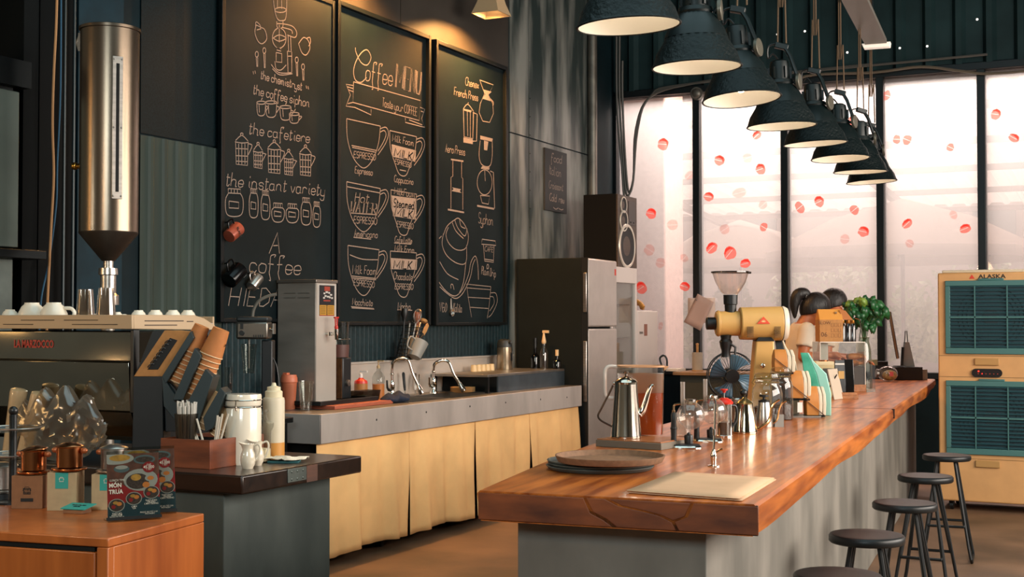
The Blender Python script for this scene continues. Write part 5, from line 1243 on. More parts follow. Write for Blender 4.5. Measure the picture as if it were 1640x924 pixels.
# acrylic menu stands
MENUB = mat('menu_teal', '#14343c', .4); MENUR = mat('menu_red', '#8e1a1c', .4); MENUP = mat('menu_photo_wood', '#5c3324', .5, var=.3, scale=60); BOWLW = mat('menu_bowl_white', '#9c9a92', .5); BOWLD = mat('menu_soup', '#3a2a22', .5, var=.6, scale=220); EGG = mat('menu_egg', '#c9772f', .5); MENUY = mat('menu_yellow', '#b48433', .5, var=.2, scale=90); MENUG = mat('menu_bowl_blue', '#4d5e60', .5); MTXT = mat('menu_text', '#cfc7b8', .6)
def menu_stand(label, a, c_, ztop):
    wd = (c_ - a).length; t = thing('menu_stand', label, 'menu', a, math.atan2(c_.y - a.y, c_.x - a.x), 'acrylic lunch menu stands'); h = ztop - OZ; hp = h * .93
    tl = .14                                                    # leans back
    Mt = Matrix.Rotation(-tl, 4, 'X')
    b = B(); b.M = Mt; b.bx(0, wd, -.001, .0, .004, h).bx(0, wd, .0026, .0036, .004, h)
    b.M = None; b.bx(0, wd, -.004, .055, 0, .004); b.out('acrylic', CLEARP, t)
    b = B(); b.M = Mt; b.bx(-.003, wd + .003, -.003, .005, .0042, .012); b.out('bottom_bar', BLACK, t)
    pp = lambda u, v, o=0: Mt @ V((u * wd, .0002 - o, .005 + v * hp))
    def flat(pts, o, m, b=None): 
        b = b or B(); b.poly([pp(u, v, 0) - (Mt.to_3x3() @ V((0, o, 0))) for u, v in pts]); return b
    ms = [MENUP, MENUR, MENUB, BOWLW, BOWLD, EGG, MENUY, MENUG]
    b = B()
    def sh(i, pts, o): b.mi = i; flat(pts, o, None, b)
    def el(i, cx, cy, rx, ry, o): sh(i, [(min(.998, max(.002, cx + rx * cos(2 * pi * j / 22))), min(.997, cy + ry * sin(2 * pi * j / 22))) for j in range(22)], o)
    b.M = None; b.bx(0, 0, 0, 0, 0, 0) if False else None
    sh(0, [(0, 0), (1, 0), (1, 1), (0, 1)], -.0018)
    el(3, .17, .93, .35, .09, -.0015); el(6, .25, .94, .2, .05, -.0013); el(7, .72, .9, .21, .07, -.0013); el(4, .72, .9, .17, .045, -.0011); el(7, .28, .77, .15, .055, -.0013); el(3, .28, .795, .12, .03, -.0012); el(3, .28, .79, .1, .02, -.0011)
    wave = [(0, .60), (.12, .57), (.25, .54), (.4, .49), (.55, .47), (.75, .52), (.9, .60), (1, .68)]
    sh(1, wave + [(1, .30), (.8, .34), (.6, .30), (.35, .26), (0, .20)], -.0012)
    sh(2, [(0, 0), (1, 0), (1, .31), (.8, .35), (.6, .29), (.35, .25), (.15, .22), (0, .20)], -.0010)
    el(3, .64, .59, .33, .17, -.0008); el(4, .58, .57, .22, .12, -.0006); el(6, .55, .63, .1, .05, -.0005); el(3, .82, .61, .10, .05, -.0005); el(5, .83, .61, .065, .032, -.0004); el(5, .74, .51, .07, .045, -.0003)
    for cx, cy in ((.17, .22), (.5, .31), (.84, .39)): el(3, cx, cy, .155, .10, -.0005); el(4, cx, cy, .14, .09, -.0004); el(5, cx + .05, cy + .02, .05, .03, -.0003); el(1, cx - .06, cy - .02, .04, .03, -.0002); el(6, cx - .02, cy + .04, .05, .025, -.0002)
    el(1, .80, .78, .12, .085, -.0001)
    pr = b.out('menu_print', ms, t)
    for s_, u, v, sz, sx_, bd_ in (('LUNCH TIME', .19, .60, .0075, .85, 0), ('MÓN', .15, .522, .0145, .9, .0005), ('TRƯA', .16, .425, .0145, .9, .0005), ('CHỈ', .8, .815, .006, 1, 0), ('45.000', .8, .78, .010, 1, .0001), ('1 SET', .8, .745, .006, 1, 0),
                               ('THỊT BÒ', .17, .095, .006, 1, 0), ('HẦM PHỞ', .17, .07, .006, 1, 0), ('BÁNH MÌ ỐP LA', .17, .045, .005, 1, 0), ('CƠM', .5, .185, .006, 1, 0), ('GÀ', .5, .16, .006, 1, 0), ('THỊT KHO', .83, .265, .006, 1, 0), ('TRỨNG', .83, .24, .006, 1, 0), ('CƠM TRẮNG', .83, .215, .006, 1, 0), ('PHỤC VỤ TỪ 11H', .78, .09, .0055, 1, 0), ('MỖI NGÀY', .8, .065, .005, 1, 0)):
        p = pp(u, v) - (Mt.to_3x3() @ V((0, .0005, 0)))
        printed(s_, sz, MTXT, pr, 'menu_text', p, (pi / 2 - tl, 0, 0), sx=sx_, bold=bd_, ext=.0001)
    return t
a, c_ = onz(173, 837, OZ), onz(257, 831, OZ); zt_ = up(722, (a + c_) / 2)
menu_stand('front one of two acrylic lunch menu stands on the orange cabinet', a, c_, zt_)
off = (onz(201, 827, OZ) - onz(173, 837, OZ))
menu_stand('rear one of two acrylic lunch menu stands, mostly hidden by the front one', a + off, c_ + off, zt_)
# ---------------------------------------------------------------- things on the steel counter
def onc(px, py): return onz(px, py, CZ)
# stacked boards under the water boiler
rb = tag(B().bx(-4.83, -4.36, 6.52, 7.18, CZ + .0005, CZ + .024).out('chopping_board', mat('brick_board', '#a4553c', .6, var=.1), bev=.004), 'brick red board under the black tray at the left end of the steel counter', 'board')
bt = B().bx(-4.84, -4.42, 6.46, 7.10, CZ + .0245, CZ + .034)
for a in ((-4.84, -4.42, 6.46, 6.475), (-4.84, -4.42, 7.085, 7.10), (-4.84, -4.825, 6.475, 7.085), (-4.435, -4.42, 6.475, 7.085)): bt.bx(*a, CZ + .034, CZ + .05)
tag(bt.out('black_tray', BLACK, bev=.002), 'black tray on the brick red board under the water boiler', 'tray')
# water boiler
wbz = CZ + .0345; wy = 6.56
x0, x1 = ony(444, 600, wy).x, ony(505, 600, wy).x; x0 = max(x0, -4.83)
wy1_ = onx(538, 600, x1).y; zt = up(447, V((x1, wy, 1)))
BOIL = mat('boiler_side', '#8a8279', .36, .25, var=.15, scale=2.2, stretch=(1, 1, 4), bump=.05, bscale=4); BOILF = mat('boiler_front', '#bfb6ac', .35, .3, var=.1, scale=2)
wb = thing('water_boiler', 'tall steel water boiler with a red tap and menu sticker on the steel counter', 'water boiler')
B().bx(x0, x1, wy, wy1_, wbz + .0005, zt - .02).out('body', BOIL, wb, bev=.004)
B().bx(x0 - .004, x1 + .008, wy - .006, wy1_ + .006, zt - .02, zt).out('lid', mat('boiler_lid', '#8b847b', .35, .8), wb, bev=.003)
B().bx(x1, x1 + .003, wy + .003, wy1_ - .003, wbz + .003, zt - .022).out('front_panel', BOILF, wb)
b = B(); 
for u0, u1 in ((.18, .48), (.55, .85)):
    for v in (.0, .028): b.bx(x0 + (x1 - x0) * u0, x0 + (x1 - x0) * u1, wy - .0015, wy + .002, zt - .085 - v, zt - .08 - v)
b.out('vent_slots', mat('vent_light', '#9a948b', .3, .8), wb)
yy0, yy1 = wy + (wy1_ - wy) * .1, wy + (wy1_ - wy) * .93; z1, z0 = up(455, V((x1, wy, 1))), up(507, V((x1, wy, 1)))
ms = [mat('sticker_black', '#14171a', .35), mat('sticker_white', '#cfc8bf', .5), mat('sticker_red', '#a03a28', .5), mat('sticker_yellow', '#b8862a', .5)]
b = B(); X = x1 + .0035
sr = lambda i, u0, u1, v0, v1, o=0: (setattr(b, 'mi', i), b.bx(X, X + .0006 + o, yy0 + (yy1 - yy0) * u0, yy0 + (yy1 - yy0) * u1, z0 + (z1 - z0) * v0, z0 + (z1 - z0) * v1))
sr(1, 0, 1, 0, 1); sr(0, .05, .95, .03, .98, .0004); sr(3, .08, .48, .05, .36, .0008); sr(3, .52, .93, .05, .36, .0008); sr(2, .35, .68, .8, .94, .0008); sr(2, .3, .7, .48, .52, .0008)
for u, v, w_ in ((.3, .70, .1), (.42, .74, .14), (.58, .72, .1), (.68, .66, .12), (.36, .62, .12), (.5, .60, .16), (.62, .58, .1), (.28, .56, .1), (.75, .56, .1)): sr(1, u, u + w_, v, v + .05, .0008)
sr(2, .05, .95, .02, .045, .0009)
stk = b.out('sticker', ms, wb)
b = B()
for i in range(5):
    for u in (.12, .56): b.bx(X + .001, X + .0017, yy0 + (yy1 - yy0) * u, yy0 + (yy1 - yy0) * (u + .3), z0 + (z1 - z0) * (.1 + .05 * i), z0 + (z1 - z0) * (.112 + .05 * i))
b.out('sticker_text', INK, stk)
tz = up(535, V((x1, wy, 1))); ty = wy + (wy1_ - wy) * .5
tp = B().cyl((x1, ty, tz), (x1 + .07, ty, tz), .009, n=14).cyl((x1 + .03, ty, tz - .012), (x1 + .03, ty, tz + .012), .014, n=14).lathe([(0, -.035), (.011, -.035), (.014, -.01), (.016, .012), (.016, .03), (0, .032)], (x1 + .075, ty, tz), 16).out('tap', CHROME, wb)
b = B().lathe([(0, .03), (.010, .03), (.012, .04), (.010, .05), (0, .052)], (x1 + .075, ty, tz), 14)
for s_ in (-.012, .012): b.tube([(x1 + .075, ty + s_ * .6, tz + .045), (x1 + .075, ty + s_, tz + .10)], .004, 6)
b.bx(x1 + .069, x1 + .081, ty - .02, ty + .02, tz + .095, tz + .104); b.out('tap_handle', RED, tp)
# terracotta tumbler and glass
q = onc(453, 656); q.y += .06
k = mpp(q); tm = thing('travel_tumbler', 'terracotta plastic travel cup with lid beside the water boiler', 'travel cup', q)
zj = lambda py: up(py, q) - CZ
B().lathe([(0, 0), (10 * k, 0), (12.6 * k, zj(613)), (0, zj(613))], n=28).out('cup', ORANGEP, tm, sharp=50)
B().lathe([(12.6 * k, zj(613)), (13.6 * k, zj(612)), (13.6 * k, zj(605)), (12.4 * k, zj(603)), (12 * k, zj(600)), (0, zj(600))], n=28).box((-.02, 0, zj(598.5)), (.03, .03, .012)).out('lid', mat('terracotta_lid', '#cc704f', .45), tm, bev=.001)
q = onc(490, 657); k = mpp(q); make_glass('water_glass', 'clear ribbed drinking glass on the steel counter beside the terracotta cup', 9 * k, 12.5 * k, 47 * k, CLEAR, th=.003).location = q
# glass topped grinder
q = V((-4.62, 7.0, CZ + .0345)); k = mpp(q); zj = lambda py: up(py, q) - q.z
gr = thing('blender', 'dark blender with a clear jar and wooden side standing right of the boiler', 'blender', q)
B().bx(-.09, .03, -.05, .05, 0.0002, zj(572)).out('base', mat('blender_dark', '#15191c', .4), gr, bev=.01)
B().bx(-.085, .025, -.054, -.0505, .003, zj(574)).out('wood_side', wood('blender_wood', '#6e4a2c', '#4a3120', .5), gr)
B().lathe([(.058, zj(572)), (.062, zj(560)), (.062, zj(552))], (-.03, 0, 0), 24).out('coffee_layer', mat('red_brown_layer', '#5b3a34', .5), gr)
B().lathe([(.06, zj(552)), (.066, zj(516)), (.063, zj(516)), (.057, zj(552))], (-.03, 0, 0), 24).out('jar', CLEARP, gr)
B().tube([(.068 * cos(a) - .03, .068 * sin(a), zj(543)) for a in [2 * pi * i / 24 for i in range(24)]], .003, 6, closed=True).out('jar_ring', CHROME, gr)
B().lathe([(0, 0), (.02, 0), (.02, .014), (0, .016)], (.0, 0, 0), 14).out('dial', STEEL, gr, loc=(.031, 0, .1)).rotation_euler = (0, pi / 2, 0)
# blue cloth
b = B().ball((0, 0, .028), (.07, .15, .03), 22, 12); rr = random.Random(4)
for v in b.bm.verts: v.co.z = max(0, v.co.z * (1 + .35 * sin(v.co.y * 50) * cos(v.co.x * 60))); v.co.x *= 1 + .15 * sin(v.co.y * 40)
tag(b.out('blue_cloth', mat('navy_cloth', '#142238', .9, bump=.3, bscale=80), loc=(-4.40, 7.32 - .04, CZ), sharp=60), 'dark blue cloth lying at the edge of the sink', 'cloth')
# soap bottles, plastic tub
q = V((-4.68, 7.28, CZ)); q = onx(578, 630, -4.70); q.z = CZ; k = mpp(q); zj = lambda py: up(py, q) - CZ
so = thing('soap_bottle', 'soap bottle with a red shoulder and white pump behind the plastic tub', 'soap bottle', q)
B().lathe([(0, 0), (.042, 0), (.044, .01), (.044, zj(614)), (0, zj(614))], n=24).out('body', mat('soap_body', '#a9703a', .4), so)
B().lathe([(.045, zj(614)), (.042, zj(610)), (.02, zj(607)), (.016, zj(605)), (0, zj(605))], n=24).out('shoulder', RED, so)
B().lathe([(.012, zj(606)), (.012, zj(598)), (.005, zj(597)), (.005, zj(594)), (0, zj(594))], n=14).bx(-.006, .05, -.006, .006, zj(596), zj(593.5)).out('pump', WHITE, so)
q = onx(606, 635, -4.66); q.z = CZ; zj = lambda py: up(py, q) - CZ
so = thing('soap_bottle', 'clear pump bottle with amber liquid soap left of the first tap', 'soap bottle', q)
B().lathe([(0, 0), (.04, 0), (.041, zj(615)), (0, zj(615))], n=24).out('amber_soap', mat('amber_soap', '#b06a32', .3), so)
B().lathe([(.042, zj(615)), (.042, zj(604)), (.03, zj(598)), (.014, zj(594)), (.014, zj(590))], n=24).out('clear_top', CLEARP, so)
B().lathe([(.012, zj(590)), (.012, zj(586)), (.004, zj(585)), (.004, zj(578)), (0, zj(578))], n=14).bx(-.006, .04, -.005, .005, zj(579), zj(577)).out('pump', mat('pump_tan', '#b49a72', .5), so)
q = onx(585, 640, -4.56); q.z = CZ
tu = thing('plastic_tub', 'open clear plastic tub with sponges in front of the soap bottles', 'tub', q)
tu.scale = (.62, .8, .9)
B().rings([[V((sx * x, sy * y, z)) for sx, sy in ((-1, -1), (1, -1), (1, 1), (-1, 1))] for x, y, z in ((.07, .11, .002), (.085, .13, .09), (.082, .127, .09), (.067, .107, .006))]).out('tub', FROST, tu)
tag(B().box((0, 0, .02), (.05, .07, .03)).out('sponge', mat('yellow_sponge', '#b5852f', .9, bump=.4, bscale=120), loc=(q.x, q.y + .035, CZ + .006), bev=.006), 'yellow sponge in the plastic tub', 'sponge')
tag(B().box((0, 0, .025), (.05, .06, .04)).out('sponge', mat('teal_sponge', '#1d4d58', .9, bump=.4, bscale=120), loc=(q.x, q.y - .035, CZ + .006), bev=.006), 'dark teal scrubber in the plastic tub', 'sponge')
# gooseneck taps
def sink_tap(label, y, x, hgt, reach, side):
    t = thing('sink_tap', label, 'tap', (x, y, CZ), 0, 'gooseneck sink taps')
    B().lathe([(0, 0), (.03, 0), (.03, .012), (.02, .03), (.018, .06), (.02, .065), (.02, .10), (.014, .115), (.0, .116)], n=20).out('base', CHROME, t)
    pts = [(0, 0, .1), (0, 0, hgt * .8), (.02, .01, hgt * .94), (.06, .03, hgt), (.10, .05, hgt * .94), (.10 + reach * .4, .07, hgt * .6), (.10 + reach, .09, hgt * .28)]
    sp_ = B().tube(smoothline(pts, 6), .011, 12).out('spout', CHROME, t)
    e = V(pts[-1]); d = (e - V(pts[-2])).normalized()
    B().tube([e - d * .01, e + d * .03, e + d * .055, e + d * .06], [.013, .02, .02, .014], 14).out('spray_head', CHROME, sp_)
    B().cyl((0, -.02, .05), (0, -.045, .055), .011, n=12).tube([(0, -.045, .055), (0, -.06, .07), (0, -.065, .12)], [.009, .008, .006], 8).out('lever', BLACK if side else CHROME, t)
    B().ball((0, 0, .16), (.016, .016, .01)).out('collar', CHROME, t)
sink_tap('left gooseneck tap over the sink, with a black lever', 7.78, -4.735, .27, .06, 1)
sink_tap('right gooseneck tap beside the stack of plates', 8.30, -4.70, .24, .07, 0)
# knives leaning on the backsplash
for px, m, lb, ln in ((649, BLACK, 'knife with a black handle leaning on the steel backsplash', .14), (665, STEEL, 'silver handled tool leaning on the backsplash, left of the pair', .13), (671, STEEL, 'silver handled tool leaning on the backsplash, right of the pair', .12)):
    q = onx(px, 630, -4.775); t = thing('knife', lb, 'knife', (q.x, q.y, CZ + .012), 0)
    t.rotation_euler = (-.22 if m == STEEL else -.02, -.12, 0)
    B().tube([(0, 0, .02), (0, 0, .05), (0, 0, ln), (0, 0, ln + .012)], [.007, .01, .012, .006], 8).out('handle', m, t)
    B().box((0, 0, .003), (.003, .012, .03)).out('blade', STEEL, t)
# utensil rack hanging on the wall
q = onx(650, 578, XW + .10); rz0 = up(576, q); 
ur = thing('utensil_rack', 'black wire utensil basket hanging on the wall over the sink', 'utensil rack', (q.x, q.y, rz0))
b = B(); 
def wire_ring(z, r, dy): return [(r * .8 * cos(2 * pi * i / 20), r * 1.5 * sin(2 * pi * i / 20) + dy, z) for i in range(20)]
for j in range(9): b.tube(wire_ring(.02 + .026 * j, .07, .012 * j), .0022, 5, closed=True)
for i in range(10):
    a = wire_ring(.02, .07, 0)[2 * i]; c_ = wire_ring(.23, .07, .098)[2 * i]; b.tube([a, c_], .002, 5)
b.out('wire_basket', BLKM, ur)
B().bx(-.06, .06, -.12, .12, .0, .022).out('rack_bottom', BLKM, ur)
bb_ = V((q.x, q.y, rz0 + .024))
def utensil(name, label, cat, ty, tx, ln, dy, head, m, hm):
    t = thing(name, label, cat, bb_ + V((0, dy, 0)), 0); t.rotation_euler = (-ty, tx, 0)
    B().tube([(0, 0, 0), (0, 0, ln)], .006, 8).out('handle', m, t); head(t, ln, hm); return t
def h_spat(t, ln, m): B().prism([(-.018, 0), (.018, 0), (.022, .05), (.016, .10), (-.016, .10), (-.022, .05)], -.003, .003, 'x').out('blade', m, t, bev=.002, loc=(0, 0, ln))
def h_ladle(t, ln, m): B().lathe([(0, 0), (.02, .005), (.03, .02), (.028, .02), (.018, .007), (0, .003)], n=18).out('bowl', m, t, loc=(.02, 0, ln))
def h_brush(t, ln, m):
    B().lathe([(0, 0), (.012, 0), (.014, .02), (.026, .05), (.022, .09), (0, .095)], n=16).out('bristles', m, t, loc=(0, 0, ln))
def h_whisk(t, ln, m):
    b = B()
    for k in range(5):
        a = pi * k / 5; b.tube(smoothline([(0, 0, 0), (.03 * cos(a), .03 * sin(a), .05), (.02 * cos(a), .02 * sin(a), .1), (0, 0, .115), (-.02 * cos(a), -.02 * sin(a), .1), (-.03 * cos(a), -.03 * sin(a), .05), (0, 0, 0)], 3), .0015, 5)
    b.out('wires', m, t, loc=(0, 0, ln))
WOODL = mat('light_wood', '#b58650', .6, var=.15); WOODR = mat('brown_handle', '#8a4a2c', .5)
utensil('pastry_brush', 'black bristled brush in the utensil basket, leftmost', 'brush', .10, 0, .25, -.05, h_brush, BLACK, BLACK)
utensil('ladle', 'clear ladle standing in the utensil basket', 'ladle', .22, 0, .24, .0, h_ladle, STEELD, CLEARP)
utensil('whisk', 'wire whisk standing in the utensil basket', 'whisk', .40, 0, .25, .04, h_whisk, STEEL, STEEL)
utensil('wooden_spoon', 'thin tongs with a wooden tip slanting right in the utensil basket', 'spoon', .55, 0, .28, .06, h_ladle, STEEL, WOODL)
utensil('spatula', 'pale wooden spatula slanting far right in the utensil basket', 'spatula', .78, 0, .22, .09, h_spat, BLACK, WOODL)
q2 = onx(668, 512, XW + .075); wb2 = thing('wooden_brush', 'brush with a reddish wooden handle standing above the utensil basket', 'brush', (q2.x, q2.y, up(522, q2)))
B().lathe([(0, -.12), (.012, -.12), (.012, -.02), (.014, 0), (.018, .03), (.025, .085), (.02, .10), (0, .102)], n=18).out('handle', WOODR, wb2); B().lathe([(.0125, -.03), (.0155, -.01), (.0155, .002), (.0125, .01)], n=16).out('ferrule', WOODL, wb2)
q2 = onx(667, 560, XW + .2); mc = thing('measuring_cup', 'frosted plastic measuring cup hanging tilted from the utensil basket', 'measuring cup', (q2.x, q2.y, q2.z)); mc.rotation_euler = (-.5, .1, 0)
B().lathe([(0, -.06), (.048, -.06), (.066, .065), (.064, .065), (.046, -.056), (0, -.056)], n=28).out('cup', mat('frosted_white', '#8b8a84', .5), mc)
B().tube(smoothline([(0, -.06, .05), (-.02, -.1, .05), (-.02, -.1, -.02), (0, -.055, -.03)], 4), .006, 8).out('handle', mat('frosted_white', '#8b8a84', .5), mc)
# plates
PLT = mat('plate_cream', '#c9a878', .3)
q = onc(738, 626); q.x = -4.56; q = onx(738, 622, -4.56); base = V((q.x, min(q.y, 8.62), CZ + .001))
ps = None
for i in range(6):
    loc = base + V((0, .03, .006 * i + .0005))
    if ps is None:
        ps = tag(B().lathe([(0, 0), (.055, 0), (.09, .009), (.093, .011), (.09, .012), (.055, .004), (0, .004)], n=32).out('plate', PLT, loc=loc), 'cream plate in the stack beside the right tap, below the top one', 'plate', 'stack of cream plates')
    else: o = dup(ps, loc)
o['label'] = 'top cream plate of the stack beside the right tap'
# raised steel drain shelf
ry0, ry1 = 8.5, 9.88; rx1 = -4.36; rz = 1.013
ym_ = onx(798, 610, rx1).y
dsf = thing('drain_shelf', 'raised steel shelf box at the right end of the steel counter', 'shelf')
B().bx(-4.83, rx1, ry0, ry1, rz - .018, rz).out('top', STEELD, dsf, bev=.002)
B().bx(rx1 - .012, rx1, ym_, ry1, CZ, rz - .018).out('front_panel', mat('blue_grey_steel', '#56626a', .4, .7, var=.25, scale=4), dsf)
B().bx(-4.83, rx1 - .012, ym_, ym_ + .012, CZ, rz - .018).out('partition', BLKM, dsf)
for xx in (-4.83, rx1 - .03): B().bx(xx, xx + .026, ry0 + .01, ry0 + .036, CZ, rz - .018).out('post', BLKM, dsf)
# thermos, bottles, cups on the shelf
q = V((-4.70, onx(808, 590, -4.70).y, rz + .0005)); zj = lambda py: up(py, q) - q.z
th_ = thing('thermos_jug', 'steel thermos jug with a black lid and handle on the raised shelf', 'thermos', q)
B().lathe([(0, 0), (.062, 0), (.064, .01), (.06, zj(556)), (0, zj(556))], n=28).out('body', mat('thermos_steel', '#a3947e', .25, .9), th_)
B().lathe([(.061, zj(556)), (.06, zj(550)), (.052, zj(545)), (.03, zj(543)), (0, zj(543))], n=28).tube([(.04, -.01, zj(549)), (.075, -.03, zj(548))], [.02, .008], 8).out('lid', GREYD, th_)
B().tube(smoothline([(-.02, .055, zj(553)), (-.01, .1, zj(552)), (0, .125, zj(562)), (0, .115, zj(580)), (0, .062, zj(586))], 4), .012, 8).out('handle', BLACK, th_)
b = B(); b.bx(.0605, .063, -.012, .012, zj(578), zj(565)); b.out('label_strip', BLACK, th_)
BRN = glass('brown_glass', '#4a3a2c', .12)
def bottle(label, px, r, pt, m, topm, pump=False):
    yq = min(9.83, onx(px, 588, -4.66).y); q = ony(px, 588, yq); q.z = rz + .0005; zj = lambda py: up(py, q) - q.z; h = zj(pt)
    t = thing('syrup_bottle', label, 'bottle', q, 0, 'bottles on the raised steel shelf')
    hb = h * (.55 if pump else .5)
    B().lathe([(0, 0), (r, 0), (r, hb * .7), (r * .9, hb * .82), (r * .4, hb), (r * .36, hb + h * .2), (0, hb + h * .2)], n=22).out('bottle_body', m, t)
    if pump: B().lathe([(r * .45, hb + h * .1), (r * .6, hb + h * .15), (r * .35, hb + h * .28), (r * .2, h * .93), (0, h * .93)], n=16).bx(-.01, .045, -.008, .008, h * .93, h).out('pump', topm, t)
    else: B().lathe([(r * .42, hb + h * .18), (r * .42, h), (0, h)], n=16).out('cap', topm, t)
bottle('dark bottle with a black cap on the raised shelf, right of the thermos', 857, .036, 541, BRN, BLACK)
bottle('clear bottle with a tall white pump on the raised shelf', 871, .034, 529, glass('pump_bottle_glass', '#d8cfc0', .3, haze=.15), mat('pump_cream', '#d3b68a', .45), True)
bottle('short bottle with a cream cap, rightmost on the raised shelf', 892, .034, 560, BRN, mat('pump_cream', '#d3b68a', .45))
for i in range(5):
    q = V((-4.74, onx(759 + i * 7, 588, -4.74).y, rz + .0005))
    o = tag(B().lathe([(.026, 0), (.022, .05), (0, .05)], n=18).out('paper_cup', mat('cup_cream', '#c9b58c', .5), loc=q, sharp=50), 'small cream cup in the row left of the thermos, %s' % ('first from the left', 'second from the left', 'in the middle', 'fourth from the left', 'nearest the thermos')[i], 'cup', 'cream cups left of the thermos')
# drink mixer on the black side table
q = onx(404, 640, -4.55); q.z = .87; q.y = min(max(q.y, 5.5), 5.92); q.x = (q.y / ray(404, 640).y) * ray(404, 640).x
zj = lambda py: up(py, q) - .87; k = mpp(q)
dm = thing('drink_mixer', 'steel headed drink mixer with a hanging clear cup beside the water boiler', 'drink mixer', q, YAW)
B().bx(-.075, .11, -.06, .10, 0, .02).bx(.05, .11, .0, .09, .02, zj(545)).out('stand', mat('mixer_dark', '#121619', .4), dm, bev=.006)
B().bx(-24 * k, 27 * k, -.05, .09, zj(543), zj(515)).out('head', mat('mixer_steel', '#7a746c', .28, .9), dm, bev=.012, seg=3)
B().bx(-24 * k, 27 * k, -.045, .085, zj(515), zj(507)).out('head_top', GREYD, dm, bev=.01)
b = B(); b.cyl((-14 * k, -.052, zj(533)), (-14 * k, -.066, zj(533)), .014, n=16); b.out('speed_knob', BLACK, dm); B().bx(-17 * k, -12 * k, -.052, -.049, zj(527), zj(518)).out('switch', BLACK, dm)
b = B()
for i in range(5): b.bx((4 + 3.5 * i) * k, (5.6 + 3.5 * i) * k, -.052, -.049, zj(541), zj(536))
b.out('vent_slots', BLACK, dm)
B().cyl((-6 * k, 0, zj(543)), (-6 * k, 0, zj(590)), .006, n=10).out('spindle', STEEL, dm)
B().lathe([(.03, zj(598)), (.045, zj(551)), (.043, zj(551)), (.028, zj(597)), (0, zj(597))], (-6 * k, 0, 0), 26).out('clear_cup', CLEARP, dm)
B().cyl((27 * k, .03, zj(528)), (33 * k, .03, zj(528)), .008).bx(32 * k, 34 * k, .0, .06, zj(535), zj(518)).out('side_bracket', STEELD, dm)
b = B(); pts = [(-2 * k, .03, zj(507)), (0, .03, zj(495)), (8 * k, .03, zj(482)), (22 * k, .04, zj(474)), (36 * k, .05, zj(471))]
b.tube(smoothline(pts, 6), .009, 8).out('air_hose', mat('grey_hose', '#5e5a52', .6), dm)
b = B(); pts = [(27 * k, .03, zj(545)), (30 * k, .03, zj(570)), (38 * k, .03, zj(590)), (44 * k, .02, zj(640)), (46 * k, .0, .01)]
b.tube(smoothline(pts, 5), .004, 6).out('power_cord', BLACK, dm)
o = make_glass('glass_carafe', 'pale glass cylinder behind the clamp jar, left of the drink mixer', .02, .022, .28, CLEARP, cat='glass'); o.location = (q.x - .07, q.y - .12, .87)
# ---------------------------------------------------------------- things on the bar
def bq(px, py): return onz(px, py, BZ)
def rel(q): 
    k = mpp(q); return k, (lambda py: up(py, q) - q.z)
# stacked serving trays
TR = mat('brown_tray', '#7c5a40', .75, var=.15, scale=60); TRD = mat('dark_tray', '#4d5552', .5, var=.2, scale=12)
def round_tray(name, label, r, h, m, loc, group=None, m2=None):
    t = B().lathe([(0, 0), (r * .92, 0), (r * .95, .002), (r, h - .002), (r, h), (r - .005, h), (r * .93, .005), (0, .004)], n=56).out(name, m, loc=loc, sharp=40)
    return tag(t, label, 'tray', group)
q = bq(957, 752); k = mpp(q); rr_ = 87 * k
c0 = q + V((0, rr_ * .12, .0005))
round_tray('serving_tray', 'grey green round serving tray, lowest of the stack on the bar corner', rr_, .014, TRD, c0, 'stacked serving trays')
round_tray('serving_tray', 'grey green round serving tray, second from the bottom of the stack', rr_ * .985, .014, TRD, c0 + V((.004, 0, .008)), 'stacked serving trays')
round_tray('serving_tray', 'grey green round serving tray, directly under the brown tray', rr_ * .97, .014, TRD, c0 + V((-.004, .004, .016)), 'stacked serving trays')
q2 = onz(977, 737, BZ + .035); q2.z = BZ + .0305
round_tray('serving_tray', 'large brown cork lined round tray lying on top of the stack', 88 * mpp(q2), .022, TR, q2, 'stacked serving trays')
# paper menus
MP = mat('menu_paper', '#dcb48f', .7, col2='#c49c78', scale=3, detail=6)
cs = [bq(*p) for p in ((1007, 790), (1188, 803), (1243, 769), (1085, 759))]
for i in range(5):
    dx_ = V((R.uniform(-.016, .016), R.uniform(-.012, .012), 0)); z0 = BZ + .0006 + .0016 * i
    b = B(); ce = sum(cs, V()) / 4
    def fn(u, v, z0=z0, dx_=dx_, i=i):
        p = (cs[0] * (1 - u) + cs[1] * u) * (1 - v) + (cs[3] * (1 - u) + cs[2] * u) * v
        p = p + dx_; p.z = z0 + .0007; return p
    b.grid(fn, 6, 6)
    tag(b.out('paper_menu', MP, solid=.0012), ['bottom sheet of the stack of paper menus on the bar corner', 'second lowest sheet of the paper menus on the bar corner', 'middle sheet of the paper menus on the bar corner', 'second highest sheet of the paper menus on the bar corner', 'top sheet of the paper menus on the bar corner'][i], 'paper menu', 'stack of paper menus')
# chrome rinser tap
q = bq(1143, 747); k, zj = rel(q)
tp = thing('glass_rinser_tap', 'thin chrome bent tap standing alone at the front of the bar', 'tap', q, YAW)
B().lathe([(0, 0), (10 * k, 0), (10 * k, .004), (4.6 * k, .006), (4.6 * k, zj(735)), (5.5 * k, zj(733)), (4.5 * k, zj(727)), (2.4 * k, zj(720)), (0, zj(719))], n=20).out('base', CHROME, tp)
pts = [(.0, 0, zj(722)), (1.5 * k, 0, zj(690)), (2.5 * k, 0, zj(655)), (2.5 * k, 0, zj(642)), (0, 0, zj(635)), (-4 * k, 0, zj(634)), (-7 * k, 0, zj(641))]
B().tube(smoothline(pts, 5), 1.7 * k, 10).out('pipe', CHROME, tp)
B().tube([(-6.5 * k, 0, zj(639)), (-9 * k, 0, zj(646))], [1.8 * k, 2.2 * k], 10).out('tip', mat('rubber_brown', '#6b2e20', .5), tp)
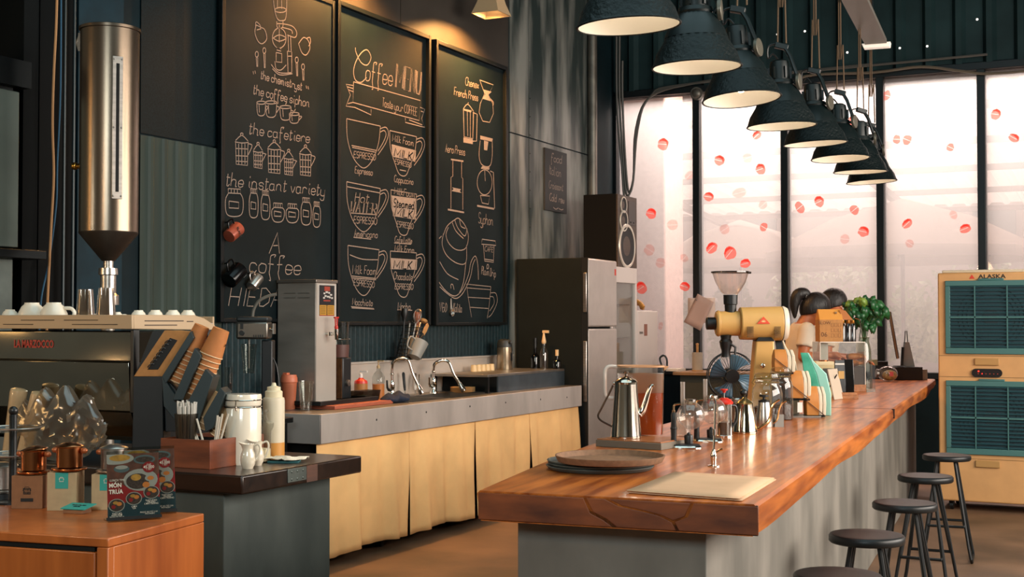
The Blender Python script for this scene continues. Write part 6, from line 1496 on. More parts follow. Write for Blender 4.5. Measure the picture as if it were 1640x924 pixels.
B().lathe([(0, zj(698)), (2.6 * k, zj(697)), (2.6 * k, zj(688)), (0, zj(687))], (1 * k, 0, 0), 12).out('joint', CHROME, tp)
B().tube([(3 * k, 0, zj(725)), (9 * k, -.004, zj(721)), (14 * k, -.006, zj(719))], [1.2 * k, 1.6 * k, 2 * k], 8).out('lever', CHROME, tp)
# low box under the kettle
a, c_ = bq(954, 715), bq(1059, 721.5); wd = (c_ - a).length; rzb = math.atan2(c_.y - a.y, c_.x - a.x); bh = .03
lb = thing('low_box', 'low grey box with a wooden top under the steel kettle and tea pitcher', 'box', a, rzb)
B().bx(0, wd, 0, .24, 0, bh - .004).out('box_sides', mat('grey_olive_box', '#6d6457', .5, .2), lb, bev=.002)
B().bx(.004, wd - .004, .004, .236, bh - .004, bh).out('top_board', wood('tray_wood', '#a8683a', '#8a4f28', .4), lb)
# steel kettle
q = dep(1003, 704, 5.06); q.z = BZ + bh + .0005; k, zj = rel(q)
KS = mat('kettle_steel', '#cfc3b4', .13, 1, var=.05)
kt = thing('pouring_kettle', 'tall polished steel gooseneck coffee pot on the low box', 'kettle', q, YAW - .1)
B().lathe([(0, 0), (24.5 * k, 0), (25 * k, .004), (24.5 * k, .012), (18.5 * k, zj(616)), (18.5 * k, zj(614))], n=44).out('body', KS, kt, sharp=60)
B().lathe([(18.8 * k, zj(615)), (19 * k, zj(612)), (15 * k, zj(607)), (5 * k, zj(604)), (2.2 * k, zj(602)), (2.2 * k, zj(599)), (4.4 * k, zj(598)), (4.6 * k, zj(595)), (0, zj(594))], n=36).out('lid', KS, kt)
sp_ = smoothline([(21 * k, 0, zj(662)), (26 * k, 0, zj(657)), (31 * k, 0, zj(643)), (36 * k, 0, zj(627)), (40 * k, 0, zj(619)), (44 * k, 0, zj(617))], 5)
sp_ = sp_; n_ = len(sp_)
B().tube(sp_, [(7.5 - 5 * (i / (n_ - 1)) ** .7) * k for i in range(n_)], 14).out('spout', KS, kt)
B().tube(smoothline([(-21 * k, 0, zj(617)), (-26 * k, 0, zj(628)), (-40 * k, 0, zj(655)), (-45 * k, 0, zj(666)), (-40 * k, 0, zj(674)), (-23 * k, 0, zj(683))], 5), 1.6 * k, 10).out('handle', mat('handle_dark_steel', '#5a5148', .3, .9), kt)
B().ball((-19.5 * k, 0, zj(614)), (2.4 * k,) * 3, 10, 6).out('hinge', KS, kt)
# tea pitcher
q = dep(1026, 702, 5.22); q.z = BZ + bh + .0005; k, zj = rel(q)
tpit = thing('tea_pitcher', 'large clear plastic pitcher of amber iced tea behind the steel kettle', 'pitcher', q, YAW)
def ovalr(rx, ry, z, n=32, pw=.6):
    f = lambda c: math.copysign(abs(c) ** pw, c)
    return [V((rx * f(cos(2 * pi * i / n)), ry * f(sin(2 * pi * i / n)), z)) for i in range(n)]
TEA = mat('amber_tea', '#8f3812', .15, coat=.4)
B().rings([ovalr(34 * k, .06, .003), ovalr(35.5 * k, .062, zj(628))]).out('tea', TEA, tpit, sharp=60)
B().rings([ovalr(36 * k, .0625, zj(628.5)), ovalr(36.5 * k, .063, zj(608)), ovalr(36.8 * k, .0635, zj(598))], False).out('tea_foam', glass('tea_stain', '#e0a67c', .12, .1, haze=.35), tpit, sharp=60)
b = B().rings([ovalr(35 * k, .061, 0), ovalr(36.4 * k, .0632, zj(628)), ovalr(38 * k, .066, zj(587)), ovalr(37 * k, .064, zj(587))], False); b.out('pitcher_wall', CLEARP, tpit, sharp=60)
B().prism([(36 * k, zj(586)), (45 * k, zj(586.5)), (37 * k, zj(594))], -.02, .02, 'y').rings([ovalr(38 * k, .066, zj(588)), ovalr(38 * k, .066, zj(585)), ovalr(36 * k, .063, zj(585)), ovalr(36 * k, .063, zj(588))], False, True).out('rim_spout', mat('rim_amber', '#bd8d66', .35), tpit, bev=.001)
B().tube(smoothline([(-37 * k, 0, zj(588)), (-50 * k, 0, zj(587)), (-57 * k, 0, zj(594)), (-57 * k, 0, zj(615)), (-56 * k, 0, zj(632)), (-50 * k, 0, zj(637)), (-37 * k, 0, zj(638))], 5), 3.2 * k, 10).out('handle', mat('clear_handle', '#cdbfb4', .25), tpit)
# siphon brewers
SGL = glass('siphon_glass', '#f6f3ee', .24, .02, haze=.1)  # white mix puts bright edges and highlights into the globes
def make_siphon(label, q):
    k, zj = mpp(q), None
    t = thing('siphon_brewer', label, 'coffee brewer', q, YAW, 'glass siphon brewers'); u = .00237
    B().rings([ovalr(.062, .045, 0, pw=.75), ovalr(.062, .045, .004, pw=.75), ovalr(.056, .04, .009, pw=.75)]).out('base', CHROME, t)
    B().rings([ovalr(.056, .038, .0092, pw=.75), ovalr(.052, .035, .014, pw=.75)]).out('base_plate', BLACK, t)
    B().lathe([(0, .008), (.012, .008), (.0105, .04), (.012, .07), (.010, .1), (.011, .125), (.007, .135), (0, .136)], (-.045, 0, 0), 18).lathe([(.0125, .07), (.0135, .072), (.0135, .076), (.0125, .078)], (-.045, 0, 0), 18).out('handle', BLACK, t)
    b = B().tube(smoothline([(-.045, 0, .13), (-.045, 0, .152), (-.042, 0, .162), (-.03, 0, .166), (0, 0, .168), (.02, 0, .168)], 4), .0042, 8).cyl((-.045, 0, .122), (-.045, 0, .142), .007)
    b.tube([(.02 + .0185 * cos(a), .0185 * sin(a), .168) for a in [2 * pi * i / 20 for i in range(20)]], .0035, 6, closed=True); b.out('arm', mat('arm_brass', '#b49a78', .2, 1), t)
    c_ = (.02, 0, .122); r = .053
    b = B().lathe([(0, -r)] + [(r * cos(radians(a)), r * sin(radians(a))) for a in range(-75, 66, 10)] + [(.018, .05), (.017, .058), (.019, .062)], c_, 32); g = b.out('glass_globe', SGL, t, sharp=80)
    B().lathe([(.0188, .054), (.0205, .055), (.0205, .062), (.0188, .063)], c_, 24).out('neck_ring', CHROME, g)
    B().lathe([(0, .002), (.016, .002), (.0175, .03), (.016, .034), (.008, .037), (.004, .044), (0, .044)], (.012, 0, .014), 20).out('burner', BLACK, t)
    B().lathe([(0, 0), (.0085, 0), (.0085, .09), (.0085, .088), (.006, .006), (0, .006)], (-.01, 0, .16), 18).out('glass_tube', glass('tube_glass', '#eeebe6', .4, haze=.25), t)
    B().lathe([(.008, 0), (.010, -.01), (.010, -.03), (0, -.032)], (-.01, 0, .16), 14).out('tube_stopper', BLACK, t)
    return t
sA = make_siphon('front glass siphon brewer, its black handle beside the low box', bq(1098, 717))
q = bq(1134, 707); o = dup(sA, q, YAW - .15, 'rear glass siphon brewer, just behind the chrome rinser tap')
# clear beaker behind the front siphon
q = bq(1078, 700); o = make_glass('glass_beaker', 'clear glass jar behind the front siphon brewer', .03, .032, .1, SGL, cat='glass'); o.location = q + V((.03, .05, 0))
# French press
q = bq(1160, 700); k, zj = rel(q)
fp = thing('french_press', 'glass French press with a red lid and plunger between siphon and kettle', 'French press', q, YAW)
B().lathe([(0, .004), (11.5 * k, .004), (12 * k, .008), (12 * k, zj(648)), (13.5 * k, zj(645)), (12 * k, zj(645)), (11 * k, zj(648)), (11 * k, .01), (0, .01)], n=28).out('glass_body', CLEAR, fp, sharp=50)
B().lathe([(12.6 * k, 0), (13.5 * k, 0), (13.5 * k, .008), (12.6 * k, .010)], n=28).out('base_ring', CHROME, fp)
b = B()
for a in (0, 1, 2, 3): b.box((12.6 * k * cos(a * pi / 2 + .8), 12.6 * k * sin(a * pi / 2 + .8), zj(672)), (.006, .004, zj(648)), (0, 0, a * pi / 2 + 2.37))
b.out('frame_strips', CHROME, fp)
B().lathe([(0, .012), (10.6 * k, .012), (10.6 * k, zj(676)), (0, zj(676))], n=24).out('coffee', mat('dark_coffee', '#4a3a30', .3), fp)
B().lathe([(13.8 * k, zj(647)), (14.5 * k, zj(644)), (11 * k, zj(640)), (5 * k, zj(637)), (0, zj(637))], n=28).out('lid', RED, fp)
B().cyl((0, 0, zj(660)), (0, 0, zj(627)), 1.2 * k, n=10).out('plunger_rod', CHROME, fp)
B().lathe([(0, zj(629)), (2.2 * k, zj(629)), (3 * k, zj(626)), (6 * k, zj(625)), (6 * k, zj(623)), (0, zj(622.5))], n=20).out('plunger_knob', RED, fp)
B().tube(smoothline([(11 * k, .01, zj(650)), (20 * k, .02, zj(652)), (21 * k, .02, zj(672)), (12 * k, .01, zj(685))], 4), 2 * k, 8).out('handle', BLACK, fp)
# steel mug behind it
q = bq(1172, 692); k, zj = rel(q)
sm = thing('steel_cup', 'plain steel cup between the French press and the glass kettle', 'cup', q + V((.01, .05, 0)))
mug(9.5 * k, 52 * k, STEEL).out('cup_body', STEEL, sm)
B().tube([(9.8 * k * cos(a), 9.8 * k * sin(a), 52 * k) for a in [2 * pi * i / 24 for i in range(24)]], .0018, 6, closed=True).out('rim', CHROME, sm)
# glass kettle and steel kettle with gooseneck
q = bq(1193, 694); k, zj = rel(q)
gk = thing('server_kettle', 'polished small gooseneck kettle with a black ball knob in the middle of the bar', 'kettle', q, YAW)
B().lathe([(0, 0), (20 * k, 0), (20.5 * k, .004), (20 * k, .012), (17 * k, zj(668)), (13.5 * k, zj(648)), (13.5 * k, zj(646)), (12.5 * k, zj(646)), (0, zj(647))], n=36).out('body', mat('mirror_kettle', '#c9bda8', .08, 1), gk, sharp=60)
B().lathe([(13.9 * k, zj(647)), (14 * k, zj(645)), (10 * k, zj(642)), (4 * k, zj(638)), (1.5 * k, zj(636)), (0, zj(636))], n=30).out('lid', mat('lid_brassy', '#b8a06c', .2, .9), gk)
B().ball((-2 * k, 0, zj(629)), 6 * k, 16, 10).out('knob', BLACK, gk)
BRS = mat('brassy_spout', '#b88a5c', .18, 1)
B().tube(smoothline([(18 * k, 0, zj(688)), (26 * k, 0, zj(684)), (37 * k, 0, zj(676)), (41 * k, 0, zj(666)), (43 * k, 0, zj(652)), (49 * k, 0, zj(644)), (56 * k, 0, zj(640))], 5), [(3.4 - 1.6 * i / 30) * k for i in range(31)], 10).out('spout', BRS, gk)
B().tube(smoothline([(-13 * k, .0, zj(650)), (-22 * k, 0, zj(648)), (-24 * k, 0, zj(666)), (-18 * k, 0, zj(684))], 4), 1.8 * k, 8).out('handle', BLACK, gk)
q = bq(1212, 685); k, zj = rel(q)
k2 = thing('server_kettle', 'second small steel kettle with a flat black lid behind the polished one', 'kettle', q + V((.02, .05, 0)), YAW)
B().lathe([(0, 0), (14 * k, 0), (14.5 * k, .004), (13 * k, zj(668)), (9 * k, zj(645)), (0, zj(645))], n=32).out('body', STEEL, k2, sharp=60)
B().lathe([(9 * k, zj(645)), (9 * k, zj(642)), (2 * k, zj(640)), (2 * k, zj(637)), (7.5 * k, zj(636)), (7.5 * k, zj(633)), (0, zj(633))], n=26).out('lid', BLACK, k2)
B().tube(smoothline([(12 * k, 0, zj(680)), (21 * k, 0, zj(673)), (24 * k, 0, zj(658)), (29 * k, 0, zj(647)), (36 * k, 0, zj(643))], 5), 1.6 * k, 8).out('spout', BRS, k2)
# bean jars
def bean_jar(label, px, py, rp, top, bean):
    q = bq(px, py); k, zj = rel(q); r = rp * k
    t = thing('bean_jar', label, 'jar', q, YAW, 'clear bean jars')
    B().lathe([(0, .0), (r * .92, 0), (r, .008), (r, zj(top + 32)), (r * .92, zj(top + 24)), (r * .76, zj(top + 19)), (r * .76, zj(top + 12)), (r * .8, zj(top + 11))], n=32).out('glass_body', CLEAR, t, sharp=60)
    B().lathe([(0, .004), (r * .95, .004), (r * .97, zj(bean)), (r * .5, zj(bean - 3)), (0, zj(bean - 2))], n=32).out('coffee_beans', BEANS, t)
    B().lathe([(r * .84, zj(top + 11)), (r * .86, zj(top + 7)), (r * .8, zj(top + 2)), (r * .6, zj(top)), (0, zj(top))], n=30).out('glass_lid', CLEARP, t)
    b = B()
    for z in (zj(top + 15), zj(top + 9)): b.tube([(r * .82 * cos(2 * pi * i / 30), r * .82 * sin(2 * pi * i / 30), z) for i in range(30)], .0018, 6, closed=True)
    b.tube([(-r * .84, 0, zj(top + 9)), (-r * 1.0, 0, zj(top + 16)), (-r * .86, 0, zj(top + 19))], .003, 6); b.out('wire_clamp', mat('clamp_brass', '#9c8350', .3, .9), t)
    B().bx(r * .3, r * .9, -r * .99, -r * .96, zj(682), zj(662)).out('label_tag', mat('jar_label', '#8d8a83', .7), t) if rp > 20 else None
bean_jar('front clear clamp jar a third full of coffee beans, right of the kettles', 1229, 682, 24, 597, 652)
bean_jar('rear clear clamp jar of coffee beans, partly hidden behind the front one', 1251, 672, 19, 588, 648)
# coffee grinder
GRC = mat('grinder_cream', '#c99b58', .4, var=.03); 
q = bq(1221, 664); k, zj = rel(q)
G = thing('coffee_grinder', 'cream shop coffee grinder with a horizontal drum and clear hopper', 'coffee grinder', q, YAW)
X = lambda px: (px - 1221) * k
b = B(); b.rings([[V((X(1199 - d_), -.055 - .0, z)), V((X(1243 + d_), -.055, z)), V((X(1243 + d_), .075, z)), V((X(1199 - d_), .075, z))] for d_, z in ((4, 0), (3, .02))])
b.rings([[V((X(a), -.045, z)), V((X(c_), -.045, z)), V((X(c_), .06, z)), V((X(a), .06, z))] for a, c_, z in ((1198, 1241, .02), (1203, 1240, zj(610)), (1209, 1238, zj(545)))])
b.out('column', GRC, G, bev=.008)
def hcyl(x0, x1, zc, r0, r1, nm, m, par, bev=.0, prof=None):
    b = B(); b.M = Matrix.Translation((0, .005, zc)) @ Matrix.Rotation(pi / 2, 4, 'Y'); b.lathe(prof or [(0, x0), (r0, x0), (r1, x1), (0, x1)], n=40); return b.out(nm, m, par, sharp=40, bev=bev)
zc = zj(518)
hcyl(X(1185), X(1253), zc, 26 * k, 27.5 * k, 'motor_drum', GRC, G, .006)
hcyl(0, 0, zc, 0, 0, 'drum_end_cap', mat('grinder_pale', '#d9c8b4', .4), G, prof=[(27.6 * k, X(1253)), (27.6 * k, X(1256)), (25 * k, X(1261)), (12 * k, X(1262)), (0, X(1262))])
hcyl(X(1147), X(1185), zc, 19.5 * k, 20 * k, 'grind_head', GRC, G, .006)
hcyl(0, 0, zc, 0, 0, 'head_rim', GRC, G, prof=[(20.5 * k, X(1149)), (21 * k, X(1151)), (20.5 * k, X(1153))])
hcyl(X(1132), X(1147), zj(518), 10 * k, 10 * k, 'adjust_knob', BLACK, G, .003)
B().lathe([(0, zj(503)), (9 * k, zj(503)), (9.5 * k, zj(488)), (11 * k, zj(487)), (11.5 * k, zj(472)), (0, zj(472))], (X(1171), .005, 0), 28).out('hopper_collar', BLACK, G)
b = B().lathe([(11 * k, zj(471)), (16 * k, zj(466)), (24 * k, zj(452)), (28.5 * k, zj(438)), (29.5 * k, zj(436))], (X(1171), .005, 0), 36)
hp = b.out('hopper', glass('hopper_plastic', '#f3ebe6', .12, .1), G, sharp=80)
B().lathe([(29.5 * k, zj(437)), (31 * k, zj(436.5)), (31 * k, zj(434.5)), (0, zj(433.5))], (X(1171), .005, 0), 36).bx(X(1198), X(1204), -.005, .012, zj(438), zj(435)).out('hopper_lid', glass('smoky_lid', '#8a8680', .15), hp)
B().lathe([(0, zj(535)), (9 * k, zj(537)), (8 * k, zj(543)), (10.5 * k, zj(547)), (9 * k, zj(556)), (7 * k, zj(562)), (7.5 * k, zj(572)), (0, zj(572))], (X(1163), .0, 0), 22).tube([(X(1168), -.02, zj(550)), (X(1177), -.025, zj(556)), (X(1176), -.025, zj(568))], .006, 8).out('spout', BLACK, G)
b = B()
for xx in (1193, 1236):
    b = B()
    for i in range(9): b.bx(X(xx), X(xx + 10), -27.6 * k + .004, -22 * k, zj(523 + i * 2), zj(523.8 + i * 2))
    b.out('vent_slots', mat('vent_brown', '#5a4024', .7), G)
b = B(); b.prism([(X(1208), zj(518.5)), (X(1229), zj(518.5)), (X(1218.5), zj(507))], -26.6 * k, -26.3 * k - .0, 'y'); tri = b.out('logo_triangle', mat('logo_red', '#d4431f', .5), G)
b = B(); cx, cz = X(1218.5), zj(516)
for a in (20, 55, 90, 125, 160): b.ribbon([(cx + 1.6 * k * cos(radians(a)), -26.75 * k, cz + 1.6 * k * sin(radians(a))), (cx + 4.2 * k * cos(radians(a)), -26.75 * k, cz + 4.2 * k * sin(radians(a)))], .8 * k, (0, -1, 0))
b.prism([(cx - 2.4 * k, cz), (cx + 2.4 * k, cz), (cx + 1.7 * k, cz + 1.7 * k), (cx, cz + 2.4 * k), (cx - 1.7 * k, cz + 1.7 * k)], -26.75 * k, -26.6 * k, 'y'); b.out('logo_crest', mat('logo_cream', '#e0b97e', .5), tri)
b = B(); b.ball((X(1219), -.05, zj(585)), (4 * k, .006, 4 * k), 14, 8); b.out('badge', CHROME, G)
B().prism([(X(1209), zj(546)), (X(1238), zj(546)), (X(1233), zj(540)), (X(1213), zj(540))], -.05, .06, 'y').out('saddle', BLACK, G)
B().bx(X(1236), X(1246), -.03, .03, zj(605), zj(572)).out('bag_clip', BLACK, G, bev=.004)
# small fan
q = bq(1171, 660); q = dep(1171, 660, 7.1); q.z = BZ; k, zj = rel(q)
fn_ = thing('desk_fan', 'small black desk fan with blue blades behind the French press', 'fan', q, YAW)
zc = zj(602); r = 38 * k
B().lathe([(0, 0), (.075, 0), (.07, .012), (.02, .025), (.016, zc - r * .9), (0, zc - r * .9)], n=26).out('stand', BLACK, fn_)
B().lathe([(0, .03), (.04, .03), (.045, .06), (.03, .10), (0, .105)], n=22).out('motor', BLACK, fn_, loc=(0, .0, zc)).rotation_euler = (-pi / 2, 0, 0)
b = B()
for yy in (-.035, .02): b.tube([(r * cos(2 * pi * i / 48), yy, zc + r * sin(2 * pi * i / 48)) for i in range(48)], .0035, 6, closed=True)
for i in range(36):
    a = 2 * pi * i / 36
    b.tube([(r * .28 * cos(a), -.058, zc + r * .28 * sin(a)), (r * .75 * cos(a), -.054, zc + r * .75 * sin(a)), (r * cos(a), -.035, zc + r * sin(a)), (r * cos(a), .02, zc + r * sin(a)), (r * .3 * cos(a), .04, zc + r * .3 * sin(a))], .0011, 4)
b.out('wire_guard', BLACK, fn_)
BLU = mat('fan_blade_blue', '#54788e', .35, coat=.3)
for i in range(4):
    a = pi / 2 * i + 1.35
    def bl(u, v, a=a):
        rr2 = r * (.22 + .68 * u); sp2 = (v - .5) * (.75 + .25 * u) ; an = a + sp2 * 1.05 - .25 * u
        return (rr2 * cos(an), -.02 + .03 * (v - .5), zc + rr2 * sin(an))
    B().grid(bl, 8, 8).out('blade', BLU, fn_, solid=.002, sharp=180)
b = B(); b.M = Matrix.Translation((0, -.06, zc)) @ Matrix.Rotation(pi / 2, 4, 'X'); b.lathe([(0, .004), (r * .28, .001), (r * .29, -.03), (0, -.03)], n=28); b.out('hub_badge', BLACK, fn_)
# paper note pinned on the mullion
q = ony(1120, 500, YB - .075); k = mpp(q)
nt = thing('paper_note', 'pale pink paper pinned crookedly to the window frame beside the grinder', 'note', q)
for nm, an, yy, ox, oz, w_, h_ in (('sheet', .47, -.012, 0, 0, 31 * k, 51 * k), ('sheet', .0, -.004, 4 * k, 3 * k, 46 * k, 40 * k)):
    b = B(); b.M = Matrix.Translation((ox, yy, oz)) @ Matrix.Rotation(an, 4, 'Y'); b.grid(lambda u, v: ((u - .5) * w_, .006 * sin(u * 3 + v * 2) - .003, (v - .5) * h_), 5, 5); b.out(nm, mat('pink_note', '#b59c94', .8) if an else mat('pink_note_pale', '#d8c6bd', .8), nt, solid=.0008)
B().ball((-4 * k, -.022, 20 * k), (.008, .006, .008), 10, 6).out('pin', STEELD, nt)
# roll of paper towels and papers on the window ledge
q = onz(1117, 592, .93); q = V((onx(1117, 590, -3.8).x, 11.95, .9305)); q.x = ony(1117, 590, 11.95).x; k = mpp(q); 
pt = thing('paper_towel_roll', 'paper towel roll on its stand on the window ledge, pale tag above', 'paper roll', q)
B().lathe([(.02, .01), (8.5 * k, .01), (8.5 * k, 30 * k), (.02, 30 * k)], n=26).out('roll', mat('paper_roll', '#a39a8c', .8, var=.1), pt)
B().lathe([(0, 0), (.055, 0), (.055, .01), (.012, .012), (.012, 42 * k), (.016, 44 * k), (0, 45 * k)], n=20).out('stand', WOODL, pt)
for i, (px, w_) in enumerate(((1080, .16), (1150, .14))):
    q = V((ony(px, 590, 11.9).x, 11.9, .9305)); tag(B().box((0, 0, .012), (w_, .2, .024)).out('paper_stack', PAPER, loc=q, rz=.1 * i, bev=.002), 'white paper pile on the window ledge, %s the paper towel roll' % ('left of' if i == 0 else 'right of'), 'paper pile')
q = V((ony(1060, 575, 11.8).x, 11.8, .93)); ch = thing('jug_handle', 'dark curved handle of a jug on the window ledge behind the tea pitcher', 'jug', q)
B().lathe([(0, .0005), (.04, .0005), (.035, .05), (0, .05)], n=18).out('jug_body', GREYD, ch); B().tube(smoothline([(0, 0, .05), (-.02, 0, .12), (.02, 0, .15), (.05, 0, .11), (.05, 0, .03)], 4), .010, 8).out('handle', GREYD, ch)
# ---------------------------------------------------------------- far part of the bar: coffee bags, display case, till
WBAND = mat('bag_white_side', '#cfbfa6', .6); KB = mat('kraft_bag', '#b8742f', .5, var=.1, scale=12, bump=.15, bscale=18); BLKBAG = mat('black_foil_bag', '#14171a', .35, bump=.2, bscale=14); TEALBAG = mat('teal_bag', '#2c8d6f', .5, col2='#56b597', scale=9, bump=.1, bscale=20); MINT = mat('mint_side', '#8fc4b4', .5)
q = bq(1286, 668); kR, zR = rel(q); XR = lambda px: (px - 1286) * kR
rk = thing('bag_rack', 'stepped dark rack holding coffee bags beside the bean jars', 'rack', q, YAW)
b = B().bx(XR(1256), XR(1312), -.04, .12, 0, .008); b.out('base_plate', STEELD, rk, bev=.001)
steps = [(1291, 1320, 666), (1266, 1296, 639), (1240, 1270, 597)]
for (a, c_, py) in steps:
    z = max(.009, zR(py)); B().bx(XR(a) - .004, XR(c_), -.02, .09, z - .006, z).out('step_shelf', BLKM, rk)
    B().prism([(XR(a) - .005, z + .075), (XR(a) + .0, z + .075), (XR(c_) + .001, z), (XR(c_) - .006, z)], -.026, -.022, 'y').out('divider', mat('rack_brown', '#4a2a18', .5), rk)
B().bx(XR(1258), XR(1264), .03, .09, .008, zR(639) - .006).bx(XR(1242), XR(1262), .03, .09, .008, zR(597) - .006).out('rack_back', BLACK, rk)
B().bx(XR(1276), XR(1284), -.02, -.015, zR(660), zR(644)).out('price_card', WHITE, rk)
def bag(name, label, px0, px1, pyt, pyb, dy, dep_, mf, ms, group=None, lean=0):
    z0 = max(.0085, zR(pyb)); w_ = XR(px1) - XR(px0); h = zR(pyt) - z0
    t = thing(name, label, 'coffee bag', q + V((0, 0, z0 + .001)), YAW, group); M0 = Matrix.Translation((XR(px0), dy, 0))
    M1 = Matrix.Rotation(YAW, 4, 'Z') @ M0; t.location = q + (M1 @ V((0, 0, 0))) + V((0, 0, z0 + .001))
    b = B(); R4 = lambda x0, x1, y0, y1, z: [V((x0, y0, z)), V((x1, y0, z)), V((x1, y1, z)), V((x0, y1, z))]
    wf = w_ * .62
    b.rings([R4(0, wf, 0, dep_, 0), R4(-.002, wf + .002, -.004, dep_ + .004, h * .4), R4(0, wf, 0, dep_, h * .72), R4(.002, wf - .002, dep_ * .3, dep_ * .7, h * .93), R4(.002, wf - .002, dep_ * .40, dep_ * .55, h)])
    b.out('bag_body', mf, t, bev=.003, sharp=50)
    b = B()
    for i, (u0, u1) in enumerate(((.63, .80), (.83, .99))):
        b.rings([R4(w_ * u0, w_ * u1, .0, dep_, 0), R4(w_ * u0, w_ * u1 + .002, -.003, dep_ + .003, h * .4), R4(w_ * u0, w_ * u1, .0, dep_, h * .72), R4(w_ * u0 - .003, w_ * u1 - .004, dep_ * .3, dep_ * .7, h * .93), R4(w_ * u0 - .004, w_ * u1 - .006, dep_ * .4, dep_ * .55, h * .99)])
    b.out('side_band', ms, t, bev=.003)
    return t
bag('coffee_bag', 'kraft coffee bag on the lowest step of the rack, nearest the bar edge', 1291, 1322, 619, 666, -.015, .07, KB, WBAND, 'kraft coffee bags on the rack')
bag('coffee_bag', 'kraft coffee bag on the middle step of the rack', 1266, 1298, 594, 638, -.015, .07, KB, WBAND, 'kraft coffee bags on the rack')
bag('coffee_bag', 'kraft coffee bag on the highest step of the rack, beside the grinder', 1240, 1273, 560, 596, -.015, .07, KB, WBAND, 'kraft coffee bags on the rack')
def tall_bag(name, label, px0, px1, pyt, pyb, dy, mf, ms, floor):
    z0 = max(0.0005, zR(pyb)) if not floor else .0005
    w_ = XR(px1) - XR(px0); h = zR(pyt) - z0
    M1 = Matrix.Rotation(YAW, 4, 'Z') @ Matrix.Translation((XR(px0), dy, 0)); t = thing(name, label, 'coffee bag', q + M1.translation + V((0, 0, z0)), YAW - .25)
    R4 = lambda x0, x1, y0, y1, z: [V((x0, y0, z)), V((x1, y0, z)), V((x1, y1, z)), V((x0, y1, z))]
    b = B(); b.rings([R4(0, w_ * .62, 0, .07, 0), R4(-.004, w_ * .6, -.004, .074, h * .35), R4(-.012, w_ * .42, .0, .07, h * .66), R4(-.02, w_ * .2, .02, .05, h * .86), R4(-.03, w_ * .02, .03, .04, h)]); b.out('bag_body', mf, t, bev=.003)
    b = B(); b.rings([R4(w_ * .62, w_ * .98, 0, .07, 0), R4(w_ * .6, w_ * .98, -.004, .074, h * .35), R4(w_ * .42, w_ * .8, .0, .07, h * .66), R4(w_ * .2, w_ * .3, .02, .05, h * .86), R4(w_ * .02, w_ * .1, .03, .04, h)]); b.out('side_band', ms, t, bev=.003)
    return t
tall_bag('coffee_bag', 'tall teal green coffee bag leaning behind the kraft bags', 1300, 1340, 566, 658, .12, TEALBAG, MINT, True)
tall_bag('coffee_bag', 'tall black coffee bag with white edges behind the highest kraft bag', 1262, 1294, 538, 640, .2, BLKBAG, WBAND, True)
# price board, cream box
q = bq(1341, 640); k, zj = rel(q)
ea = thing('price_board', 'pale price board standing edge on behind the teal coffee bag', 'sign', q, YAW + .95)
b = B(); b.M = Matrix.Rotation(-.22, 4, 'X'); b.bx(-.05, .10, -.004, .004, 0.001, zj(590)); b.out('board_panel', mat('pale_board', '#b9a996', .6), ea, bev=.002)
B().tube([(.02, .01, zj(600)), (.02, .10, .004)], .004, 6).out('back_leg', BLKM, ea)
q = bq(1322, 636); q = dep(1322, 632, 8.35); q.z = BZ; k, zj = rel(q)
cbx = thing('gift_box', 'cream cardboard box with a dark sticker behind the price board', 'box', q, YAW)
B().bx(-17 * k, 17 * k, 0, .12, 0, zj(585)).out('carton', mat('cream_box', '#c7b184', .6), cbx, bev=.003)
B().bx(-15 * k, 14 * k, -.001, .121, zj(585), zj(579)).out('lid', mat('cream_box_lid', '#d2c097', .6), cbx, bev=.002)
B().bx(-4 * k, 14 * k, -.0015, .0, zj(612), zj(590)).out('sticker', mat('sticker_grey', '#4b463e', .6), cbx)
B().lathe([(0, 0), (.03, 0), (.03, .008), (0, .01)], n=20).out('knob_disc', COPPER, cbx, loc=(0, .05, zj(579)))
# display stand with pouches
q = bq(1357, 639); k, zj = rel(q)
pt = tag(B().bx(-18 * k, 18 * k, 0, .10, 0, .022).bx(-16 * k, 16 * k, .004, .096, .022, .04).out('wooden_riser', wood('riser_wood', '#a46a3a', '#7d4a26', .5), loc=q, rz=YAW, bev=.002), 'small stepped wooden riser under the dark pouches', 'riser')
for i, (px, w_, pt_, m, lb) in enumerate(((1348, 17, 577, BLKBAG, 'black pouch with a tan label on the wooden riser'), (1362, 16, 576, glass('dark_clear_pouch', '#5a4640', .25, .15), 'dark clear pouch of beans on the wooden riser, right of the black pouch'))):
    t = thing('coffee_pouch', lb, 'pouch', q + Matrix.Rotation(YAW, 3, 'Z') @ V(((px - 1357) * k, .03, .0405)), YAW - .1 * i)
    w2 = w_ * k; h = zj(pt_) - .04; R4 = lambda x, y, z: [V((-x, -y + .02, z)), V((x, -y + .02, z)), V((x, y + .02, z)), V((-x, y + .02, z))]
    B().rings([R4(w2 * .5, .025, 0), R4(w2 * .5, .024, h * .3), R4(w2 * .47, .013, h * .7), R4(w2 * .45, .003, h)]).out('pouch_body', m, t, bev=.002)
    if i == 0: B().bx(-w2 * .2, w2 * .35, -.0065, -.004, h * .42, h * .66).out('label', mat('tan_label', '#b28a4e', .6), t); B().bx(-w2 * .44, w2 * .44, .012, .0125, h * .78, h * .9).out('top_print', mat('white_print', '#c9c4bb', .5), t)
    else: B().rings([R4(w2 * .4, .018, .004), R4(w2 * .4, .018, h * .3), R4(w2 * .36, .01, h * .42)]).out('beans', mat('red_beans', '#5a2418', .5, var=.4, scale=80), t)
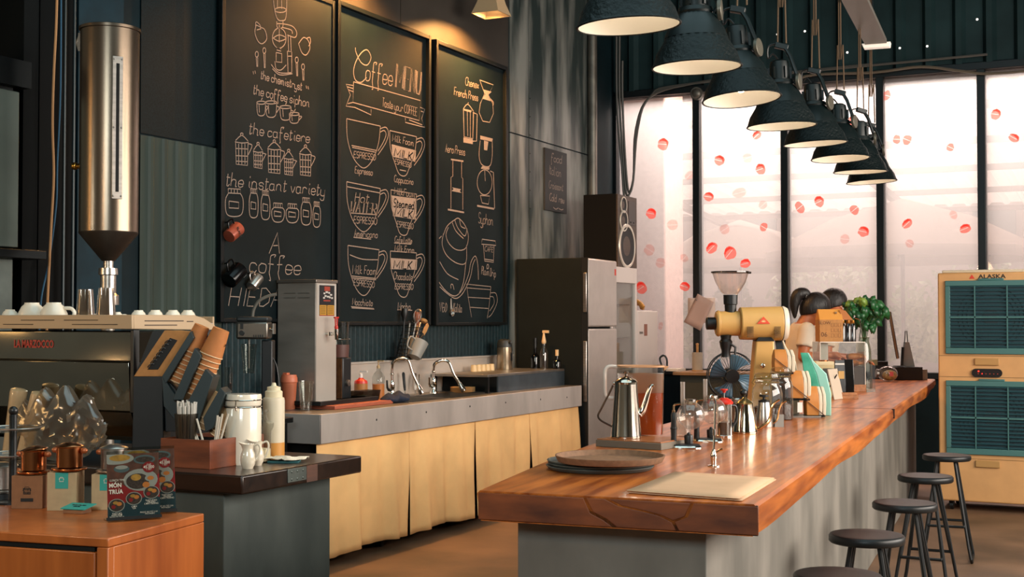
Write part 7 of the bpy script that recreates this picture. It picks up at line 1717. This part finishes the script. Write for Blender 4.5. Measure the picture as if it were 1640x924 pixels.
# acrylic display case with pastries
q = bq(1350, 628); q = dep(1314, 630, 8.95); q.z = BZ; k, zj = rel(q); X = lambda px: (px - 1314) * k
dc_ = thing('display_case', 'clear acrylic pastry case with a wooden base near the till', 'display case', q, YAW)
zt = zj(549); w_ = X(1386); dd_ = .22
b = B(); b.bx(0, w_, 0, .004, .05, zt).bx(0, .004, .004, dd_, .05, zt).bx(w_ - .004, w_, .004, dd_, .05, zt).bx(0, w_, 0, dd_, zt, zt + .005); b.out('acrylic_walls', CLEARP, dc_)
b = B().bx(X(1362), w_, .006, dd_, .05, zj(588)); b.out('wooden_block', wood('dark_block', '#4a2e1e', '#33200f', .5), dc_)
B().bx(-.004, w_ + .004, -.004, dd_ + .004, 0, .05).out('base', wood('riser_wood', '#a46a3a', '#7d4a26', .5), dc_, bev=.003)
b = B()
for (xx, yy) in ((0, 0), (w_, 0), (w_, dd_), (0, dd_)): b.bx(xx - .002, xx + .002, yy - .002, yy + .002, .05, zt + .005)
b.bx(0, w_, -.002, .002, zt + .002, zt + .007); b.out('edges', mat('acrylic_edge', '#d7cabd', .3), dc_)
B().bx(X(1317), X(1330), .06, .064, .05, zt - .002).out('white_divider', mat('frosted_panel', '#cfc4ba', .5), dc_)
B().bx(X(1388), X(1402), .0, .006, .0005, zj(585)).bx(X(1388), X(1402), .0, .12, .0005, .02).out('side_panel', CLEARP, dc_)
CR = mat('croissant', '#b5671f', .55, var=.35, scale=18)
Mq = Matrix.Rotation(YAW, 3, 'Z')
for i, (px, py, rz) in enumerate(((1368, 586, .3), (1378, 586, 1.2), (1372, 578, .8), (1380, 574, .2))):
    zz = zj(588) + .0015 + (.045 if i > 1 else 0); t = thing('croissant', ['croissant lying at the left on the wooden block in the case', 'croissant lying at the right on the wooden block in the case', 'croissant on top of the pile in the case, left one', 'croissant on top of the pile in the case, right one'][i], 'croissant', q + Mq @ V((X(px), .07 + .03 * (i % 2), zz)), rz, 'croissants in the display case')
    pts = [(.055 * cos(a), .055 * sin(a) - .03, .022) for a in [radians(15 + 15 * j) for j in range(11)]]
    rad = [(.004 + .019 * sin(pi * j / 10)) * (1 + .12 * (j % 2)) for j in range(11)]; b = B().tube(pts, rad, 10)
    for v in b.bm.verts: v.co.z = max(0, v.co.z)
    b.out('pastry', CR, t, sharp=70)
b = tag(B().lathe([(.04, 0), (.045, .05), (.043, .05), (.038, .003), (0, .003)], n=24).out('glass_cup', CLEAR, loc=q + Mq @ V((X(1392), .05, .0205))), 'clear cup beside the pastry case', 'cup') if False else None
# kraft carrier box and bottles on top of the case
q3 = q + V((0, 0, zt + .0075)); k3, z3 = rel(q3)
cr = thing('carrier_box', 'kraft gable top carrier box printed with brewing signs, on the pastry case', 'box', q3 + Mq @ V((X(1314), .02, 0)), YAW)
w3 = X(1352); h3 = z3(512); h4 = z3(495)
B().bx(.002, w3, 0, .13, 0, h3).out('carton', KRAFTL, cr, bev=.001)
b = B(); b.prism([(0, h3), (.13, h3), (.075, h4), (.055, h4)], .002, w3, 'x'); b.out('gable', mat('kraft_gable', '#c98a3a', .7), cr, bev=.001)
b = B(); b.prism([(w3, h3), (X(1370), h3 - .002), (X(1358), h4 - .01), (w3 * .9, h4)], .03, .034, 'y'); b.out('flap', mat('kraft_flap', '#a4622a', .7), cr)
B().ball((X(1342), .03, h4 - .025), (.010, .01, .008), 10, 6).out('clasp', STEEL, cr)
b = B()
for i in range(3):
    for j in range(3):
        x0_, z0_ = w3 * (.5 + .15 * i), h3 * (.2 + .24 * j); b.ribbon([(x0_, -.0008, z0_), (x0_ + w3 * .1, -.0008, z0_), (x0_ + w3 * .1, -.0008, z0_ + h3 * .16), (x0_, -.0008, z0_ + h3 * .16), (x0_, -.0008, z0_)], .002, (0, -1, 0))
b.out('printed_grid', mat('brown_print', '#5e3414', .7), cr)
printed('06', .045, mat('brown_print', '#5e3414', .7), cr, 'print', (w3 * .2, -.001, h3 * .32), (pi / 2, 0, 0)); printed('SLOW', .03, mat('brown_print', '#5e3414', .7), cr, 'print', (w3 * .22, -.001, h3 * .85), (pi / 2, 0, 0))
CB = mat('cold_brew', '#160c0a', .12, coat=.6)
b0 = None
for i, px in enumerate((1353, 1363, 1371)):
    lb = ['dark cold brew bottle on the pastry case, left of three', 'dark cold brew bottle on the pastry case, middle of three', 'dark cold brew bottle on the pastry case, right of three'][i]
    loc = q3 + Mq @ V((X(px), .05 + .015 * i, 0))
    if b0 is None:
        b0 = thing('cold_brew_bottle', lb, 'bottle', loc, YAW, 'cold brew bottles'); r = 5.4 * k3
        B().lathe([(0, 0), (r, 0), (r, z3(524)), (r * .7, z3(520)), (r * .55, z3(518)), (0, z3(518))], n=22).out('coffee_filled_glass', CB, b0); B().lathe([(r * .56, z3(518)), (r * .62, z3(517)), (r * .62, z3(513)), (0, z3(513))], n=18).out('cap', mat('copper_cap', '#a8702f', .3, .8), b0); B().lathe([(r * 1.02, z3(526)), (r * .75, z3(520)), (r * .6, z3(518))], n=22).out('glass_shoulder', CLEAR, b0)
    else: dup(b0, loc, YAW, lb)
o = tag(B().tube(smoothline([(0, 0, .003), (.012, 0, .1), (.004, 0, .15), (-.03, 0, .16)], 5), .004, 6).out('tongs', CHROME, loc=q3 + Mq @ V((X(1381) - .004, .06, 0)), rz=YAW), 'thin chrome tongs standing at the right end of the pastry case', 'tongs')
# plant in a tall vase behind the case
q = dep(1385, 628, 9.35); q.z = BZ; k, zj = rel(q)
pl = thing('potted_plant', 'leafy green plant hanging over the pastry case, left of the monitor', 'plant', q, YAW)
B().lathe([(0, 0), (.05, 0), (.055, .02), (.045, zj(560)), (.03, zj(545)), (.035, zj(540)), (.032, zj(540)), (.0, zj(545))], n=24).out('vase', glass('green_vase', '#cfd8cc', .15), pl)
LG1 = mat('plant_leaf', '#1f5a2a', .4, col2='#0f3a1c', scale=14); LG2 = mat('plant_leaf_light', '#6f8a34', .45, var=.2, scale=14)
rr = random.Random(9); b = B(); leaves = []
for i in range(84):
    a = rr.uniform(0, 2 * pi); d_ = sqrt(rr.random())
    cx = 31 * k * d_ * cos(a) + 2 * k; cz = zj(500) + 25 * k * d_ * sin(a) * (1.15 if sin(a) < 0 else 1) ; cy = .10 * rr.uniform(-1, 1)
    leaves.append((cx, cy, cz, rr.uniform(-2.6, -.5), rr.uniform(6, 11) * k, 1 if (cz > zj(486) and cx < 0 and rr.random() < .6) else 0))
leaves += [(34 * k, -.02, zj(503), -1.2, 11 * k, 0), (24 * k, -.04, zj(488), -.9, 11 * k, 0), (-26 * k, -.03, zj(497), -2.2, 9 * k, 0), (10 * k, -.06, zj(527), -1.5, 9 * k, 0), (0, -.06, zj(522), -1.7, 9 * k, 0), (-12 * k, -.05, zj(515), -1.8, 9 * k, 0)]
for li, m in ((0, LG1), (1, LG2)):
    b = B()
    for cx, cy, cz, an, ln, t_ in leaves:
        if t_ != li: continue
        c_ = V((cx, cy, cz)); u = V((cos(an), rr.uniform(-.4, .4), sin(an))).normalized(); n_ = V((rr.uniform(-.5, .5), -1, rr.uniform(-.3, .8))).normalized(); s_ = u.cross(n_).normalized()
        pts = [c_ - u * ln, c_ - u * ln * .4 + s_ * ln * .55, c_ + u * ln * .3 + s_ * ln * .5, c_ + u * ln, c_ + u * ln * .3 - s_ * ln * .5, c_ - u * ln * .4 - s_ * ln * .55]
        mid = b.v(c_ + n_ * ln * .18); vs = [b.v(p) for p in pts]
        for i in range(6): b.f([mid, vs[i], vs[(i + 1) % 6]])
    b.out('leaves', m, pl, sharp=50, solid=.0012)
b = B()
for i in range(14):
    cx, cy, cz = leaves[i * 6][:3]; b.tube(smoothline([(0, 0, zj(560)), (cx * .3, cy * .3, zj(520)), (cx, cy, cz)], 4), .0025, 5)
b.out('stems', mat('plant_stem', '#3a5a2a', .6), pl)
# till: monitor, box, jar, printer
q = bq(1462, 609); k, zj = rel(q); q = q + V((-.03, 0, 0)); X = lambda px: (px - 1462) * k
tl = thing('cash_drawer', 'low black cash drawer box at the far end of the bar', 'cash drawer', q, YAW)
B().bx(X(1438), X(1484), 0, .22, 0.0, zj(588)).out('box_body', mat('drawer_black', '#0d1316', .4), tl, bev=.003)
B().bx(X(1484), X(1493), .02, .2, 0, zj(592)).out('side_unit', STEELD, tl, bev=.002)
B().bx(X(1438), X(1484), -.0015, .0, zj(602), zj(601)).out('drawer_gap', BLACK, tl)
qm = q + V((0, 0, zj(588) + .0005)); k4, z4 = rel(qm)
mo = thing('monitor', 'dark till monitor seen from its thin side at the far end of the bar', 'monitor', qm + Mq @ V((X(1450), .06, 0)), YAW + 1.28)
b = B(); b.M = Matrix.Rotation(-.16, 4, 'X'); hm = z4(498)
b.bx(-.13, .13, -.012, .012, z4(574), hm); b.out('screen_body', mat('monitor_black', '#0e1214', .3), mo, bev=.004)
b = B(); b.M = Matrix.Rotation(-.16, 4, 'X'); b.bx(-.132, -.129, -.008, .008, z4(574), hm).bx(-.12, .12, .0122, .013, z4(571), hm - .01); b.out('bezel', mat('bezel_tan', '#8a6a48', .5), mo)
B().lathe([(0, 0), (.07, 0), (.06, .01), (0, .012)], n=24, sy=.8).tube([(0, -.02, .008), (0, -.03, z4(556))], .012, 8).out('stand', GREYD, mo)
rc = thing('receipt_printer', 'pale card holder with papers behind the monitor', 'card holder', qm + Mq @ V((X(1466), .10, 0)), YAW)
b = B(); b.prism([(-.045, 0), (.06, 0), (.015, z4(548)), (-.02, z4(548))], 0, .05, 'y'); b.out('holder', mat('pale_grey_plastic', '#a59d93', .5), rc, bev=.003)
B().tube([(-.02, .02, z4(550)), (-.012, .02, z4(530)), (.0, .02, z4(530)), (.008, .02, z4(552))], .004, 6).out('clip', BLACK, rc)
q = bq(1422, 611); k, zj = rel(q)
cj2 = thing('cookie_jar', 'round glass jar of cookies lying tilted on the bar before the cash drawer', 'jar', q, YAW)
B().ball((0, 0, 12.5 * k), (16 * k, 13 * k, 12.5 * k), 26, 16).out('glass_body', CLEAR, cj2)
B().ball((3 * k, 0, 10 * k), (12 * k, 10 * k, 8.5 * k), 18, 12).out('cookies', mat('cookies', '#b08648', .7, var=.4, scale=45), cj2)
B().cyl((-15.5 * k, 0, 13 * k), (-19 * k, 0, 13.5 * k), 7 * k, n=22).out('lid', STEELD, cj2)
B().bx(-1 * k, 5 * k, -13.2 * k, -12.4 * k, 9 * k, 16 * k).out('label', RED, cj2)
q = bq(1411, 602); q = dep(1411, 603, 10.95); q.z = BZ; k, zj = rel(q)
bx_ = thing('card_terminal', 'small dark boxes stacked behind the cookie jar', 'box', q, YAW)
B().bx(-13 * k, 13 * k, 0, .1, 0, zj(585)).out('lower_box', GREYD, bx_, bev=.002); B().bx(-4 * k, 12 * k, .01, .09, zj(585), zj(579)).out('upper_box', BLACK, bx_, bev=.002); B().bx(-12 * k, -5 * k, .01, .06, zj(585), zj(576)).out('pale_pad', mat('pale_green_pad', '#a9ad8a', .6), bx_)

# ---------------------------------------------------------------- the two women
SKIN = mat('skin', '#b5683e', .5, var=.06, scale=30); HAIR = mat('dark_hair', '#140e0c', .5, var=.4, scale=60, stretch=(1, 1, .2), bump=.5, bscale=70); TEE = mat('white_tee', '#d8c6b0', .85, var=.04, scale=6); APR = mat('dark_trousers', '#15181c', .8); LIP = mat('lips', '#8f4434', .5)
def head_mesh(b, M):
    """a head facing +x: skull, brow, nose, lips, chin, ears"""
    b.M = None; n, m = 36, 26; rs = []
    for i in range(m + 1):
        t = -pi / 2 + pi * i / m; ring = []
        for j in range(1 if i in (0, m) else n):
            a = 2 * pi * j / n; d = V((cos(t) * cos(a), cos(t) * sin(a), sin(t)))
            x, y, z = d.x * .092, d.y * .073, d.z * .112
            if z < -.02:                                        # jaw narrows
                f = (-z - .02) / .09; y *= 1 - .38 * f; x = x * (1 - .12 * f) + .022 * f
            fr = max(0, d.x)
            if fr > .5:
                g = lambda zz, s, yy=0, sy=.02: math.exp(-((z - zz) / s) ** 2 - ((d.y * .073 - yy) / sy) ** 2)
                x += .022 * g(-.012, .020, 0, .011) + .010 * g(.008, .02, 0, .010) + .006 * g(.032, .012, 0, .04) + .006 * g(-.048, .010, 0, .018) + .008 * g(-.085, .016, 0, .022)
                x -= .009 * (g(.012, .011, .028, .014) + g(.012, .011, -.028, .014)) + .004 * g(-.034, .006, 0, .02)
            ring.append(M @ V((x, y, z)))
        rs.append(ring)
    b.rings(rs, False)
    for s in (-1, 1):
        b.M = M @ Matrix.Translation((-.008, s * .072, -.004)) @ Matrix.Rotation(s * .35, 4, 'Z'); b.ball((0, 0, 0), (.020, .007, .030), 12, 8)
    b.M = None
def hand(b, wrist, direc, upv, s=1):
    """palm and five bent fingers"""
    d = V(direc).normalized(); u = V(upv); u = (u - d * u.dot(d)).normalized(); sd = d.cross(u) * s; w = V(wrist)
    b.tube([w - d * .01, w + d * .03, w + d * .075, w + d * .085], [.022, .03, .032, .024], 12)
    for i, (o_, ln) in enumerate(((-.027, .062), (-.009, .072), (.009, .068), (.026, .052))):
        p = w + d * .078 + sd * o_
        b.tube([p, p + d * ln * .45 - u * .004, p + d * ln * .78 - u * .018, p + d * ln * .95 - u * .034], [.0095, .009, .008, .006], 8)
    p = w + d * .03 - sd * .028; b.tube([p, p - sd * .022 + d * .022 - u * .008, p - sd * .028 + d * .05 - u * .018], [.012, .010, .007], 8)
def person(label, loc, rz, hc, pitch, yaw, arms, hairstyle, hunch=.02, glasses=False):
    t = thing('person', label, 'person', loc, rz)
    b = B()
    H = V(hc); Mh = Matrix.Translation(H) @ Matrix.Rotation(yaw, 4, 'Z') @ Matrix.Rotation(pitch, 4, 'Y')
    el = lambda x, z, rx, ry, n=20: [V((x + rx * cos(2 * pi * i / n), ry * sin(2 * pi * i / n), z)) for i in range(n)]
    nb = V((hunch, 0, 1.385))
    b.rings([el(0, .80, .10, .15), el(-.01, .90, .115, .165), el(0, 1.02, .088, .125), el(.01, 1.15, .10, .14), el(hunch, 1.27, .105, .16), el(hunch, 1.345, .085, .15), el(hunch, 1.385, .05, .08)])
    b.tube([nb + V((0, 0, -.03)), (nb + H) / 2 + V((-.015, 0, -.01)), H + V((-.02, 0, -.03))], [.055, .05, .05], 14)
    for s in (-1, 1):
        b.tube([(0, s * .08, .86), (.01, s * .085, .48), (-.01, s * .085, .10)], [.085, .055, .04], 14); b.tube([(-.03, s * .085, .035), (.06, s * .095, .03), (.15, s * .105, .022)], [.035, .04, .025], 12)
        sh, elb, wr, hd = arms[0 if s < 0 else 1]
        b.ball(sh, .052, 14, 10); b.tube([V(sh), (V(sh) + V(elb)) / 2, V(elb)], [.05, .044, .036], 14); b.ball(elb, .036, 12, 8); b.tube([V(elb), (V(elb) * .6 + V(wr) * .4), V(wr)], [.036, .036, .024], 14)
        hand(b, wr, hd, (0, 0, 1), s)
    head_mesh(b, Mh)
    b.out('body', SKIN, t, remesh=.009, smooth=3)
    # tee shirt
    b = B(); e = .010
    b.rings([el(0, .86, .125, .175), el(-.005, .95, .12, .17), el(0, 1.04, .105, .145), el(.01, 1.16, .112, .152), el(hunch, 1.27, .118, .168), el(hunch, 1.345, .098, .155), el(hunch, 1.385, .066, .09)])
    for s in (-1, 1):
        sh, elb = (V(v) for v in arms[0 if s < 0 else 1][:2]); b.ball(sh, .064, 14, 10); b.tube([sh, sh + (elb - sh) * .35, sh + (elb - sh) * .62], [.062, .06, .066], 16)
    b.out('t_shirt', TEE, t, remesh=.011, smooth=3)
    b = B(); b.rings([el(0, .78, .13, .18), el(-.01, .9, .128, .178), el(-.003, .98, .12, .165)])
    for s in (-1, 1): b.tube([(0, s * .08, .84), (.01, s * .088, .48), (-.01, s * .088, .07)], [.095, .07, .06], 14)
    b.out('trousers', APR, t, remesh=.013, smooth=3)
    for s in (-1, 1):
        b = B().tube([(-.05, s * .087, .03), (.06, s * .097, .028), (.165, s * .107, .02)], [.04, .046, .03], 12)
        for v in b.bm.verts: v.co.z = max(0, v.co.z)
        b.out('shoe', BLACK, t)
    # hair: cap over skull with hairline, tail
    b = B(); n, m = 30, 16; b.M = Mh @ Matrix.Translation((-.012, 0, .014))
    def cap(u, v):
        a = 2 * pi * u; c_ = cos(a); lo = -.48 + .84 * max(0, c_) ** .8 - .55 * max(0, -c_) ** .8
        tt = lo + (pi / 2 - lo) * v; rr2 = 1 + .02 * sin(a * 9 + v * 3)
        return (.106 * cos(tt) * cos(a) * rr2, .085 * cos(tt) * sin(a) * rr2, .118 * sin(tt))
    b.grid(cap, n, m, wrap=True); hr = b.out('hair', HAIR, t, solid=.012, sharp=80)
    if hairstyle == 'tail':
        b = B(); b.M = Mh
        b.ball((-.108, 0, .055), (.03, .03, .03)); b.tube(smoothline([(-.095, 0, .06), (-.14, 0, .058), (-.17, 0, .02), (-.155, 0, -.045), (-.12, 0, -.10), (-.095, 0, -.135)], 4), [.02, .03, .036, .041, .044, .046, .047, .047, .046, .044, .042, .04, .037, .034, .03, .026, .022, .018, .014, .01, .006], 14)
        b.out('ponytail', HAIR, t)
        b = B(); b.M = Mh @ Matrix.Translation((-.125, 0, .062)) @ Matrix.Rotation(1.2, 4, 'Y'); b.tube([(.03 * cos(2 * pi * i / 20), .03 * sin(2 * pi * i / 20), 0) for i in range(20)], .008, 8, closed=True); b.out('hair_tie', mat('hair_tie_white', '#d9d4cc', .5), t)
    else:
        b = B(); b.M = Mh; b.ball((-.10, 0, -.01), (.05, .06, .06)); b.out('hair_bun', HAIR, t)
    for s in (-1, 1):
        b = B(); b.M = Mh; b.ball((.078, s * .028, .010), (.012, .012, .0085), 12, 8); b.out('eye', mat('eye_white', '#cfc4ba', .3), t)
        b = B(); b.M = Mh; b.ball((.0885, s * .028, .008), (.004, .005, .005), 8, 6); b.out('iris', BLACK, t)
    b = B(); b.M = Mh; b.ball((.088, 0, -.050), (.008, .020, .006), 12, 6); b.out('lips', LIP, t)
    if glasses:
        b = B(); b.M = Mh
        for s in (-1, 1): b.tube([(.108, s * .032 + .025 * cos(2 * pi * i / 18), .010 + .02 * sin(2 * pi * i / 18)) for i in range(18)], .0025, 6, closed=True).tube([(.107, s * .056, .014), (.03, s * .078, .016), (-.01, s * .08, .01)], .0025, 6)
        b.tube([(.11, -.008, .014), (.11, .008, .014)], .0025, 6); b.out('glasses', mat('pale_glasses', '#bdb3a8', .3), t)
    return t
p1 = dep(1280, 560, 9.75)
person('woman with a dark ponytail and white T-shirt bending over the bar beside the grinder', (p1.x, p1.y, 0), YAW, (.122, 0, 1.485), .58, 0,
       (((.02, -.165, 1.335), (-.02, -.205, 1.14), (.19, -.13, 1.155), (1, .25, -.1)), ((.02, .165, 1.335), (.02, .20, 1.12), (.20, .10, 1.12), (1, -.2, -.1))), 'tail')
p2 = dep(1317, 560, 10.4)
person('second woman in glasses half hidden behind the ponytailed woman, looking down', (p2.x, p2.y, 0), YAW - .15, (.085, 0, 1.53), .5, .0,
       (((.02, -.165, 1.335), (.02, -.21, 1.12), (.24, -.15, 1.10), (1, .1, -.05)), ((.02, .165, 1.335), (.02, .20, 1.12), (.22, .12, 1.12), (1, -.2, 0))), 'bun', glasses=True)
